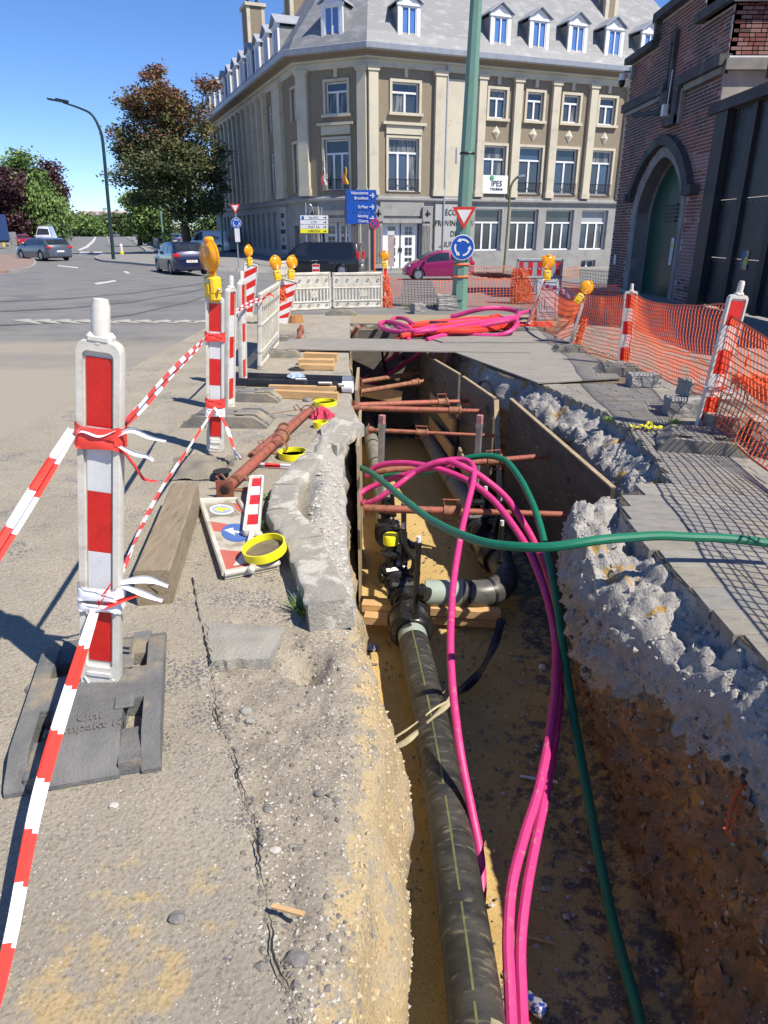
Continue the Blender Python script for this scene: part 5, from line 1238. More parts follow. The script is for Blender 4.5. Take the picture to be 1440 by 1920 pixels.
def yield_sign(root, c, s, name='yield_sign'):
    """inverted triangle, s = width"""
    h = s*.87; m_ = MB(Matrix.Translation(c)); b = [(-s/2, h*.5), (s/2, h*.5), (0, -h*.5)]
    def rnd_tri(k, y): return [(p[0]*k, y, p[1]*k-(1-k)*.02*0+(1-k)*h*.165) for p in b]
    f, r_ = rnd_tri(1, 0), rnd_tri(1, .03)
    m_.add(f+r_, [(0, 2, 1), (3, 4, 5), (0, 1, 4, 3), (1, 2, 5, 4), (2, 0, 3, 5)]); o = m_.build(name, M_signred, root)
    m_ = MB(Matrix.Translation(c)); m_.add(rnd_tri(.62, -.004), [(0, 2, 1)]); m_.build('white_field', M_signwhite, o); return o
def ring_arrow(m_, a0, a1, r_, w_, y):
    n = 10; vs = []
    for k in range(n+1):
        a = a0+(a1-a0)*k/n; vs += [((r_-w_/2)*math.cos(a), y, (r_-w_/2)*math.sin(a)), ((r_+w_/2)*math.cos(a), y, (r_+w_/2)*math.sin(a))]
    m_.add(vs, [(2*k, 2*k+1, 2*k+3, 2*k+2) for k in range(n)])
    a = a1; tx, tz = -math.sin(a), math.cos(a); sg = 1 if a1 > a0 else -1
    m_.add([((r_-w_*1.2)*math.cos(a), y, (r_-w_*1.2)*math.sin(a)), ((r_+w_*1.2)*math.cos(a), y, (r_+w_*1.2)*math.sin(a)), (r_*math.cos(a)+sg*tx*w_*1.9, y, r_*math.sin(a)+sg*tz*w_*1.9)], [(0, 1, 2)])
def roundabout_sign(root, c, r_):
    m_ = MB(Matrix.Translation(c)); m_.lathe([(0, .03), (r_, .03), (r_, 0), (r_*.97, -.002), (0, -.002)], n=36, axis='Y'); o = m_.build('roundabout_sign', M_signblue, root)
    m_ = MB(Matrix.Translation(c)); m_.lathe([(r_*.995, -.003), (r_*.93, -.006)], n=36, axis='Y', caps=False); m_.build('white_rim', M_signwhite, o)
    for k in range(3):
        m_ = MB(Matrix.Translation(c)); a = R(20+120*k); ring_arrow(m_, a+R(15), a+R(88), r_*.6, r_*.15, -.008); m_.build('arrow', M_signwhite, o)
B = at(860, 579); mast = thing('lamp_mast', 'thick pale green tapered mast leaning right with two traffic signs strapped to it', 'lamp post', B)
tpv = aty(893, 0, B.y)-B; dirv = tpv/tpv.z; m_ = MB(); m_.tube([Vector((0, 0, -.2)), dirv*1.3, dirv*tpv.z, dirv*8.5], [.175, .16, .118, .09], 8); m_.build('pole', M_gpole, mast)
m_ = MB(); q = dirv*(aty(862, 540, B.y).z); 
m_.box(dirv*.35+Vector((-.02, -.17, 0)), (.14, .03, .3)); m_.build('service_hatch', M_gpole, mast)
m_ = MB(); zz = aty(870, 290, B.y).z; m_.lathe([(.145, 0), (.155, .02), (.145, .04)], dirv*zz, 12); m_.build('strap', M_iron, mast); m_ = MB(); m_.box(dirv*zz+Vector((-.22, -.02, -.02)), (.03, .05, .28)); m_.build('bracket_box', M_galv, mast)
m_ = MB(); 
for k, z in enumerate((.62, .86)): m_.lathe([(.17, 0), (.19, .02), (.17, .045)], dirv*z, 10)
m_.build('orange_strap', M_orange, mast)
ys_ = aty(870, 409, B.y-.17)-B; yield_sign(mast, ys_, .47); rs_ = aty(867, 464, B.y-.17)-B; roundabout_sign(mast, rs_, .245)
# sign cluster left (yield, roundabout, plate)
B = G(448, 506); Y = B.y; t_ = thing('sign_post', 'thin post with small yield sign, roundabout sign and white plate behind the barriers', 'road sign', B)
m_ = MB(); m_.tube([(0, 0, 0), aty(441, 385, Y)-B], .035, 8); m_.build('pole', M_galv, t_)
yield_sign(t_, aty(441, 392, Y-.1)-B, .42*Y/30); roundabout_sign(t_, aty(443, 418, Y-.1)-B, .20*Y/30); m_ = MB(); m_.box(aty(445, 441, Y-.1)-B, (.2*Y/30, .02, .5*Y/30)); m_.build('white_plate', M_signwhite, t_)
# blue direction signs
B = G(649, 512); Y = B.y; t_ = thing('direction_sign', 'three stacked blue direction boards on a grey post', 'road sign', B); k_ = Y/1402
m_ = MB(); m_.tube([(0, 0, 0), (0, 0, 1.6), (0, 0, 1.9), aty(650, 356, Y)-B], [.24, .14, .09, .09], 12); m_.build('pole', mat('dark_grey_post', (.16, .17, .18)), t_)
for (v, ls_) in ((366.5, ('Valenciennes', 'Brunehaut')), (388, ('St.Maur',)), (409.5, ('Antoing', 'Chercq'))):
    c_ = aty(678, v, Y-.12)-B; hh = 20*k_*.93; w_ = 56*k_; m_ = MB(Matrix.Translation(c_) @ XZ); m_.prism([(-w_/2, -hh/2), (w_/2-.06, -hh/2), (w_/2, 0), (w_/2-.06, hh/2), (-w_/2, hh/2)], .03, z0=-.03); b_ = m_.build('board', M_signblue, t_)
    for i, s_ in enumerate(ls_):
        zz = (hh*.22 if len(ls_) > 1 else 0)-i*hh*.46; text('board_text', s_, hh*.40, M_signwhite, b_, Matrix.Translation(c_+Vector((w_*.22, -.045, zz))) @ XZ, .004, 'RIGHT', sx=.82, bold=.004)
    m_ = MB(Matrix.Translation(c_)); x0 = w_*.25; m_.box((x0+w_*.09, -.04, 0), (w_*.14, .008, hh*.1)); m_.beam((x0+w_*.16, -.04, 0), (x0+w_*.10, -.04, hh*.22), hh*.1, .008, up=(0, 1, 0)); m_.beam((x0+w_*.16, -.041, 0), (x0+w_*.10, -.041, -hh*.22), hh*.1, .008, up=(0, 1, 0)); m_.build('arrow', M_signwhite, b_)
# white finger boards on two thin posts
B = G(577, 512); Y = B.y; t_ = thing('direction_sign', 'four narrow white and yellow finger boards on two thin steel posts', 'road sign', B); k_ = Y/1402
for u0, u1, v1 in ((576, 573, 380), (603, 603, 388)): m_ = MB(); b0 = aty(u0, 505, Y)-B; b0.z = 0; m_.tube([b0, aty(u1, v1, Y)-B], .035, 8); m_.build('post', M_galv, t_)
for v, s_, mt, s2 in ((408, 'Site I.M.C.', M_signwhite, .8), (417, 'C.T.P.', M_signwhite, .8), (425.5, 'I.M.E.T. S.A.', M_signwhite, .8), (433.5, 'CURIE-TECH', M_yellow, .7)):
    c_ = aty(589, v, Y-.08)-B; w_ = 52*k_; hh = 7.6*k_*.93; m_ = MB(); m_.box(c_, (w_, .03, hh), bev=.012); b_ = m_.build('board', mt, t_)
    text('board_text', s_, hh*.8, M_iron, b_, Matrix.Translation(c_+Vector((0, -.022, 0))) @ XZ, .003, sx=s2)
    m_ = MB(Matrix.Translation(c_+Vector((w_*.38, -.02, 0)))); m_.box((0, 0, 0), (w_*.09, .008, hh*.12)); m_.beam((w_*.05, 0, 0), (w_*.02, 0, hh*.22), hh*.14, .008, up=(0, 1, 0)); m_.beam((w_*.05, 0.001, 0), (w_*.02, 0.001, -hh*.22), hh*.14, .008, up=(0, 1, 0)); m_.build('arrow', M_iron, b_)
m_ = MB(); c_ = aty(568, 408, Y-.10)-B; m_.box(c_, (4*k_, .03, 5*k_)); m_.build('hospital_symbol', M_signblue, t_)
m_ = MB(); m_.lathe([(.12*Y/30, 0), (.13*Y/30, .01)], aty(584, 385, Y+.4)-B, 12, axis='Y'); m_ = MB(); tt = []
for k in range(20): a = k*math.pi/10; tt.append(aty(581+9*math.sin(a), 425+42*math.cos(a)*(1), Y+.3)-B)
m_.tube(tt, .018, 5, closed=True); m_.build('wire_loop', M_galv, t_)
# no parking sign on an orange stand
B = G(702, 514); Y = B.y; t_ = thing('no_stopping_sign', 'round red and blue no stopping sign on an orange stake', 'road sign', B); c_ = aty(703, 419.5, Y-.08)-B; r_ = 9*Y/1402
m_ = MB(); m_.tube([(0, 0, 0), (0, 0, c_.z-.3)], .05, 8); m_.build('stake', M_orange, t_); m_ = MB(); m_.tube([(0, 0, c_.z-.6), (0, 0, c_.z+.1)], .03, 8); m_.build('pole', M_galv, t_)
m_ = MB(Matrix.Translation(c_)); m_.lathe([(0, .03), (r_, .03), (r_, 0), (0, 0)], n=28, axis='Y'); o = m_.build('disc', M_signred, t_); m_ = MB(Matrix.Translation(c_)); disc(m_, r_*.76, -.005); m_.build('blue_field', M_signblue, o)
m_ = MB(Matrix.Translation(c_)); m_.beam((-r_*.6, -.01, -r_*.6), (r_*.6, -.01, r_*.6), r_*.2, .006, up=(0, 1, 0)); m_.beam((r_*.6, -.011, -r_*.6), (-r_*.6, -.011, r_*.6), r_*.2, .006, up=(0, 1, 0)); m_.build('cross', M_signred, o)
# faded notice column by the doors
B = G(733, 512); Y = B.y+.5; t_ = thing('notice_board', 'tall faded notice board on a post left of the white doors', 'notice board', B); a = aty(734, 470, Y)-B; m_ = MB(); m_.box((0, 0, 1.0), (.08, .08, 2.0)); m_.build('post', M_galv, t_)
m_ = MB(); m_.box((0, -.06, a.z), (12*Y/1402, .05, 60*Y/1500)); m_.build('panel', mat('faded_poster', (.42, .30, .27), (.5, .42, .38), 4, .7), t_); m_ = MB(); m_.box((0, -.07, a.z+33*Y/1500), (13*Y/1402, .06, 8*Y/1500)); m_.build('header', M_signwhite, t_)
B = G(293, 460); t_ = thing('sign_post', 'small blue and white sign plates by the parapet end', 'road sign', B); Y = B.y; m_ = MB(); m_.tube([(0, 0, 0), aty(297, 434, Y)-B], .04, 6); m_.build('pole', M_galv, t_); m_ = MB(); m_.box(aty(297, 439, Y-.1)-B, (.5, .03, .6)); m_.build('blue_plate', M_signblue, t_)
m_ = MB(); c_ = aty(300, 455, Y-.2)-B; m_.box(c_, (.9, .03, .9), ry=.78); m_.build('striped_plate', M_signwhite, t_)
# ================================================================ site furniture
def orient(P0, P1, rz=0.):
    """local z runs P0->P1, local x turned by rz about it"""
    z = (P1-P0).normalized(); x = Vector((math.cos(rz), math.sin(rz), 0)); x = (x-z*x.dot(z)).normalized(); y = z.cross(x)
    M = Matrix((x, y, z)).transposed().to_4x4(); M.translation = P0; return M
def rounded(w_, h0, h1, r_, n=5, flatb=False):
    pts = []
    for cx, cz, a0 in ((w_/2-r_, h0+r_, -90), (w_/2-r_, h1-r_, 0), (-w_/2+r_, h1-r_, 90), (-w_/2+r_, h0+r_, 180)):
        for k in range(n): a = R(a0+90*k/(n-1)); pts.append((cx+r_*math.cos(a), cz+r_*math.sin(a)))
    return pts
def beacon(label, P0, P1, W=.137, rz=0., squares=5, group='beacons along the trench', diag=False, name='marker_beacon', post=True, scratched=False):
    L = (P1-P0).length; t = thing(name, label, 'beacon', (0, 0, 0), 0, group); t.matrix_basis = orient(P0, P1, rz)
    s = L/1.13; r_ = min(.03*s, W*.25); T = .045*s
    FX = Matrix.Rotation(R(90), 4, 'X')
    # frame ring with a rounded outline and a raised rim
    out = rounded(W, 0, L, r_); inn = rounded(W-.036*s, .10*s, L-.028*s, r_*.5); n = len(out)
    rings = [([(p[0], -T/2+.006, p[1]) for p in out]), ([(p[0]*.975, -T/2, L/2+(p[1]-L/2)*.996) for p in out]), ([(p[0], -T/2, p[1]) for p in inn]), ([(p[0], -T/2+.012, p[1]) for p in inn])]
    back = [[(p[0], -p[1], p[2]) for p in r2] for r2 in rings]
    m_ = MB(); allr = list(reversed(rings))+back
    for r2 in allr: m_.v += [Vector(p) for p in r2]
    for i in range(len(allr)-1):
        for k in range(n): m_.f.append((i*n+k, i*n+(k+1) % n, (i+1)*n+(k+1) % n, (i+1)*n+k)); m_.mi.append(0)
    m_.f += [tuple(range(n)), tuple(range((len(allr)-1)*n, len(allr)*n))]; m_.mi += [0, 0]
    m_.box((-.0, -T/2-.001, .075*s), (W*.62, .008, .012*s)); m_.tube([(-W*.38, -T/2, .06*s), (-W*.25, -T/2, .03*s), (W*.25, -T/2, .03*s), (W*.38, -T/2, .06*s)], .005*s, 6)
    m_.build('panel', M_white, t, smooth=SA)
    w2 = W-.052*s; z0, z1 = .12*s, L-.045*s; hs = (z1-z0)/squares
    for sd in (-1, 1):
        if diag:
            for k in range(4):
                a = z0+(z1-z0)*(k-.5)/3.5; q = [(-w2/2, a), (w2/2, a+.35*w2*2), (w2/2, a+.35*w2*2+(z1-z0)/7), (-w2/2, a+(z1-z0)/7)]; q = [(x, max(z0, min(z1, z))) for x, z in q]
                m_ = MB(); m_.add([(x, sd*(T/2-.009), z) for x, z in q], [(0, 1, 2, 3)]); m_.build('red_reflector', M_red, t)
            m_ = MB(); m_.box((0, sd*(T/2-.0115), (z0+z1)/2), (w2, .002, z1-z0)); m_.build('white_reflector', M_refw, t)
        else:
            for k in range(squares):
                m_ = MB(); m_.box((0, sd*(T/2-.0105), z0+hs*(k+.5)), (w2, .004, hs-.0008)); m_.build('red_reflector' if k % 2 == 0 else 'white_reflector', M_red if k % 2 == 0 else M_refw, t)
    if post:
        m_ = MB(); m_.lathe([(.022*s*1.1, L-.01), (.022*s*1.1, L+.085*s), (.019*s, L+.105*s), (0, L+.108*s)], n=14); m_.box((0, 0, L+.005), (.07*s, .05*s, .03*s), bev=.01*s); m_.build('post', M_white, t, smooth=SA)
    return t
def rubber_base(label, c, rz, L=.77, W=.42, H_=.10, dusty=False, text_=False, name='rubber_base', group='rubber beacon feet', tilt=(0, 0)):
    t = thing(name, label, 'rubber foot', c, rz, group, rx=tilt[0], ry=tilt[1]); m_ = MB(); rw = W*.13; sl = L*.16
    prof = [(-L/2, 0), (-L/2, .015), (-L/2+.015, .03), (-L/2+sl, H_), (L/2-sl, H_), (L/2-.015, .03), (L/2, .015), (L/2, 0)]
    def bar(y0, y1, e=0.):
        p = [(x, y0, z-e if z > .03 else z) for x, z in prof]+[(x, y1, z-e if z > .03 else z) for x, z in prof]; n = len(prof)
        m_.add(p, [tuple(range(n)), tuple(reversed(range(n, 2*n)))]+[(k, k+n, (k+1) % n+n, (k+1) % n) for k in range(n)])
    inn = W/2-rw*2.1
    # centre body split round the post socket
    bar(-inn, inn)
    for sg in (-1, 1):
        bar(sg*(W/2-rw), sg*W/2, .004) if sg > 0 else bar(-W/2, -(W/2-rw), .004)
        for x, w2 in ((-L/2+.09, .16), (0, L*.24), (L/2-.09, .16)):
            hh = H_-.006 if x == 0 else .045
            m_.box((x, sg*(W/2-rw*1.55), hh/2+.001), (w2, rw*1.15, hh))
    m_.build('body', M_rubdust if dusty else M_rubber, t, smooth=SA)
    for c2, s2 in (((-.12, .09, H_+.004), (.10, .05, .012)), ((.12, -.09, H_+.004), (.08, .05, .012)), ((-.12, -.10, H_+.003), (.06, .06, .01))): m2 = MB(); m2.box(c2, s2, bev=.004); m2.build('stacking_lug', M_rubdust if dusty else M_rubber, t)
    m2 = MB(); m2.cyl((.06, .0, H_-.003), .018, .006, 12); m2.build('drain_hole', M_dark, t)
    if text_:
        for i, (s_, sz) in enumerate((('Uni', .055), ('Kompakt K1', .05))):
            text('embossed_text', s_, sz, M_rubdust, t, Matrix.Translation((-.17-i*.05, 0, H_+.004)) @ Matrix.Rotation(R(-90), 4, 'Z'), .004)
    return t
def lamp(label, P, s=1., rz=0., lean=0., group='amber warning lamps', base=True):
    t = thing('warning_lamp', label, 'warning lamp', P, rz, group, ry=lean); S = Matrix.Scale(s, 4)
    m_ = MB(S); m_.lathe([(0, -.035), (.055, -.030), (.085, -.012), (.092, 0), (.085, .012), (.055, .030), (0, .035)], (0, 0, .235), 24, axis='Y'); m_.box((0, 0, .13), (.05, .045, .04), bev=.01); m_.build('lens', M_lamp, t, smooth=SA)
    m_ = MB(S); m_.lathe([(.093, -.006), (.098, 0), (.093, .006)], (0, 0, .235), 24, axis='Y', closed=True); m_.box((0, 0, .325), (.05, .05, .03), bev=.01)
    for k in range(4): m_.lathe([(.02+k*.018, -.0345+.003*k), (.024+k*.018, -.037+.003*k)], (0, 0, .235), 20, axis='Y', closed=True)
    m_.build('lens_rim', M_lamp, t)
    m_ = MB(S); m_.box((0, 0, .075), (.105, .07, .10), bev=.012); m_.box((0, -.004, .02), (.095, .065, .07), bev=.012); m_.box((0, -.038, .055), (.05, .012, .06), bev=.005); m_.build('battery_box', M_lampbox, t)
    m_ = MB(S); m_.lathe([(.008, 0), (.012, .005), (.008, .01)], (.07, 0, .05), 8); m_.cyl((.05, 0, .05), .006, .03, 6, axis='X'); m_.build('key_bolt', M_galv, t)
    m_ = MB(S); m_.box((.0, -.037, .1), (.045, .003, .022)); m_.build('label', M_galv, t); return t
TIE = {}
def tape(label, pts, wd=.05, seg=.105, sag=0., twist=.6, wraps=(), tails=(), group='red and white barrier tape', start_red=False):
    """striped ribbon, gathered into folds; wraps = bands round a panel (matrix,w,z0,z1,colour), tails = loose ends"""
    P = [Vector(p) for p in pts]
    if len(P) == 2: P = [P[0], P[0].lerp(P[1], .25)-Vector((0, 0, sag*.75)), P[0].lerp(P[1], .5)-Vector((0, 0, sag)), P[0].lerp(P[1], .75)-Vector((0, 0, sag*.75)), P[1]]
    P = smooth_path(P, 14); root = thing('barrier_tape', label, 'barrier tape', P[0], 0, group)
    rb = MB()
    D = [0]
    for a, b in zip(P, P[1:]): D.append(D[-1]+(b-a).length)
    # resample exactly at the stripe boundaries
    q = [k*seg/3 for k in range(int(D[-1]/(seg/3))+1)]+[D[-1]]; S_ = []; j = 0
    for d in q:
        while j < len(D)-2 and D[j+1] < d: j += 1
        t = (d-D[j])/max(1e-6, D[j+1]-D[j]); S_.append(P[j].lerp(P[j+1], min(1, t)))
    rows = []
    for i, p in enumerate(S_):
        d = (S_[min(i+1, len(S_)-1)]-S_[max(i-1, 0)]).normalized(); sd = d.cross(Vector((0, 0, 1))).normalized(); up = sd.cross(d)
        a = .55+twist*math.sin(i*.09+len(S_)); e = up*math.cos(a)+sd*math.sin(a); f_ = d.cross(e); ww = wd*(1-.35*math.exp(-min(i, len(S_)-1-i)/5))
        fold = (0, .26, -.16, .22, 0)
        rows.append([p+e*ww*(k/4-.5)+f_*ww*fold[k]*(1+.3*math.sin(i*.2+k)) for k in range(5)])
    for i in range(len(rows)-1):
        c_ = (i//3) % 2 if not start_red else (i//3+1) % 2
        for k in range(4): rb.f.append((i*5+k, i*5+k+1, i*5+k+6, i*5+k+5)); rb.mi.append(c_)
    for q_ in rows: rb.v += q_
    rb.build('ribbon', [M_tapew, M_taper], root, world=True, smooth=SA, recalc=False)
    for (M, W, z0, z1, col) in wraps:
        m_ = MB(); T = .032; n = 28; K = 5
        for k in range(K+1):
            for i in range(n):
                a = 2*math.pi*i/n; ca, sa = math.cos(a), math.sin(a); e = .35
                x = math.copysign(abs(ca)**e, ca)*(W/2+.006)+.002*math.sin(k*3+i); y = math.copysign(abs(sa)**e, sa)*(T+.004)+.0035*math.sin(k*2.4+i*1.3); z = z0+(z1-z0)*(k/K)+.014*ca*math.sin(k*1.9)+.006*math.sin(i*.9+k)
                m_.v.append(M @ Vector((x, y, z)))
        for k in range(K):
            for i in range(n): m_.f.append((k*n+i, k*n+(i+1) % n, (k+1)*n+(i+1) % n, (k+1)*n+i)); m_.mi.append(0)
        m_.build('wrap', M_taper if col else M_tapew, root, world=True, smooth=SA)
    for (A, pts2, col, w2) in tails:
        Q = smooth_path([A]+[A+Vector(p) for p in pts2], 5); m_ = MB()
        for i, p in enumerate(Q):
            w3 = .62*w2*(.4+.6*math.sin(math.pi*min(1, (i+1)/len(Q)*1.1)))
            m_.v += [p+Vector((0, .004, w3/2)), p+Vector((.002, .010, .08*w3)), p+Vector((0, -.003, -w3/2))]
        for i in range(len(Q)-1):
            for k in range(2): m_.f.append((i*3+k, i*3+k+1, i*3+k+4, i*3+k+3)); m_.mi.append(0)
        m_.build('loose_end', M_taper if col else M_tapew, root, world=True)
    return root
def net(label, A0, A1, B0, B1, cell=(.055, .045), sag=.05, r=.0018, bulge=.04, name='safety_net', group='orange safety nets', seed=0, mat_=None, slump=0.):
    """plastic mesh between top edge A0-B0... A0=top start, A1=bottom start, B0=top end, B1=bottom end"""
    nx = max(4, int((B0-A0).length/cell[0])); nz = max(4, int((A0-A1).length/cell[1])); m_ = MB(); nrm = (B0-A0).cross(Vector((0, 0, 1))).normalized()
    def pt(i, j):
        u, v = i/nx, j/nz; top = A0.lerp(B0, u); bot = A1.lerp(B1, u); p = top.lerp(bot, v); s_ = math.sin(math.pi*u)
        p = p+Vector((0, 0, -sag*s_*(1-v*.6)-slump*s_*v)); p += nrm*(bulge*s_*math.sin(v*4+seed)+.03*noise.noise(Vector((u*4+seed, v*3, 0))))
        p += Vector((.010*noise.noise(Vector((u*7, v*6, seed+3))), 0, .016*noise.noise(Vector((u*6, v*6, seed))))); return p
    G_ = [[pt(i, j) for i in range(nx+1)] for j in range(nz+1)]
    for j in range(nz+1): m_.tube(G_[j], r*(1.7 if j in (0, nz) else 1.), 3, caps=False)
    for i in range(nx+1): m_.tube([G_[j][i] for j in range(nz+1)], r*1.15, 3, caps=False)
    o = m_.build(name, mat_ or M_orange, recalc=False); return tag(o, label, 'safety net', group)

# --- beacons (left row)
n0, n1 = aty(191, 1292, 2.0), aty(189, 637, 2.0); bc1 = beacon('near red and white beacon with tape knots, closest to the viewer', n0, n1, .127)
bb = at(196, 1330, .0); rubber_base('black rubber foot under the closest beacon with embossed lettering', (-.975, 1.955, 0), R(105), .77, .43, .075, text_=True)
p0, p1 = aty(404, 846, 4.9), aty(403, 556, 4.9); bc2 = beacon('second beacon from the viewer, carrying a large amber lamp', p0, p1, .125, .12)
lamp('largest amber lamp on top of the second beacon', aty(401, 560, 4.9), 1.15, R(-48))
p0, p1 = aty(430, 770, 6.15), aty(433, 540, 6.15); bc3 = beacon('beacon seen edge-on just right of the amber lamp beacon', p0, p1, .13, R(72))
p0, p1 = aty(456, 727, 7.2), aty(453, 528, 7.2); beacon('slimmer edge-on beacon between the black pipes and the barrier', p0, p1, .13, R(78))
rubber_base('dusty rubber foot lying across under the second beacon', at(430, 793, 0), R(-3), .72, .36, .10, True)
rubber_base('grey rubber foot with chamfered end beside the timber', at(470, 748, 0), R(-6), .62, .3, .09, True)
rubber_base('ribbed rubber foot at the near end of the white barrier', at(528, 668, 0), R(8), .5, .3, .08, True)
rubber_base('flat rubber foot beyond the steel plate, below the leaning board', at(533, 637, 0), R(2), .65, .35, .07, True)
rubber_base('rubber foot in front of the twin white barriers', at(640, 590, 0), R(5), .6, .35, .08, True)
p0, p1 = aty(461, 597, 13.6), aty(471, 494, 13.6); beacon('wide beacon with diagonal red and white stripes and lamp', p0, p1, .26, .35, diag=True, post=False); lamp('small amber lamp above the diagonal striped beacon', aty(468, 497, 13.6), 1.05, R(50))
p0, p1 = aty(523, 610, 12.6), aty(544, 524, 12.6); beacon('leaning chevron board wrapped with orange net behind the edge-on barrier', p0, p1, .30, .5, diag=True, post=False)
lamp('amber lamp leaning left on the tilted chevron board', aty(521, 524, 12.3), 1.15, .6, -.1); lamp('round amber lamp on the right of the tilted chevron board', aty(545, 522, 12.3), 1.1, R(35), .15)
p0, p1 = aty(593, 520, 20), aty(592, 495, 20); beacon('small beacon peeking over the white barriers before the black van', p0, p1, .2)
p0, p1 = aty(719, 577, 15.6), aty(722, 500, 15.6); beacon('beacon at the right end of the twin barriers', p0, p1, .14, .9, post=False); lamp('small amber lamp at the right end of the twin barriers', aty(721, 503, 15.6), 1.05)
# --- right row
p0, p1 = aty(1318, 812, 5.45), aty(1385, 553, 5.45); R4 = beacon('nearest right beacon, leaning right beside stacked blocks', p0, p1, .155, .10); R4p = (p0, p1)
p0, p1 = aty(1168, 690, 8.35), aty(1184, 546, 8.35); beacon('second right beacon, upright with spiral string between two nets', p0, p1, .145, -.15); R3p = (p0, p1)
p0, p1 = aty(1067, 652, 9.9), aty(1099, 548, 9.9); beacon('white edge-on beacon leaning right with a drooping lamp', p0, p1, .14, R(70)); R2p = (p0, p1)
p0, p1 = aty(988, 614, 12.1), aty(1021, 524, 12.1); beacon('leaning edge-on beacon with upright amber lamp behind the conduit coil', p0, p1, .14, R(60)); R1p = (p0, p1)
lamp('amber lamp on top of the leaning beacon before the grey barrier', aty(1025, 524, 12.1), 1.15); lamp('drooping amber lamp tied to the white leaning beacon', aty(1080, 566, 9.8), .95, 0, .6)
lamp('tiny far amber lamp, left one of two behind the nets', aty(1018, 498, 17.5), .65); lamp('tiny far amber lamp, right one of two behind the nets', aty(1036, 498, 17.5), .65)
rubber_base('large dusty rubber foot half under the shadow of the net', at(1312, 836, 0), R(-18), .62, .46, .10, True)
rubber_base('ribbed rubber foot under the upright right beacon', at(1160, 700, 0), R(-8), .55, .34, .10, True)
rubber_base('crumbled rubber foot under the white leaning beacon', at(1066, 662, 0), R(-6), .45, .32, .10, True)
rubber_base('flat rubber foot beside the end of the red conduits', at(1000, 624, 0), R(-2), .75, .32, .08, True)
# --- plastic barriers
def barrier(label, a, b, hgt, mat_=M_white, tilt=0., name='plastic_barrier', band=None):
    d = b-a; W = d.length; t = thing(name, label, 'barrier', a, math.atan2(d.y, d.x), 'white plastic barriers', rx=tilt); T = .05
    m_ = MB(); m_.box((W/2, 0, hgt-.03), (W, T, .06), bev=.012); m_.box((W/2, 0, hgt*.58), (W, T, .035), bev=.01); m_.box((W/2, 0, hgt*.22), (W, T, .035), bev=.01); m_.box((W/2, 0, .03), (W, T, .05), bev=.01); m_.box((.025, 0, hgt/2), (.05, T, hgt), bev=.01); m_.box((W-.025, 0, hgt/2), (.05, T, hgt), bev=.01); m_.build('frame', mat_, t)
    m_ = MB(); m_.box((W/2, 0, hgt*.77), (W-.1, T*.5, hgt*.36)); o = m_.build('upper_board', band or mat_, t)
    m_ = MB(); m_.box((W/2, 0, hgt*.125), (W-.1, T*.5, hgt*.17)); o2 = m_.build('lower_board', mat_, t)
    n = max(5, int(W/.2))
    for k in range(n):
        for zz, oo in ((hgt*.79, o), (hgt*.13, o2)):
            m_ = MB(); m_.lathe([(.0, .0), (.024, -.004), (.028, -.014), (.02, -.006)], (.1+(W-.2)*k/(n-1), -T*.25, zz), 10, axis='Y'); m_.build('round_recess', M_signback, oo)
    n = max(6, int(W/.075))
    for k in range(n):
        m_ = MB(); m_.box((.08+(W-.16)*k/(n-1), 0, hgt*.40), (.034, T*.7, hgt*.34)); m_.build('bar', mat_, t)
    m_ = MB(); m_.box((W*.62, -T*.3, hgt*.42), (.16, .02, hgt*.17)); m_.build('plate', mat_, t)
    if band:
        for k in range(5): m_ = MB(); m_.box((W*(k+.5)/5, -T*.27, hgt*.78), (W*.1, .004, hgt*.3)); m_.build('red_panel', M_red, o)
    return t
M_white2 = mat('dirty_white_plastic', (.66, .64, .57), (.5, .46, .37), 6, .5, third=(.32, .26, .17), tscale=7, tpos=(.6, .8)); M_wshade = mat('shaded_white_plastic', (.35, .38, .42), (.28, .3, .33), 5, .5)  # second plastic is the white one with shade put into its colour
barrier('white plastic barrier seen nearly edge-on, leaning beside the pipes', at(486, 693, 0), at(520, 648, 0), .86, M_white2, .07)
barrier('left of the twin white slotted barriers in front of the black van', at(538, 584, 0), at(621, 580, 0), .74, M_white2); barrier('right of the twin white slotted barriers in front of the doors', at(624, 579, 0), at(717, 577, 0), .72, M_white2)
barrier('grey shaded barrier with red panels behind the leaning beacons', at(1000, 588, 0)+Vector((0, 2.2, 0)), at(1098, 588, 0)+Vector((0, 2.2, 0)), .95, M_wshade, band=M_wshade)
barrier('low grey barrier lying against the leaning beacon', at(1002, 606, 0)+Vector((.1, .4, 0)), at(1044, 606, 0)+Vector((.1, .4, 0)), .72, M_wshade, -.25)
barrier('far white barrier end behind the tilted lamps', at(508, 560, 0)+Vector((0, 1, 0)), at(530, 558, 0)+Vector((0, 2, 0)), .8, M_white2)
# --- nets
up = Vector((0, 0, .86))
def onb(Pp, f, dx=0.): return Pp[0].lerp(Pp[1], f)+Vector((dx, .04, 0))
net('orange net stretched between the nearest and second right beacons', onb(R3p, .99), onb(R3p, .06), onb(R4p, .93), onb(R4p, .25), (.060, .040), .06, .0040, .10, seed=1)
net('orange net from the nearest right beacon running off the right edge', onb(R4p, .86), onb(R4p, .12), Vector((2.12, 1.9, .92)), Vector((2.2, 2.0, .04)), (.066, .048), .05, .0048, .10, seed=2)
net('orange net in front of the gate shade, left of the upright beacon', onb(R2p, .97), onb(R2p, .06), onb(R3p, .97), onb(R3p, .08), (.06, .042), .04, .0038, .05, seed=3)
net('twisted orange net sagging between the two leaning beacons', onb(R1p, .9), onb(R1p, .35), onb(R2p, .85), onb(R2p, .25), (.05, .05), .10, .0045, .1, seed=4, slump=.25)
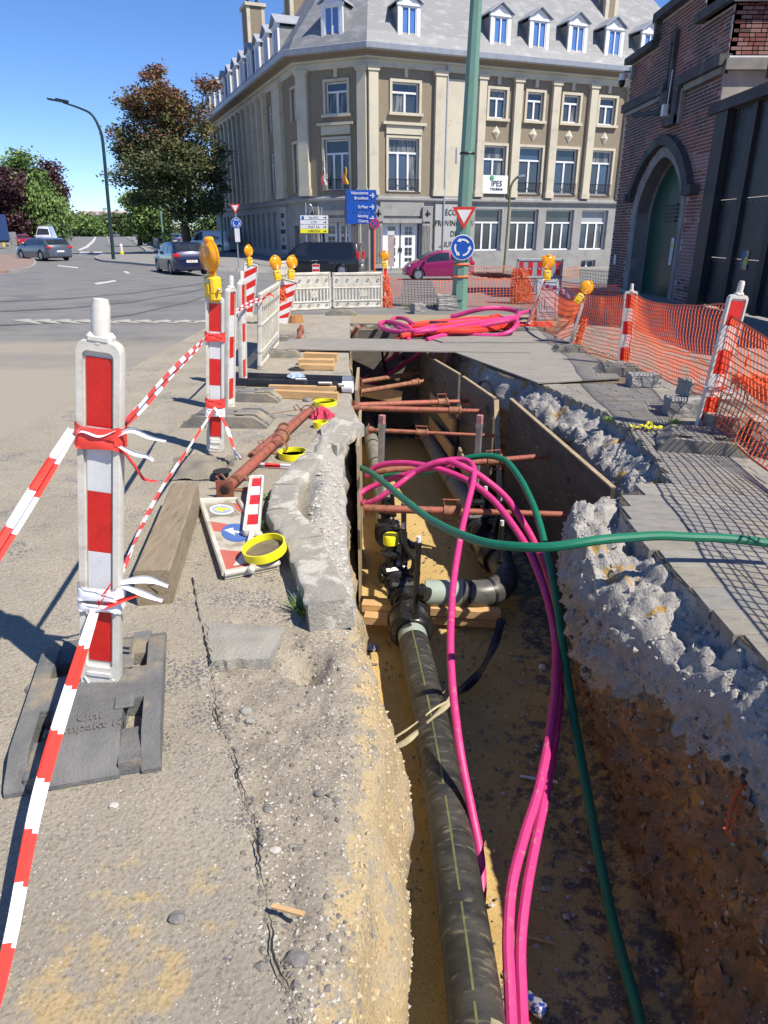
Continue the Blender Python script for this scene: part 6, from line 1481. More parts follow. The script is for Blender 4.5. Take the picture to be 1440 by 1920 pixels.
net('long net behind the green post and the conduit coil', aty(722, 522, 15.8), aty(725, 577, 15.8), aty(976, 520, 15.4), aty(974, 583, 15.4), (.07, .05), .05, .0045, .05, seed=5)
net('net behind the leaning beacons before the grey barrier', aty(976, 520, 15.2), aty(974, 595, 15.2), aty(1160, 535, 12.5), aty(1160, 620, 12.5), (.065, .05), .02, .005, .05, seed=6)
net('far dark net at the corner of the gatehouse', aty(1088, 505, 18), aty(1088, 550, 18), aty(1165, 510, 17), aty(1165, 575, 17), (.08, .07), .02, .004, .03, seed=7, mat_=mat('dark_net', (.16, .05, .02)))
def bunch(label, A, B, r_, n, seed, name='rolled_net', parent=None):
    r2 = random.Random(seed); m_ = MB()
    for k in range(n):
        a = r2.uniform(0, 6.28); q = []
        for i in range(9):
            t = i/8; c_ = A.lerp(B, t); rr = r_*(.5+.7*r2.random())*(1+.5*t); a += r2.uniform(-.5, .9); q.append(c_+Vector((rr*math.cos(a), rr*math.sin(a), r2.uniform(-.03, .03))))
        m_.tube(smooth_path(q, 3), .005, 3, caps=False)
    for k in range(n):
        t = r2.random(); c_ = A.lerp(B, t); a = r2.uniform(0, 6.28); q = [c_+Vector((r_*1.1*math.cos(a+i*.6), r_*1.1*math.sin(a+i*.6), .02*i*r2.uniform(-1, 1))) for i in range(5)]; m_.tube(q, .005, 3, caps=False)
    return tag(m_.build(name, M_orange, recalc=False), label, 'net', 'rolled orange netting')
bunch('orange net gathered round the beacon at the barrier end', aty(720, 515, 15.5), aty(726, 577, 15.4), .09, 34, 1); bunch('orange net bunched on a white frame behind the conduit coil', aty(975, 503, 16.3), aty(978, 565, 16.3), .17, 60, 2)
bunch('orange net knotted on the tilted chevron board', aty(528, 540, 12.2), aty(527, 566, 12.2), .06, 26, 3); bunch('loose heap of orange net left of the far wall lamp', aty(905, 513, 24), aty(945, 519, 24), .45, 60, 4)
bunch('orange net piled over the blocks at the right edge', Vector((2.72, 5.05, .50)), Vector((3.3, 4.55, .2)), .17, 110, 5); bunch('orange strip of net hanging beside the white leaning beacon', onb(R2p, .5)+Vector((.10, -.05, 0)), onb(R2p, 0)+Vector((.10, -.05, .05)), .03, 22, 6)
M_sheet = mat('faded_orange_sheet', (.55, .25, .17), (.45, .17, .1), 2, .7)
for i, (u0, u1, v0, v1, y, lb) in enumerate(((880, 960, 498, 524, 27, 'faded orange fence sheet behind the magenta car'), (1035, 1085, 500, 520, 27, 'faded orange fence sheet before the cellar windows'))):
    net(lb, aty(u0, v0, y), aty(u0, v1, y), aty(u1, v0, y), aty(u1, v1, y), (.09, .07), .05, .011, .05, seed=10+i, mat_=M_sheet)
m_ = MB(); a = aty(965, 508, 16.4); b = aty(986, 508, 16.4)
m_.tube([aty(964, 575, 16.4), a, aty(975, 498, 16.4), b, aty(986, 575, 16.4)], .02, 6); tag(m_.build('white_frame', M_white), 'thin white frame holding the bunched orange net', 'frame')
# --- tapes
Mn = bc1.matrix_basis.copy(); kn1 = Mn @ Vector((-.075, -.02, .93)); kn2 = Mn @ Vector((-.01, -.03, .335)); M2 = bc2.matrix_basis.copy()
tape('tape leaving the closest beacon to the left edge, wide and folded', [kn1, aty(-70, 1140, 1.35)], .048, .14, .0, .3, wraps=((Mn, .127, .885, .955, 1),), tails=((Mn @ Vector((.05, -.03, .93)), ((.05, 0, .02), (.10, .0, .0), (.15, -.01, -.01)), 0, .022), (Mn @ Vector((.05, -.03, .91)), ((.05, 0, -.03), (.09, .0, -.04), (.11, -.01, -.05)), 0, .02), (Mn @ Vector((.06, -.02, .90)), ((.03, .02, -.07), (.04, .05, -.12), (.07, .08, -.14)), 1, .014), (Mn @ Vector((.055, -.035, .955)), ((-.05, -.004, -.015), (-.10, -.006, .0), (-.13, -.0, -.04)), 0, .025)))
tape('tape from the upper knot of the closest beacon to the second beacon', [Mn @ Vector((.06, .02, .96)), M2 @ Vector((-.06, -.03, .83))], .055, .19, .0, .3, start_red=True, wraps=((M2, .125, .80, .86, 1),))
tape('slack tape from the lower knot of the closest beacon to the second beacon', [Mn @ Vector((.04, .03, .42)), aty(300, 920, 3.6), M2 @ Vector((0, -.03, .33))], .035, .16, 0, .5, wraps=((M2, .125, .33, .40, 1), (M2, .125, .27, .33, 0)))
tape('tape crossing the rubber foot down to the lower left corner', [kn2, aty(80, 1465, 1.42), aty(20, 1760, 1.02), aty(-30, 1960, .82)], .045, .145, 0, .25, wraps=((Mn, .127, .37, .42, 0), (Mn, .127, .33, .36, 0)), tails=((kn2, ((.02, -.01, .03), (.05, -.015, .07), (.07, -.01, .10)), 1, .03), (kn2, ((.05, -.01, .02), (.10, -.01, .04), (.145, -.01, .055)), 1, .025), (Mn @ Vector((.06, 0, .43)), ((.06, .02, .0), (.10, .03, -.01), (.14, .03, -.03)), 0, .04), (Mn @ Vector((.06, 0, .42)), ((.05, .01, -.03), (.09, .02, -.055), (.12, .02, -.07)), 0, .035)))
tape('tape drooping right from the second beacon onto the props', [M2 @ Vector((0, -.04, .34)), aty(425, 800, 4.7), aty(440, 845, 4.5), at(458, 868, .02), at(500, 872, .02), at(545, 874, .02)], .04, .11, 0, .6)
tape('short tape tied between edge-on beacon and the barrier corner', [aty(432, 590, 6.2), aty(470, 568, 7.4), aty(500, 556, 8.3)], .05, .14, 0, .5, tails=((aty(495, 560, 8.2), ((.06, 0, .05), (.12, 0, .02)), 1, .05), (aty(495, 560, 8.2), ((-.06, 0, -.05), (-.1, 0, -.08)), 1, .05)))
tape('tape strand across the top of the leaning beacons', [aty(1017, 535, 12), aty(1050, 543, 11), aty(1070, 557, 10.2), aty(1095, 560, 9.8)], .07, .2, 0, .6)
tape('white and red tape binding the nearest right beacon to the net', [onb(R4p, .36)-Vector((.10, .08, 0)), onb(R4p, .35)+Vector((.05, -.06, 0)), onb(R4p, .33)+Vector((.2, .0, 0)), onb(R4p, .62)+Vector((.22, .0, 0))], .03, .1, 0, .5)
m_ = MB(); r2 = random.Random(3); 
pts_ = [at(1180+k*5+r2.uniform(-5, 5), 796+r2.uniform(-6, 6), .02+r2.uniform(0, .02)) for k in range(11)]+[at(1238-k*6+r2.uniform(-4, 4), 800+r2.uniform(-4, 4), .03) for k in range(8)]
m_.tube(smooth_path(pts_, 5), .012, 5, squash=.4); tag(m_.build('yellow_strap', M_yellow), 'crumpled yellow strap lying on the right pavement', 'strap')

# --- loose things on the left
a, b = at(292, 1134, .0), at(352, 955, .0); a.z = b.z = .083; t_ = thing('timber_beam', 'thick weathered timber beam lying beside the flat sign board', 'timber', (a.x, a.y, 0)); m_ = MB(); 
def worn_beam(a, b, wx, wz, material, parent=None, name='beam', amp=.004, n=14):
    m_ = MB(); d = (b-a).normalized(); s_ = d.cross(Vector((0, 0, 1))).normalized(); u_ = s_.cross(d); prof = [(-.5, -.45), (-.45, -.5), (.45, -.5), (.5, -.45), (.5, .45), (.45, .5), (-.45, .5), (-.5, .45)]
    for i in range(n+1):
        c_ = a.lerp(b, i/n)
        for k, (x, z) in enumerate(prof): e = amp*noise.noise(Vector((i*.7, k*2.1, wx*50))); m_.v.append(c_+s_*(x*wx+e)+u_*(z*wz+e))
    for i in range(n):
        for k in range(8): m_.f.append((i*8+k, i*8+(k+1) % 8, (i+1)*8+(k+1) % 8, (i+1)*8+k)); m_.mi.append(0)
    m_.f += [tuple(range(8)), tuple(range(n*8, n*8+8))]; m_.mi += [0, 0]
    return m_.build(name, material, parent, world=parent is not None)
worn_beam(a, b, .15, .165, M_oldwood, t_, 'beam'); 
m_ = MB(); d = (a-b).normalized()
for k in range(5):
    an = k*1.3+.4; c_ = a+d*.0015+Vector((-.02, 0, .01)); e = Vector((math.cos(an)*.05, 0, math.sin(an)*.05)); m_.beam(c_, c_+e, .0025, .003)
tag(m_.build('end_crack', M_dark, t_, world=True), kind='stuff')
# flat sign board with frame and printed symbols
c4 = [at(376, 938, .035), at(446, 936, .035), at(521, 1056, .035), at(421, 1076, .035)]; t_ = thing('sign_board', 'fallen white sign board with faded red chevrons and blue arrow disc', 'sign board', (c4[0].x, c4[0].y, 0))
def bil(u, v, dz=0.): return c4[0].lerp(c4[1], u).lerp(c4[3].lerp(c4[2], u), v)+Vector((0, 0, dz))
m_ = MB(); m_.add([bil(0, 0, -.03), bil(1, 0, -.03), bil(1, 1, -.03), bil(0, 1, -.03), bil(0, 0, -.004), bil(1, 0, -.004), bil(1, 1, -.004), bil(0, 1, -.004)], [(0, 1, 2, 3), (4, 5, 6, 7), (0, 1, 5, 4), (1, 2, 6, 5), (2, 3, 7, 6), (3, 0, 4, 7)]); m_.build('board', mat('old_white_board', (.52, .50, .43), (.42, .38, .3), 5, .6, third=(.28, .2, .12), tscale=10, tpos=(.58, .75)), t_, world=True)
m_ = MB(); 
for q0, q1 in (((0, 0), (1, 0)), ((1, 0), (1, 1)), ((1, 1), (0, 1)), ((0, 1), (0, 0))): m_.tube([bil(*q0), bil(*q1)], .014, 8)
m_.build('frame', M_white2, t_, world=True, smooth=SA)
m_ = MB(); c_ = bil(.52, 1.0); m_.lathe([(.018, 0), (.02, .03), (.018, .07), (0, .078)], (0, 0, 0), 12, Matrix.Translation(c_+Vector((.0, .03, 0))) @ Matrix.Rotation(R(80), 4, 'X')); m_.build('socket', M_white2, t_, world=True, smooth=SA)
M_fred = mat('faded_red', (.55, .10, .07), (.45, .14, .1), 8, .6); M_fblue = mat('faded_blue', (.05, .13, .42), (.1, .18, .4), 8, .5)
def patch(name, poly, material, dz=.001, parent=None):
    m_ = MB(); m_.add([bil(u, v, -.004+dz) for u, v in poly], [tuple(range(len(poly)))]); return m_.build(name, material, parent or t_, world=True)
patch('red_chevron', [(.06, .33), (.94, .50), (.94, .62), (.06, .47)], M_fred); patch('red_chevron', [(.06, .72), (.94, .86), (.94, .95), (.06, .95)], M_fred); patch('red_chevron', [(.80, .06), (.94, .06), (.94, .28), (.84, .2)], M_fred)
patch('grey_panel', [(.1, .08), (.78, .05), (.82, .27), (.1, .27)], M_rubdust, .0018)
def circ(cu, cv, ru, rv, n=24): return [(cu+ru*math.cos(2*math.pi*k/n), cv+rv*math.sin(2*math.pi*k/n)) for k in range(n)]
o = patch('arrow_disc', circ(.55, .53, .33, .13), M_fblue, .0026); patch('white_arrow', [(.82, .56), (.82, .60), (.5, .53), (.48, .57), (.3, .48), (.52, .46), (.5, .50)], M_signwhite, .0034)
patch('arrow_disc', circ(.45, .165, .30, .085), M_signwhite, .0026); patch('arrow_disc', circ(.45, .165, .24, .065), mat('faded_pale_blue', (.3, .36, .5)), .0034); patch('yellow_arrow', [(.25, .165), (.45, .12), (.45, .15), (.65, .15), (.65, .18), (.45, .18), (.45, .21)], M_yellow, .0042)
patch('warning_triangle', [(.2, .93), (.95, .93), (.68, .70)], M_signwhite, .0026); patch('triangle_red_edge', [(.15, .945), (.2, .93), (.68, .70), (.95, .93), (1.0, .945), (.68, .67)], M_fred, .0034)
patch('digging_symbol', [(.5, .9), (.55, .83), (.62, .81), (.66, .77), (.7, .79), (.68, .84), (.76, .88), (.84, .9)], M_trim, .0042)
q0, q1 = at(471, 1000, .055), at(482, 895, .075); bcp = beacon('small clean beacon panel lying on the fallen sign board', q0, q1, .09, 0., 5, post=False)
bcp.matrix_basis = Matrix.Translation(q0) @ (lambda y: Matrix((Vector((y.y, -y.x, 0)).normalized()*1.0, -(Vector((y.y, -y.x, 0)).normalized().cross(y))*-1*-1, y)).transposed().to_4x4())((q1-q0).normalized())
m_ = MB(); a = q0+Vector((.0, -.01, 0)); m_.tube([a+Vector((.0, .02, .0)), a+Vector((.005, -.09, -.01))], .017, 4); tag(m_.build('square_socket', M_white2), 'cream square plastic socket at the near end of the fallen beacon panel', 'socket')
def ring(label, c, r_, h, tilt=(0, 0), sand=False, n=30):
    t = thing('yellow_ring', label, 'plastic ring', c, 0, 'yellow plastic pipe rings', rx=tilt[0], ry=tilt[1]); m_ = MB(); m_.lathe([(r_, 0), (r_*1.01, h/2), (r_, h), (r_-.006, h), (r_-.006, 0)], n=n, closed=True); m_.build('ring_wall', M_yellow, t, smooth=SA)
    m_ = MB(); m_.lathe([(0, h*.25), (r_-.007, h*.25)], n=n); m_.build('sandy_membrane' if sand else 'membrane', mat('sandy_mud', (.38, .32, .2), (.3, .25, .17), 30, .9) if sand else M_yellow, t); return t
ring('largest yellow ring full of sand on the corner of the sign board', at(498, 1036, .07), .105, .045, (.12, -.18), True); ring('yellow ring lying right of the rusty props', at(550, 857, .0), .105, .045, (0, 0), True)
ring('far yellow ring beside the pink rag', at(610, 759, .0), .105, .04); ring('smallest yellow ring below the pink rag', at(601, 801, .0), .06, .05)
# rusty props
def prop(label, A, B, r_=.030, plate=True, collar=(.45,), loop=True, mat_=M_rust, name='steel_prop', group='adjustable steel props', endr=1., cap2=True):
    t = thing(name, label, 'steel prop', A, 0, group); d = (B-A).normalized(); L = (B-A).length; c_ = A+(B-A)*collar[0]
    m_ = MB(); m_.tube([A, c_], r_, 12); m_.build('outer_tube', mat_, t, world=True, smooth=SA)
    m_ = MB(); m_.tube([c_, B], r_*.78, 12); m_.build('inner_tube', mat_, t, world=True, smooth=SA)
    m_ = MB(); m_.tube([c_-d*.05, c_+d*.05], r_*1.35, 12); m_.tube([c_+d*.055, c_+d*.075], r_*1.7, 12); m_.build('collar', M_rustd, t, world=True, smooth=SA)
    s_ = d.cross(Vector((0, 0, 1))).normalized(); u_ = s_.cross(d)
    if loop:
        m_ = MB()
        for o in (-.0, ): m_.tube([c_-d*.04+u_*r_, c_-d*.06+u_*r_*3, c_+d*.06+u_*r_*3, c_+d*.06+u_*r_*1.2], .006, 6)
        m_.tube([c_-d*.04-u_*r_, c_-d*.06-u_*r_*2.7, c_+d*.06-u_*r_*2.7, c_+d*.06-u_*r_*1.2], .006, 6); m_.build('handle', M_rust, t, world=True)
    if plate:
        for P_, q in ((A, 1), (B, -1)) if cap2 else ((A, 1),):
            m_ = MB(); T = Matrix((s_, d, u_)).transposed().to_4x4(); T.translation = P_+d*q*.004; m_.box((0, 0, 0), (.11*endr, .008, .11*endr), T); m_.build('end_plate', M_rust, t, world=True)
    return t
A, B_ = at(421, 918, .055), at(583, 768, .06); prop('longer rusty prop with square end plate lying on the ground', A, B_, .036, True, (.55,), False, cap2=False); m_ = MB(); d = (A-B_).normalized(); m_.tube([A-d*.01, A+d*.003], .022, 12); tag(m_.build('plate_hole', M_dark), 'round dark hole in the end plate of the longer lying prop', 'hole')
A2, B2 = at(472, 858, .045), at(574, 772, .05); prop('shorter open ended rusty prop on the left of the longer one', A2, B2, .036, False, (.5,), False)
m_ = MB(); m_.tube([A2-(B2-A2).normalized()*.003, A2+(B2-A2)*.01], .026, 10); tag(m_.build('pipe_mouth', M_dark), 'dark open mouth of the shorter lying prop', 'hole')
for (u, v, lb) in ((520, 838, 'rusty wire clamp binding both lying props at the middle'), (580, 770, 'rusty wire clamp binding both lying props at the far end'), (448, 905, 'rusty wire ring near the square end plate')):
    c_ = at(u, v, .055); dd = (B_-A).normalized(); s_ = Vector((dd.y, -dd.x, 0)); m_ = MB(); 
    for k in range(3): m_.tube([c_+dd*(k*.012-.012)+s_*.075*math.cos(a)+Vector((0, 0, .047*math.sin(a)+.0)) for a in [2*math.pi*q/16 for q in range(16)]], .004, 5, closed=True)
    m_.tube([c_-s_*.07, c_-s_*.11+Vector((0, 0, .05)), c_-s_*.14+Vector((0, -.02, .04)), c_-s_*.12+Vector((0, .0, .0))], .006, 6); tag(m_.build('wire_clamp', M_rustd), lb, 'wire clamp')
m_ = MB(); m_.tube([at(430, 780, .006), at(500, 776, .006), at(570, 766, .01)], .004, 4); tag(m_.build('rusty_rod', M_rustd), 'thin rusty rod on the ground left of the far prop ends', 'rod')
A, B_ = at(568, 633, .05), at(562, 618, .05); prop('short red prop standing by the far edge of the steel plate', at(560, 634, .05), at(566, 612, .12), .035, False, (.5,))
m_ = MB(); c_ = at(553, 604, 0); m_.cyl(c_, .16, .12, 14, .14); tag(m_.build('wooden_stub', mat('brown_wood', (.36, .17, .06))), 'round brown wooden stub before the twin barriers', 'stub')
# crushed rubber mat with a hole
m_ = MB(); c0_ = at(400, 880, 0); n = 22
for j in range(n):
    for i in range(n): x, y = (i/(n-1)-.5)*.58, (j/(n-1)-.5)*.46; z = .045+.05*fbm(x*5, y*5, 2, 4)-(.05 if math.hypot(x-.07, y+.02) < .06 else 0)-.045*sm((max(abs(x)/.29, abs(y)/.23)-.75)/.25); m_.v.append(Vector((c0_.x+x*math.cos(.2)-y*math.sin(.2), c0_.y+y, max(.004, z))))
for j in range(n-1):
    for i in range(n-1): a = j*n+i; m_.f.append((a, a+1, a+n+1, a+n)); m_.mi.append(0)
tag(m_.build('crumpled_mat', mat('sandy_rubber', (.22, .195, .15), (.28, .25, .19), 6, .95, bump=.6), smooth=True), 'crumpled sand covered rubber mat beneath the second beacon', 'mat')
m_ = MB(); c_ = at(417, 886, .05); m_.lathe([(.0, 0), (.05, .002), (.062, .012)], c_, 14); tag(m_.build('mat_hole', M_dark), 'dark socket hole in the crumpled mat', 'hole')
# black pipes with labels, timbers, rag
pa = thing('pipe_pair', 'pair of new black pipes lying together with white labels', 'pipes', at(440, 712, 0))
for k, (v, z) in enumerate(((707, .055), (718, .055))):
    a, b = at(435, v, z), at(661, v+8, z); m_ = MB(); m_.tube([a, b], .055, 14); m_.build('pipe', M_blackpl, pa, world=True, smooth=SA)
    m_ = MB(); d = (b-a).normalized(); m_.tube([b-d*.10, b+d*.004], .058, 14); m_.build('end_wrap', M_tapew if k else M_galv, pa, world=True, smooth=SA)
for (u, v, w_) in ((610, 719, 24), (565, 712, 20), (640, 722, 10)): c_ = at(u, v, .10); m_ = MB(); m_.box(c_, (w_*7.2/1300, .07, .012), rx=-.5); m_.build('label', M_signwhite, pa, world=True)
def plank(label, a, b, wd, h, name='timber_plank', group='new sawn timbers'):
    return tag(worn_beam(a, b, wd, h, M_wood, None, name, .0015, 6), label, 'timber', group)
plank('long light timber in front of the black pipes', at(492, 737, .04), at(634, 743, .04), .07, .075); plank('second light timber just behind the long one', at(505, 728, .04), at(630, 731, .04), .06, .07)
plank('near board of the small timber stack by the steel plate', at(562, 687, .035), at(627, 688, .035), .12, .06); plank('middle board of the small timber stack', at(561, 677, .04), at(627, 678, .04), .12, .06); plank('wide rear board of the small timber stack', at(571, 668, .05), at(633, 670, .05), .10, .1)
def rag(label, c, r_, material, name='rag', h=.05, seed=0):
    m_ = MB(); n, k_ = 12, 7; m_.v.append(Vector(c)+Vector((0, 0, h)))
    for j in range(1, k_+1):
        for i in range(n*2): a = math.pi*i/n; rr = r_*j/k_*(1+.3*noise.noise(Vector((math.cos(a)*2, math.sin(a)*2, seed)))); z = h*(1-(j/k_)**2)+.5*h*noise.noise(Vector((math.cos(a)*rr*50, math.sin(a)*rr*50, seed+5))); m_.v.append(Vector((c[0]+rr*math.cos(a), c[1]+rr*math.sin(a), c[2]+max(.002, z))))
    N2 = n*2
    for i in range(N2): m_.f.append((0, 1+i, 1+(i+1) % N2)); m_.mi.append(0)
    for j in range(k_-1):
        for i in range(N2): m_.f.append((1+j*N2+i, 1+(j+1)*N2+i, 1+(j+1)*N2+(i+1) % N2, 1+j*N2+(i+1) % N2)); m_.mi.append(0)
    return tag(m_.build(name, material), label, 'rag')
rag('crumpled pink red cloth between the yellow rings', at(604, 783, 0), .11, mat('pink_cloth', (.55, .05, .10), (.42, .03, .07), 12, .8), 'cloth', .09); rag('black debris heap left of the small timber stack', at(558, 693, 0), .12, M_dark, 'debris', .03, 4)
rag('blue plastic film resting on the black pipes', at(555, 706, .10), .10, mat('blue_film', (.5, .55, .62), (.2, .3, .45), 20, .3), 'plastic_film', .04, 8)
rag('crumpled paper on the sand near the middle brace', at(848, 848, FZ+.02), .06, M_signwhite, 'paper', .05, 2); rag('small blue wrapper on the floor by the kerb end', at(697, 1215, FZ+.02), .04, mat('blue_foil', (.3, .35, .5), (.1, .12, .2), 40, .3), 'wrapper', .04, 3)
rag('white scrap on the dark trench floor', at(1017, 1252, FZ+.02), .03, M_signwhite, 'scrap', .03, 5)
t_ = thing('crushed_can', 'crushed blue and silver can on the trench floor at the bottom', 'can', at(1003, 1885, FZ+.05), .6, rx=R(70)); m_ = MB(); m_.lathe([(0, -.05), (.028, -.05), (.033, -.04), (.028, -.01), (.034, .02), (.03, .045), (.025, .05), (0, .05)], n=12); 
for p in m_.v: p += Vector((.008*noise.noise(p*50), .008*noise.noise(p*60+Vector((3, 0, 0))), 0))
m_.build('can_body', mat('can_print', (.03, .06, .4), (.55, .56, .58), 38, .3, metal=.5, contrast=(.48, .52)), t_, smooth=True)
for (u, v, l, lb) in ((540, 1706, 30, 'thin wood splinter on the soil strip'), (1010, 1762, 30, 'pale wood splinter on the floor beside the can')):
    z = 0 if u < 700 else FZ+.02; a, b = at(u-l, v-8, z+.005), at(u+l, v+8, z+.012); m_ = MB(); m_.beam(a, b, .012, .005); tag(m_.build('wood_splinter', M_wood), lb, 'splinter')
a, b = at(975, 1455, FZ+.03), at(1045, 1466, FZ+.03); m_ = MB(); m_.beam(a, b, .02, .003); tag(m_.build('plastic_strip', M_signwhite), 'thin white strip of plastic under the two magenta conduits', 'plastic strip')
# loose stones
for i, (u, v, s_, c_) in enumerate(((333, 1722, .017, M_stoned), (500, 1502, .013, M_stoned), (598, 1477, .013, M_stoned), (60, 1293, .02, M_stoned), (630, 1490, .01, M_stoned), (555, 1785, .022, M_stoned), (213, 1511, .012, M_stonel), (460, 1322, .018, M_conc), (467, 1342, .014, M_conc), (565, 1305, .012, M_conc), (515, 1582, .013, M_stonel), (505, 868, .02, M_conc), (577, 752, .04, M_rubdust))):
    p = at(u, v, 0); p.z = zl(p.x, p.y)[0]; m_ = MB(); r2 = random.Random(i); bmv = [(a, b, c) for a in (-1, 0, 1) for b in (-1, 0, 1) for c in (-1, 1)]
    me = bmesh.new(); bmesh.ops.create_icosphere(me, subdivisions=2, radius=1)
    m_.add([(p.x+q.co.x*s_*1.2*(1+.3*noise.noise(q.co*1.3+Vector((i, 0, 0)))), p.y+q.co.y*s_*(1+.3*noise.noise(q.co*1.3+Vector((0, i, 0)))), p.z+s_*.3+q.co.z*s_*.6*(1+.4*noise.noise(q.co*1.5+Vector((0, 0, i))))) for q in me.verts], [tuple(w_.index for w_ in f.verts) for f in me.faces]); me.free()
    where = ['alone on the dusty asphalt at lower left', 'on the soil strip left of its middle', 'on the soil strip, upper of the dark pair', 'left of the rubber foot', 'near the sandy shoulder', 'in the crack at the bottom', 'pale, on the asphalt below the rubber foot', 'flat grey chip, upper of two near the kerb end', 'flat grey chip, lower of two near the kerb end', 'below the torn pit', 'white pebble on the soil strip', 'beside the lying props', 'behind the far yellow ring'][i]
    tag(m_.build('stone', c_), 'small loose stone '+where, 'stone', 'loose stones')
# kerb stones left of the trench, broken end towards the camera
kb = bpy.data.objects.new('kerb', None); COL.objects.link(kb); kb.location = (-.4, 3.2, 0); struct(kb)
M_kst = mat('worn_kerb_concrete', (.40, .37, .305), (.32, .295, .25), 5, .9, bump=.7, bscale=55, third=(.55, .52, .44), tscale=7, tpos=(.54, .62), vor=(90, (.2, .19, .17), .14))
def kstone(a, b, wd, h0, h1, seed, ends=.01):
    m_ = MB(); n = 26; d = (b-a).normalized(); s_ = Vector((d.y, -d.x, 0)); prof = []
    for k in range(23):      # across: left foot, rounded nose, top, right foot
        t = k/22
        if t < .3: prof.append((-.5-.0*t, -.3+1.2*t/.3*1.0))
        elif t < .42: a_ = (t-.3)/.12*math.pi/2; prof.append((-.5+.14*(1-math.cos(a_)), .9+.1*math.sin(a_)))
        elif t < .8: prof.append((-.36+.80*(t-.42)/.38, 1.0))
        else: prof.append((.44+.06*(t-.8)/.2, 1.0-1.3*(t-.8)/.2))
    for i in range(n+1):
        f = i/n; c_ = a.lerp(b, f); hh = h0+(h1-h0)*f
        for k, (x, z) in enumerate(prof):
            zz = z*hh if z > 0 else z*.1; xx = x*wd; e = .004*fbm(c_.x*9+x, c_.y*9, z*2+seed, 5)+.003*fbm(c_.x*30+x*9, c_.y*30, z+seed, 3)
            if k in (6, 7, 8, 9) and fbm(f*5, seed, 0, 3) > .2: e -= .009
            m_.v.append(c_+s_*(xx+(e if z < 1 else 0))+Vector((0, 0, zz+e)))
    P_ = 23
    for i in range(n):
        for k in range(P_-1): m_.f.append((i*P_+k, i*P_+k+1, (i+1)*P_+k+1, (i+1)*P_+k)); m_.mi.append(0)
    m_.f += [tuple(range(P_)), tuple(range(n*P_, n*P_+P_))]; m_.mi += [0, 0]
    return m_.build('kerb_stone', M_kst, kb, world=True, smooth=R(50))
kp = [at(622, 1140, .08), at(572, 1012, .09), at(530, 955, .09), at(538, 912, .07), at(590, 850, .045), at(628, 800, .02)]
for q in kp: q.z = 0
hs = [.11, .10, .095, .085, .05, .02]
for i in range(5): d = (kp[i+1]-kp[i]).normalized()*.006; kstone(kp[i]+d, kp[i+1]-d, .19 if i < 2 else .17, hs[i], hs[i+1], i)
# broken slab tip overhanging the trench, gutter patch
m_ = MB(); poly = [(600, 800), (640, 775), (672, 786), (683, 797), (655, 812), (632, 835), (606, 828)]; pp = [at(u, v, .045) for u, v in poly]; n = len(pp)
m_.v += pp+[q-Vector((0, 0, .09)) for q in pp]; m_.f += [tuple(range(n)), tuple(reversed(range(n, 2*n)))]+[(k, (k+1) % n, n+(k+1) % n, n+k) for k in range(n)]; m_.mi += [0]*(n+2); struct(m_.build('broken_slab', M_kst))
m_ = MB(); c4b = [at(386, 1168, .0), at(535, 1176, .0), at(505, 1236, .0), at(396, 1240, .0)]; N_ = 14
for j in range(N_+1):
    for i in range(N_+1): q = c4b[0].lerp(c4b[1], i/N_).lerp(c4b[3].lerp(c4b[2], i/N_), j/N_); ed = min(i, j, N_-i, N_-j)/3; q.z = .004+.010*min(1, ed)+.006*fbm(q.x*8, q.y*8, 1, 4); q.x += .012*fbm(j*.6, i*.3, 4); q.y += .010*fbm(i*.6, j*.3, 7); m_.v.append(q)
for j in range(N_):
    for i in range(N_): a = j*(N_+1)+i; m_.f.append((a, a+1, a+N_+2, a+N_+1)); m_.mi.append(0)
b0_ = len(m_.v); per = [i for i in range(N_+1)]+[j*(N_+1)+N_ for j in range(1, N_+1)]+[N_*(N_+1)+i for i in range(N_-1, -1, -1)]+[j*(N_+1) for j in range(N_-1, 0, -1)]
m_.v += [m_.v[i]-Vector((0, .012, .09)) for i in per]
for k in range(len(per)): m_.f.append((per[k], per[(k+1) % len(per)], b0_+(k+1) % len(per), b0_+k)); m_.mi.append(0)
struct(m_.build('gutter_patch', mat('patched_concrete', (.36, .335, .28), (.29, .275, .24), 6, .9, bump=.6, bscale=60, vor=(85, (.2, .19, .17), .12)), smooth=R(40)))
m_ = MB(); r2 = random.Random(5); q = [at(u, v, .0) for u, v in ((360, 1085), (368, 1120), (372, 1150), (381, 1180), (388, 1215), (396, 1250))]; q = smooth_path(q, 6)
for i, p in enumerate(q): w_ = .0012+.0025*r2.random(); m_.v += [p+Vector((-w_+.004*r2.uniform(-1, 1), 0, .008)), p+Vector((w_+.004*r2.uniform(-1, 1), 0, .008))]
for i in range(len(q)-1): m_.f.append((2*i, 2*i+1, 2*i+3, 2*i+2)); m_.mi.append(0)
struct(m_.build('asphalt_crack', M_dark))
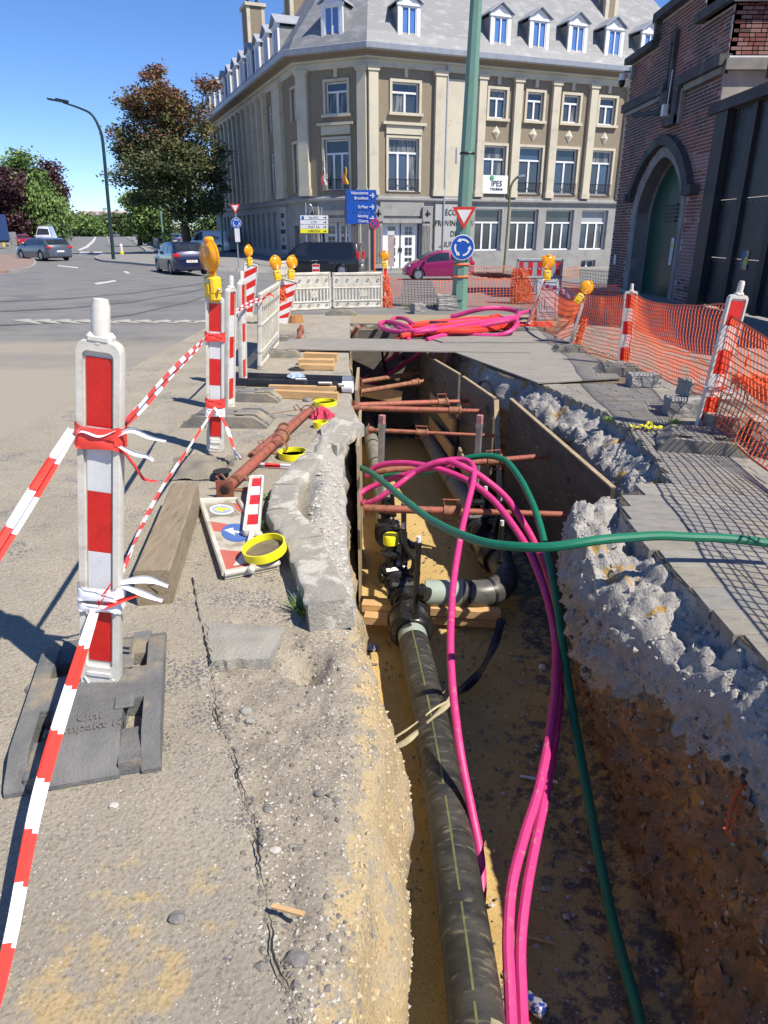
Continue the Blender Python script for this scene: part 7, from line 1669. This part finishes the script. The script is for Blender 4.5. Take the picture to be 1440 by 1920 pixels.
# concrete blocks
M_block = mat('rough_concrete_block', (.33, .32, .295), (.24, .235, .22), 9, .9, bump=.7, bscale=30, third=(.45, .44, .42), tscale=11, tpos=(.6, .7))
def block(label, u0, u1, v0, v1, zb=0., dep=.2, rz=0., m_=None, gr='concrete kerb blocks'):
    p = at((u0+u1)/2, v1, zb); zc_ = p.y*_c-(zb-1.5)*_s; w_ = (u1-u0)*zc_/1300; h_ = (aty((u0+u1)/2, v0, p.y).z-zb); q = MB(); c_ = (p.x, p.y+dep/2, zb+h_/2)
    bm = bmesh.new(); bmesh.ops.create_cube(bm, size=1); bmesh.ops.subdivide_edges(bm, edges=bm.edges, cuts=4, use_grid_fill=True); T = frame(c_, rz)
    for v_ in bm.verts: e = Vector((noise.noise(v_.co*3+p), noise.noise(v_.co*3+p+Vector((5, 0, 0))), noise.noise(v_.co*3+Vector((0, 7, 0)))))*.02*min(1, w_*3); v_.co = Vector((v_.co.x*w_, v_.co.y*dep, v_.co.z*h_))+e; v_.co *= (1-.03*sum(1 for k in range(3) if abs(v_.co[k]) > .48*(w_, dep, h_)[k])/3)
    q.add([v_.co.copy() for v_ in bm.verts], [tuple(x.index for x in f.verts) for f in bm.faces], T); bm.free(); return tag(q.build('concrete_block', m_ or M_block), label, 'concrete block', gr)
block('grey block lying alone right of the upright beacon foot', 1182, 1240, 703, 727, 0, .2); block('upper block leaning behind the nearest right beacon', 1288, 1340, 716, 748, .14, .25, .1); block('broken pale block left of the nearest right beacon', 1256, 1320, 750, 783, 0, .22, -.1)
block('long brownish block behind the nearest right beacon foot', 1332, 1410, 783, 822, 0, .2, 0, mat('brownish_block', (.24, .19, .16), (.33, .30, .27), 5, .9, bump=.6)); block('rounded block at the right edge beside the brownish one', 1409, 1450, 790, 828, 0, .22); block('wide pale block under the piled net at the right edge', 1345, 1450, 745, 782, .13, .25)
block('lowest of three blocks at the green mast foot', 822, 859, 571, 583, 0, .25); block('middle of three blocks at the green mast foot', 821, 858, 562, 571, .115, .25, .05); block('top of three blocks at the green mast foot', 820, 857, 553, 562, .20, .25, -.05); block('separate grey block among weeds left of the green mast', 773, 795, 570, 589, 0, .3, .3)
# ================================================================ in the trench
def shore(label, a, b, h0, h1=None, th=.03, mat_=None, zb=None, name='shoring_plate', group='shoring plates'):
    """upright panel between two top corners"""
    zb = FZ-.05 if zb is None else zb; d = (b-a); n_ = d.cross(Vector((0, 0, 1))).normalized(); a0, b0 = Vector((a.x, a.y, zb)), Vector((b.x, b.y, zb)); N_ = 6
    t = thing(name, label, 'shoring panel', (a.x, a.y, zb), 0, group); m_ = MB(); e = n_*th/2
    P_ = [a0-e, b0-e, b-e, a-e, a0+e, b0+e, b+e, a+e]; m_.add(P_, [(0, 1, 2, 3), (7, 6, 5, 4), (0, 4, 5, 1), (1, 5, 6, 2), (2, 6, 7, 3), (3, 7, 4, 0)]); m_.build('panel', mat_ or M_ply, t, world=True)
    m_ = MB(); m_.beam(a+Vector((0, 0, .003)), b+Vector((0, 0, .003)), th+.004, .012); m_.build('worn_edge', M_plyedge, t, world=True)
    m_ = MB(); mid = a.lerp(b, .7); m_.tube([mid-e*1.15+Vector((0, 0, -.22)), mid+e*1.15+Vector((0, 0, -.22))], .03, 10); m_.build('grip_hole', M_dark, t, world=True); return t
M_board = mat('shoring_plywood', (.048, .042, .037), (.078, .068, .058), 2.2, .75, stretch=(1, 1, 4), bump=.3, third=(.25, .21, .16), tscale=9, tpos=(.6, .75))
shore('largest dark shoring plate behind the concrete lump', at(958, 748, -.06), at(1150, 915, -.10), 0, mat_=M_board)
shore('middle shoring plate with a pale top edge', at(868, 706, -.08), at(928, 747, -.08), 0, mat_=M_ply)
shore('farthest shoring plate below the steel bridge plate', at(790, 660, -.08), at(862, 702, -.08), 0, mat_=M_ply)
shore('inner plate leaning before the middle plate', at(866, 752, -.45), at(917, 792, -.45), 0, mat_=M_board)
shore('left wall board, tall edge beside the kerb bank', at(671, 838, .02), aty(676, 770, 7.0), 0, th=.02, mat_=M_plyedge); 
shore('far left wall board behind the paired props', aty(668, 732, 7.2), aty(672, 690, 9.0), 0, th=.03, mat_=M_oldwood)
# end sheeting and boards below the bridge plate
shore('dark end sheeting under the steel bridge plate', Vector((-.48, 10.6, -.05)), Vector((.62, 10.7, -.05)), 0, mat_=M_ply); shore('dark wood panel beyond the bridge plate', Vector((-.42, 11.6, .02)), Vector((.75, 11.6, .02)), 0, mat_=M_ply)
tag(worn_beam(Vector((-.35, 9.7, -.55)), Vector((.25, 9.6, -.65)), .05, .18, M_wood, None, 'board'), 'light board fixed across the end of the trench', 'board', 'loose boards in the trench')
for i, (a, b, lb) in enumerate(((at(860, 850, -.7), at(905, 960, -1.0), 'narrow board hanging behind the galvanised tube'), (at(1050, 880, -.62), at(1105, 960, -.62), 'plank bearing on the largest shoring plate'), (at(808, 745, -.6), at(850, 800, -.6), 'yellowish plank on the farthest plate, upper'), (at(806, 790, -.95), at(848, 850, -.95), 'yellowish plank on the farthest plate, lower'))):
    tag(worn_beam(a, b, .03, .16, M_oldwood if i < 2 else M_wood, None, 'board'), lb, 'board', 'loose boards in the trench')
tag(worn_beam(at(930, 750, -.10), at(940, 990, -1.2), .05, .03, M_plyedge, None, 'batten'), 'thin upright batten between the middle and largest plates', 'batten')
# ---- pipes
ZP = -1.2
mp = thing('gas_pipe', 'big scuffed black pipe with yellow green line running to the viewer', 'pipe', at(880, 1800, ZP)); PR = .106
pts = [at(905, 2020, ZP), at(886, 1850, ZP), at(862, 1680, ZP), at(835, 1500, ZP), at(804, 1330, ZP), at(776, 1205, ZP)]; P_ = smooth_path(pts, 8); m_ = MB(); m_.tube(P_, PR, 28); m_.build('pipe', M_pipe, mp, world=True, smooth=SA)
m_ = MB(); q = []
M_line = mat('yellow_green_line', (.17, .185, .06), (.10, .11, .05), 25, .6)
for i, p in enumerate(P_):
    a = R(97)-.0; q.append(p+Vector((PR*math.cos(a), 0, PR*math.sin(a))))
for i, p in enumerate(q[:-1]):
    if i % 9 == 5: continue
    b_ = q[i+1]; s_ = Vector((.0048, 0, .001)); lift = Vector((0, 0, .0015)); m_.quad(p-s_+lift, p+s_+lift, b_+s_+lift, b_-s_+lift)
tag(m_.build('marking_line', M_line, mp, world=True), kind='stuff')
rag('yellow dried mud patch on the near end of the big pipe', P_[2]+Vector((.02, .0, PR-.012)), .07, mat('dried_mud', (.40, .35, .22), (.3, .26, .17), 20, .9), 'mud', .012, 9)
m_ = MB(); m_.tube([P_[-1], P_[-1]+(P_[-1]-P_[-2]).normalized()*.12], PR*.985, 24); m_.build('bare_section', M_pipegreen, mp, world=True, smooth=SA)
e0 = P_[-1]+(P_[-1]-P_[-2]).normalized()*.10; dv = (P_[-1]-P_[-2]).normalized(); e1 = e0+dv*.30
def coupling(label, a, b, r_, name='pipe_coupling', group='black pipe couplings'):
    t = thing(name, label, 'coupling', a, 0, group); d = (b-a).normalized(); m_ = MB(); prof = [(0, .93), (.06, 1.06), (.14, 1.10), (.16, 1.18), (.24, 1.2), (.26, 1.12), (.74, 1.12), (.76, 1.2), (.84, 1.18), (.86, 1.1), (.94, 1.06), (1, .93)]
    m_.tube([a.lerp(b, f) for f, k in prof], [r_*k for f, k in prof], 26); m_.build('sleeve', M_blackpl, t, world=True, smooth=SA)
    m_ = MB(); up_ = Vector((0, 0, 1))
    for f in (.2, .8): c_ = a.lerp(b, f); m_.tube([c_+up_*r_, c_+up_*(r_*1.42)], .014, 8)
    m_.build('terminal', M_blackpl, t, world=True); return t
coupling('large black coupling where the big pipe meets the valve', e0, e1, .135)
T0 = e1+dv*.16; T0.z = ZP+.02
# tee and green branch to the elbow
br = thing('branch_pipe', 'grey green branch pipe with black elbow crossing the sand', 'pipe', T0); zc_ = -1.13
b0, b1, b2 = T0+Vector((.06, 0, 0)), at(802, 1112, zc_), at(868, 1112, zc_)
m_ = MB(); m_.tube([b0, b1], .09, 20); m_.build('tee_outlet', M_blackpl, br, world=True, smooth=SA); m_ = MB(); m_.tube([b1-Vector((.02, 0, 0)), b2+Vector((.03, 0, 0))], .104, 26); m_.build('green_section', M_pipegreen, br, world=True, smooth=SA)
el = smooth_path([b2, at(900, 1113, zc_), at(930, 1106, zc_), at(948, 1085, zc_), at(940, 1058, zc_), at(930, 1040, zc_)], 6); m_ = MB(); m_.tube(el, .108, 26); m_.build('elbow', mat('dusty_black_pipe', (.035, .034, .032), (.12, .115, .105), 6, .4, third=(.2, .17, .12), tscale=9, tpos=(.6, .75)), br, world=True, smooth=SA)
for f in (2, 9): m_ = MB(); m_.tube([el[f], el[f+1]], .112, 26); m_.build('weld_bead', M_blackpl, br, world=True, smooth=SA)
m_ = MB(); d = (el[3]-el[2]).normalized(); m_.tube([b2+d*.0, b2+d*.05], .107, 26); m_.build('dusty_joint', mat('sandy_plastic', (.35, .28, .17)), br, world=True, smooth=SA)
coupling('large black coupling on the elbow end below the long brace', at(932, 1052, zc_), at(905, 1000, zc_), .13)
# pipes running on
rp = thing('gas_pipe', 'dusty grey pipe on the right running away under the far props', 'pipe', at(880, 960, ZP)); P_ = smooth_path([at(905, 1005, zc_), at(880, 950, ZP), at(845, 895, ZP), at(812, 838, ZP), at(783, 785, ZP), at(757, 738, ZP), at(740, 700, ZP)], 6); m_ = MB(); m_.tube(P_, .10, 22); m_.build('pipe', M_pipegrey, rp, world=True, smooth=SA)
for f in (11, 19, 27): m_ = MB(); m_.tube([P_[f], P_[f]+(P_[f+1]-P_[f])*.12], .103, 22); m_.build('joint_ring', M_blackpl, rp, world=True, smooth=SA)
m_ = MB(); q = [p+Vector((-.098, 0, .0)) for p in P_[4:]]; m_.tube(q, .008, 5); m_.build('side_line', mat('ochre_line', (.35, .26, .10)), rp, world=True)
lp2 = thing('gas_pipe', 'dusty grey pipe along the left boards with dark joint rings', 'pipe', at(716, 940, ZP)); P_ = smooth_path([at(745, 1060, ZP), at(726, 990, ZP), at(716, 930, ZP), at(704, 860, ZP), at(690, 795, ZP), at(681, 745, ZP), at(678, 715, ZP)], 6); m_ = MB(); m_.tube(P_, .092, 22); m_.build('pipe', M_pipegrey, lp2, world=True, smooth=SA)
for f in (13, 17, 20, 27): m_ = MB(); m_.tube([P_[f], P_[f]+(P_[f+1]-P_[f])*.12], .097, 22); m_.build('joint_ring', M_blackpl, lp2, world=True, smooth=SA)
mf = thing('pipe_fitting', 'ribbed dusty fitting between the two pipes below the far props', 'fitting', at(714, 742, -.9)); m_ = MB(); a, b = at(700, 715, -.9), at(722, 755, -.95); m_.tube([a.lerp(b, k/12) for k in range(13)], [.07*(1+.12*(k % 2)) for k in range(13)], 16); m_.build('body', M_pipegrey, mf, world=True, smooth=SA); m_ = MB(); m_.tube([b, b+(b-a)*.15], .078, 16); m_.build('cap', M_blackpl, mf, world=True, smooth=SA)
# ---- valves
def valve(label, c, s=1., cap=None, rz=0., top=True):
    t = thing('gas_valve', label, 'valve', c, rz, 'black gas valves'); S = Matrix.Scale(s, 4)
    m_ = MB(S); m_.tube([(0, -.15, 0), (0, -.10, 0), (0, -.09, 0), (0, .09, 0), (0, .10, 0), (0, .15, 0)], [.075, .08, .10, .10, .08, .075], 20); m_.build('body', M_blackpl, t, smooth=SA)
    m_ = MB(S); m_.tube([(-.11, 0, .03), (.11, 0, .03)], .06, 14); m_.box((0, 0, .09), (.20, .15, .06), bev=.02); m_.build('gearbox', M_blackpl, t, smooth=SA)
    for k in range(6): a = k*math.pi/3; m_ = MB(S); m_.tube([(.085*math.cos(a), .060*math.sin(a), .115), (.085*math.cos(a), .06*math.sin(a), .135)], .010, 6); m_.build('bolt', M_blackpl, t)
    if top:
        m_ = MB(S); m_.lathe([(.045, .1), (.045, .2), (.075, .205), (.082, .215), (.082, .235), (.06, .245), (.045, .25), (.045, .34), (0, .34)], (-.02, .0, 0), 20); m_.build('riser', M_blackpl, t, smooth=SA)
    m_ = MB(S); m_.tube([(.08, -.05, .05), (.13, -.10, .05)], .04, 12); m_.tube([(.13, -.10, .05), (.16, -.13, .05)], .052, 12); m_.build('side_port', M_blackpl, t, smooth=SA)
    if cap: m_ = MB(S); m_.lathe([(.056, .30), (.06, .305), (.06, .37), (.055, .378), (0, .378)], (-.02, 0, 0), 20); m_.build('cap', cap, t, smooth=SA)
    return t
valve('nearest valve on the tee with short black riser', T0+Vector((-.02, .02, .06)), 1.1, None, .1, False); valve('valve with the bright yellow cap', at(742, 1092, -1.05)+Vector((-.02, .08, 0)), 1.0, M_yellow, .35)
valve('left rear valve under the galvanised tube, beside the boards', at(727, 1000, -1.05), 1., None, -.2); valve('black valve standing just before the left rear one', at(748, 1030, -1.0), .85, None, .5, False)
valve('right rear valve under the right galvanised tube', at(893, 985, -1.0), 1.1, None, .1); 
def rod(label, px0, px1, z0, y_up, r_=.021, bend=None):
    a = at(*px0, z0); b = aty(px1[0], px1[1], a.y+y_up); t = thing('vent_tube', label, 'tube', a, 0, 'black upright vent tubes'); P2 = [a, b] if not bend else smooth_path([a]+[aty(u, v, a.y+y_up*f) for u, v, f in bend]+[b], 5)
    m_ = MB(); m_.tube(P2, r_, 12); m_.build('tube', M_blackpl, t, world=True, smooth=SA); d = (P2[-1]-P2[-2]).normalized(); m_ = MB(); m_.tube([b, b+d*.04], r_*.78, 12); m_.build('pale_tip', M_refw, t, world=True, smooth=SA); m_ = MB(); m_.tube([a, a+(P2[1]-a).normalized()*.03], r_*1.5, 12); m_.build('socket', M_blackpl, t, world=True)
rod('longest black tube standing in front of the yellow cap, pale tip', (778, 1158), (785, 1016), -1.02, .0)
rod('bent black tube joining the valves behind the yellow cap', (772, 1075), (757, 990), -.95, .05, bend=((776, 1050, .2), (760, 1022, .6)))
rod('black tube right of the left galvanised tube', (757, 1058), (757, 944), -.95, .0); rod('short black tube beside the left galvanised tube', (738, 968), (735, 925), -.95, .0, .02)
rod('black tube standing on the elbow coupling', (936, 1055), (941, 985), -.95, .0, .02); rod('black tube with white tip behind the right galvanised tube', (912, 960), (911, 920), -.9, .0, .02); rod('curved black tube beside the right rear valve', (925, 1000), (940, 940), -.95, .1, .016)
# galvanised marker tubes
for (u0, v0, u1, v1, lb) in ((712, 962, 716, 798, 'left galvanised square tube with faded red cap'), (889, 965, 899, 798, 'right galvanised square tube with faded red cap')):
    a = at(u0, v0, -.95); b = aty(u1, v1, a.y); t = thing('marker_tube', lb, 'tube', a, 0, 'galvanised square tubes'); m_ = MB(); m_.tube([a.lerp(b, .22), b], .032, 4); m_.build('tube', M_galv, t, world=True)
    m_ = MB(); m_.tube([a, a.lerp(b, .25)], .024, 4); m_.build('rusty_foot', M_rust, t, world=True); m_ = MB(); m_.tube([b-Vector((0, 0, .02)), b+Vector((0, 0, .02))], .037, 4); m_.build('bracket', M_galv, t, world=True); m_ = MB(); m_.tube([b, b+(b-a).normalized()*.095], .033, 4); m_.build('red_cap', mat('faded_red_paint', (.40, .13, .12), (.5, .3, .27), 16, .7), t, world=True)
# ---- braces
for (u0, v0, z0, u1, v1, z1, c_, lb) in (
  (682, 953, -.42, 1096, 966, -.42, .40, 'long red brace nearest the viewer, ending at the concrete lump'),
  (704, 884, -.40, 1062, 851, -.25, .62, 'second brace rising right, pale outer end'),
  (690, 806, -.40, 968, 819, -.45, .36, 'thin brace crossing between the galvanised tubes'),
  (660, 765, -.22, 905, 771, -.25, .78, 'lower of the two red braces meeting at the left board'),
  (660, 760, -.20, 878, 752, -.30, .75, 'upper of the two red braces meeting at the left board'),
  (672, 735, -.35, 838, 707, -.35, .6, 'shaded brace just above the paired red braces'), (674, 716, -.35, 818, 694, -.35, .6, 'farthest dark brace under the steel plate')):
    prop(lb, at(u0, v0, z0), at(u1, v1, z1), .030 if v0 != 806 else .022, True, (c_,), v0 > 750, M_rust if v0 > 740 else M_rustd, 'trench_brace', 'red braces across the trench', 1.0)
prop('short red prop standing upright at the far end of the trench', at(650, 640, -.4), at(672, 612, .0), .04, False, (.5,), False, M_rust, 'trench_brace', 'red braces across the trench')
# timbers under the pipes
for i, (u0, v0, u1, v1, z, lb) in enumerate(((680, 1135, 762, 1140, -1.22, 'upper sawn timber left of the coupling'), (684, 1158, 762, 1164, -1.27, 'lower sawn timber left of the coupling'), (808, 1142, 938, 1152, -1.24, 'sawn timber under the green branch pipe'), (812, 1158, 935, 1166, -1.32, 'lower sawn timber under the green branch pipe'))):
    plank(lb, at(u0, v0, z), at(u1, v1, z), .09, .07, 'bearing_timber', 'timbers under the pipes')
# ---- conduits
def conduit(label, pts, r_=.0235, mat_=None, group='magenta conduits in the trench', name='conduit', n=10, k=7, flat=False):
    P_ = smooth_path([at(u, v, z) for u, v, z in pts], k); P_ = [q_+Vector((.004*noise.noise(q_*4), 0, .005*noise.noise(q_*5+Vector((3, 3, 3))))) for q_ in P_]; m_ = MB(); m_.tube(P_, r_, n); return tag(m_.build(name, mat_ or M_pink, smooth=SA), label, 'conduit', group)
conduit('magenta conduit left of the pair, looping round the galvanised tubes', [(870, 1790, -1.37), (900, 1700, -1.33), (902, 1615, -1.24), (884, 1520, -1.12), (862, 1400, -.92), (848, 1280, -.78), (845, 1180, -.66), (849, 1100, -.56), (861, 1020, -.44), (876, 950, -.32), (888, 900, -.22), (886, 872, -.16), (862, 861, -.15), (820, 866, -.17), (780, 884, -.24), (742, 912, -.34), (706, 936, -.44), (682, 944, -.50), (673, 930, -.50), (690, 916, -.46), (740, 896, -.36), (800, 880, -.26), (850, 872, -.2)], .0225, n=12)
conduit('magenta conduit of the pair sweeping left over the sand', [(964, 1990, -1.25), (957, 1880, -1.2), (952, 1760, -1.12), (960, 1660, -1.04), (985, 1560, -.98), (1012, 1470, -.92), (1032, 1370, -.86), (1042, 1270, -.80), (1040, 1190, -.72), (1022, 1110, -.62), (990, 1030, -.50), (950, 968, -.38), (905, 920, -.28), (850, 888, -.22), (790, 872, -.20), (740, 868, -.22), (705, 876, -.28), (688, 892, -.36)], .024)
conduit('magenta conduit of the pair on its right, arching to the tube top', [(985, 1990, -1.27), (978, 1880, -1.24), (975, 1780, -1.18), (985, 1680, -1.10), (1008, 1560, -1.03), (1030, 1450, -.97), (1046, 1340, -.91), (1052, 1240, -.84), (1046, 1150, -.74), (1024, 1070, -.62), (990, 995, -.48), (950, 935, -.34), (905, 895, -.22), (868, 875, -.16), (840, 864, -.14), (815, 868, -.16), (770, 888, -.26)], .024)
conduit('green conduit crossing over the trench to the right pavement', [(676, 876, -.18), (700, 890, -.14), (740, 922, -.08), (790, 962, -.02), (840, 992, .03), (900, 1015, .08), (960, 1025, .12), (1030, 1026, .15), (1110, 1015, .18), (1200, 1006, .18), (1290, 1006, .16), (1380, 1012, .14), (1480, 1022, .12)], .0225, M_green, 'green conduits')
conduit('green conduit dropping down the right side of the trench', [(722, 893, -.42), (760, 890, -.36), (805, 884, -.30), (850, 866, -.22), (895, 856, -.16), (930, 857, -.14), (955, 870, -.16), (985, 915, -.24), (1008, 970, -.34), (1026, 1040, -.46), (1044, 1130, -.60), (1058, 1230, -.76), (1076, 1350, -.92), (1098, 1470, -1.04), (1122, 1600, -1.16), (1152, 1740, -1.26), (1190, 1880, -1.30), (1215, 1980, -1.32)], .024, M_green, 'green conduits')
# flat black strap and torn ochre warning tape
def strap(label, pts, wd, mat_, name, r2=None, layers=1):
    m_ = MB(); 
    for L_ in range(layers):
        P_ = smooth_path([at(u+L_*4, v+L_*3, z) for u, v, z in pts], 6)
        for i, p in enumerate(P_):
            d = (P_[min(i+1, len(P_)-1)]-P_[max(0, i-1)]).normalized(); s_ = d.cross(Vector((0, 0, 1))).normalized(); a = .5*math.sin(i*.4+L_*2); e = s_*math.cos(a)+Vector((0, 0, 1))*math.sin(a)
            m_.v += [p-e*wd/2, p+Vector((0, 0, .006)), p+e*wd/2]
        o = L_*len(P_)*3
        for i in range(len(P_)-1):
            for k in range(2): q = o+i*3+k; m_.f.append((q, q+1, q+4, q+3)); m_.mi.append(0)
    return tag(m_.build(name, mat_), label, 'strap')
strap('flat black strap curving down from the elbow onto the floor', [(940, 1160, -1.05), (930, 1200, -1.12), (912, 1240, -1.2), (890, 1272, -1.28), (862, 1298, -1.25), (846, 1312, -1.12)], .06, M_blackpl, 'black_strap')
strap('torn ochre straps lying over the big pipe', [(852, 1300, -1.04), (835, 1325, -1.06), (800, 1355, -1.06), (765, 1388, -1.06), (735, 1405, -.80), (704, 1425, -.62)], .035, mat('ochre_strap', (.42, .36, .22), (.33, .28, .17), 14, .8), 'torn_strap', layers=1)
strap('thin torn ochre strip beside the wider straps', [(845, 1312, -1.04), (815, 1328, -1.04), (785, 1352, -1.05), (757, 1372, -1.07), (735, 1385, -1.1)], .014, mat('ochre_strap', (.42, .36, .22)), 'torn_strap')
m_ = MB(); m_.tube(smooth_path([at(830, 1300, -1.08), at(850, 1275, -1.1), at(880, 1240, -1.2), at(905, 1200, -1.2)], 4), .003, 4); tag(m_.build('thin_wire', M_plyedge), 'thin pale wire sticking up near the black strap', 'wire')
m_ = MB(); m_.tube([P2 + Vector((0, 0, .0)) for P2 in smooth_path([aty(925, 770, 7.2), aty(928, 740, 7.4), aty(915, 715, 7.6), aty(900, 718, 7.8), aty(896, 745, 7.9), aty(905, 760, 7.7)], 5)], .018, 8); tag(m_.build('cable_loop', M_blackpl), 'black cable loop behind the middle shoring plate', 'cable')
# debris of the dark far part of the trench
for i, (u, v, z) in enumerate(((735, 700, -.8), (760, 715, -.9), (745, 742, -1.2), (700, 700, -.9), (790, 730, -1.1), (715, 735, -1.2))):
    rag('dark clod of rubble in the far trench, '+['below the end board', 'right of the end board', 'before the ribbed fitting', 'left under the braces', 'against the farthest plate', 'under the ribbed fitting'][i], at(u, v, z), .16, mat('rubble', (.17, .15, .12), (.08, .07, .06), 12, .95, bump=.7), 'rubble', .12, i)
# conduit in the far part of the trench
conduit('magenta conduit loop hanging below the steel plate', [(745, 650, .0), (738, 668, -.2), (720, 680, -.35), (700, 695, -.5), (682, 712, -.55), (678, 722, -.6), (700, 718, -.6), (730, 700, -.5), (760, 680, -.3), (790, 660, -.05)], .028, None, 'far magenta conduits')
conduit('dark red conduit end below the steel plate', [(728, 655, -.1), (722, 680, -.4), (726, 700, -.6)], .022, mat('dark_magenta', (.3, .02, .08)), 'far magenta conduits'); conduit('black hose with yellow tape below the steel plate', [(716, 655, -.1), (721, 690, -.4), (727, 722, -.8)], .018, M_blackpl, 'far magenta conduits')
# ---- bridging steel plates
def plate(label, quad, z, th=.015, mat_=None):
    m_ = MB(); P_ = [at(u, v, z) for u, v in quad]; m_.add(P_+[p-Vector((0, 0, th)) for p in P_], [(0, 1, 2, 3), (7, 6, 5, 4)]+[(k, (k+1) % 4, (k+1) % 4+4, k+4) for k in range(4)]); return tag(m_.build('steel_plate', mat_ or M_steelplate), label, 'steel plate', 'dusty steel plates')
plate('long narrow steel plate bridging the whole trench', [(520, 654), (994, 661), (1062, 640), (545, 633)], .040); plate('steel plate behind the long one, right part of the bridge', [(830, 641), (1072, 641), (1010, 619), (800, 632)], .058)
plate('wide smooth plate on the right pavement in front of the bridge', [(845, 657), (1008, 717), (1165, 708), (1075, 640)], .030); 
# ---- pile of conduits beyond
r2 = random.Random(11)
def at_(u, v, z): return at(u, v, z)
for i in range(11):
    v0 = 600+i*2.2; u0 = 772+r2.uniform(-20, 30); z = .05+.02*(i % 4); pts = [(u0, v0+8, z), (u0+60, v0+2+r2.uniform(-3, 3), z+.03), (u0+130, v0-4+r2.uniform(-3, 3), z+.04), (930+r2.uniform(-15, 25), v0-9+r2.uniform(-2, 3), z)]
    conduit('straight red conduit in the bundle, %s layer from the front' % ['first', 'second', 'third', 'fourth', 'fifth', 'sixth', 'seventh', 'eighth', 'ninth', 'tenth', 'eleventh'][10-i], pts, .042, M_pinkd, 'bundle of red conduits', 'red_conduit', 8, 5)
for i in range(3): conduit('long red conduit lying right of the bundle, %s' % ['rear one', 'middle one', 'front one'][i], [(935, 606+i*4, .04), (980, 607+i*4, .04), (1034, 606+i*4, .04)], .035, M_pinkd, 'bundle of red conduits', 'red_conduit', 8, 3)
conduit('wide magenta loop on top of the red bundle', [(790, 626, .10), (850, 620, .10), (905, 610, .18), (955, 600, .24), (972, 592, .22), (968, 584, .22), (940, 578, .25), (905, 579, .25), (870, 588, .16), (845, 594, .10)], .04, None, 'magenta loops on the bundle'); conduit('magenta loop reaching to the leaning beacon foot', [(800, 637, .06), (850, 626, .08), (920, 630, .06), (955, 622, .12), (970, 607, .2), (968, 592, .2), (985, 585, .15), (1000, 586, .1)], .035, None, 'magenta loops on the bundle')
conduit('magenta loop lying over the left of the bundle', [(900, 600, .16), (840, 606, .14), (790, 618, .14), (745, 622, .10), (718, 616, .10), (712, 607, .12), (726, 603, .14), (750, 608, .16), (770, 618, .14), (765, 640, .02)], .035, None, 'magenta loops on the bundle'); conduit('small magenta loop at the far left of the bundle', [(775, 608, .14), (760, 598, .14), (742, 596, .12), (735, 602, .12), (745, 612, .12), (765, 620, .12), (800, 620, .16), (960, 595, .2)], .033, None, 'magenta loops on the bundle')
conduit('dark red conduit running from the bundle under the plate', [(850, 612, .12), (800, 617, .10), (760, 622, .04), (742, 640, -.1)], .035, mat('dark_red_conduit', (.35, .02, .03)), 'magenta loops on the bundle')
m_ = MB(); c_ = at(806, 610, .12); m_.tube([c_, c_+Vector((.28, -.08, 0))], .07, 14); tag(m_.build('black_pipe_end', M_blackpl), 'short dark pipe end below the red bundle', 'pipe')
# orange strip of net on the right bank
p0 = at(1362, 1565, -.75); m_ = MB(); q = [at(1362, 1560, -.44), at(1368, 1530, -.42), at(1376, 1500, -.40), at(1392, 1475, -.38), at(1410, 1455, -.37), at(1430, 1430, -.35), at(1460, 1412, -.33)]; m_.tube(smooth_path(q, 3), .006, 5)
for i, p in enumerate(smooth_path(q, 2)): m_.tube([p, p+Vector((.035, .0, -.045+.01*(i % 2)))], .0045, 4); m_.tube([p, p+Vector((-.012, 0, .02))], .004, 4)
tag(m_.build('net_scrap', M_orange), 'torn orange net scrap hanging on the brown earth bank', 'net scrap')
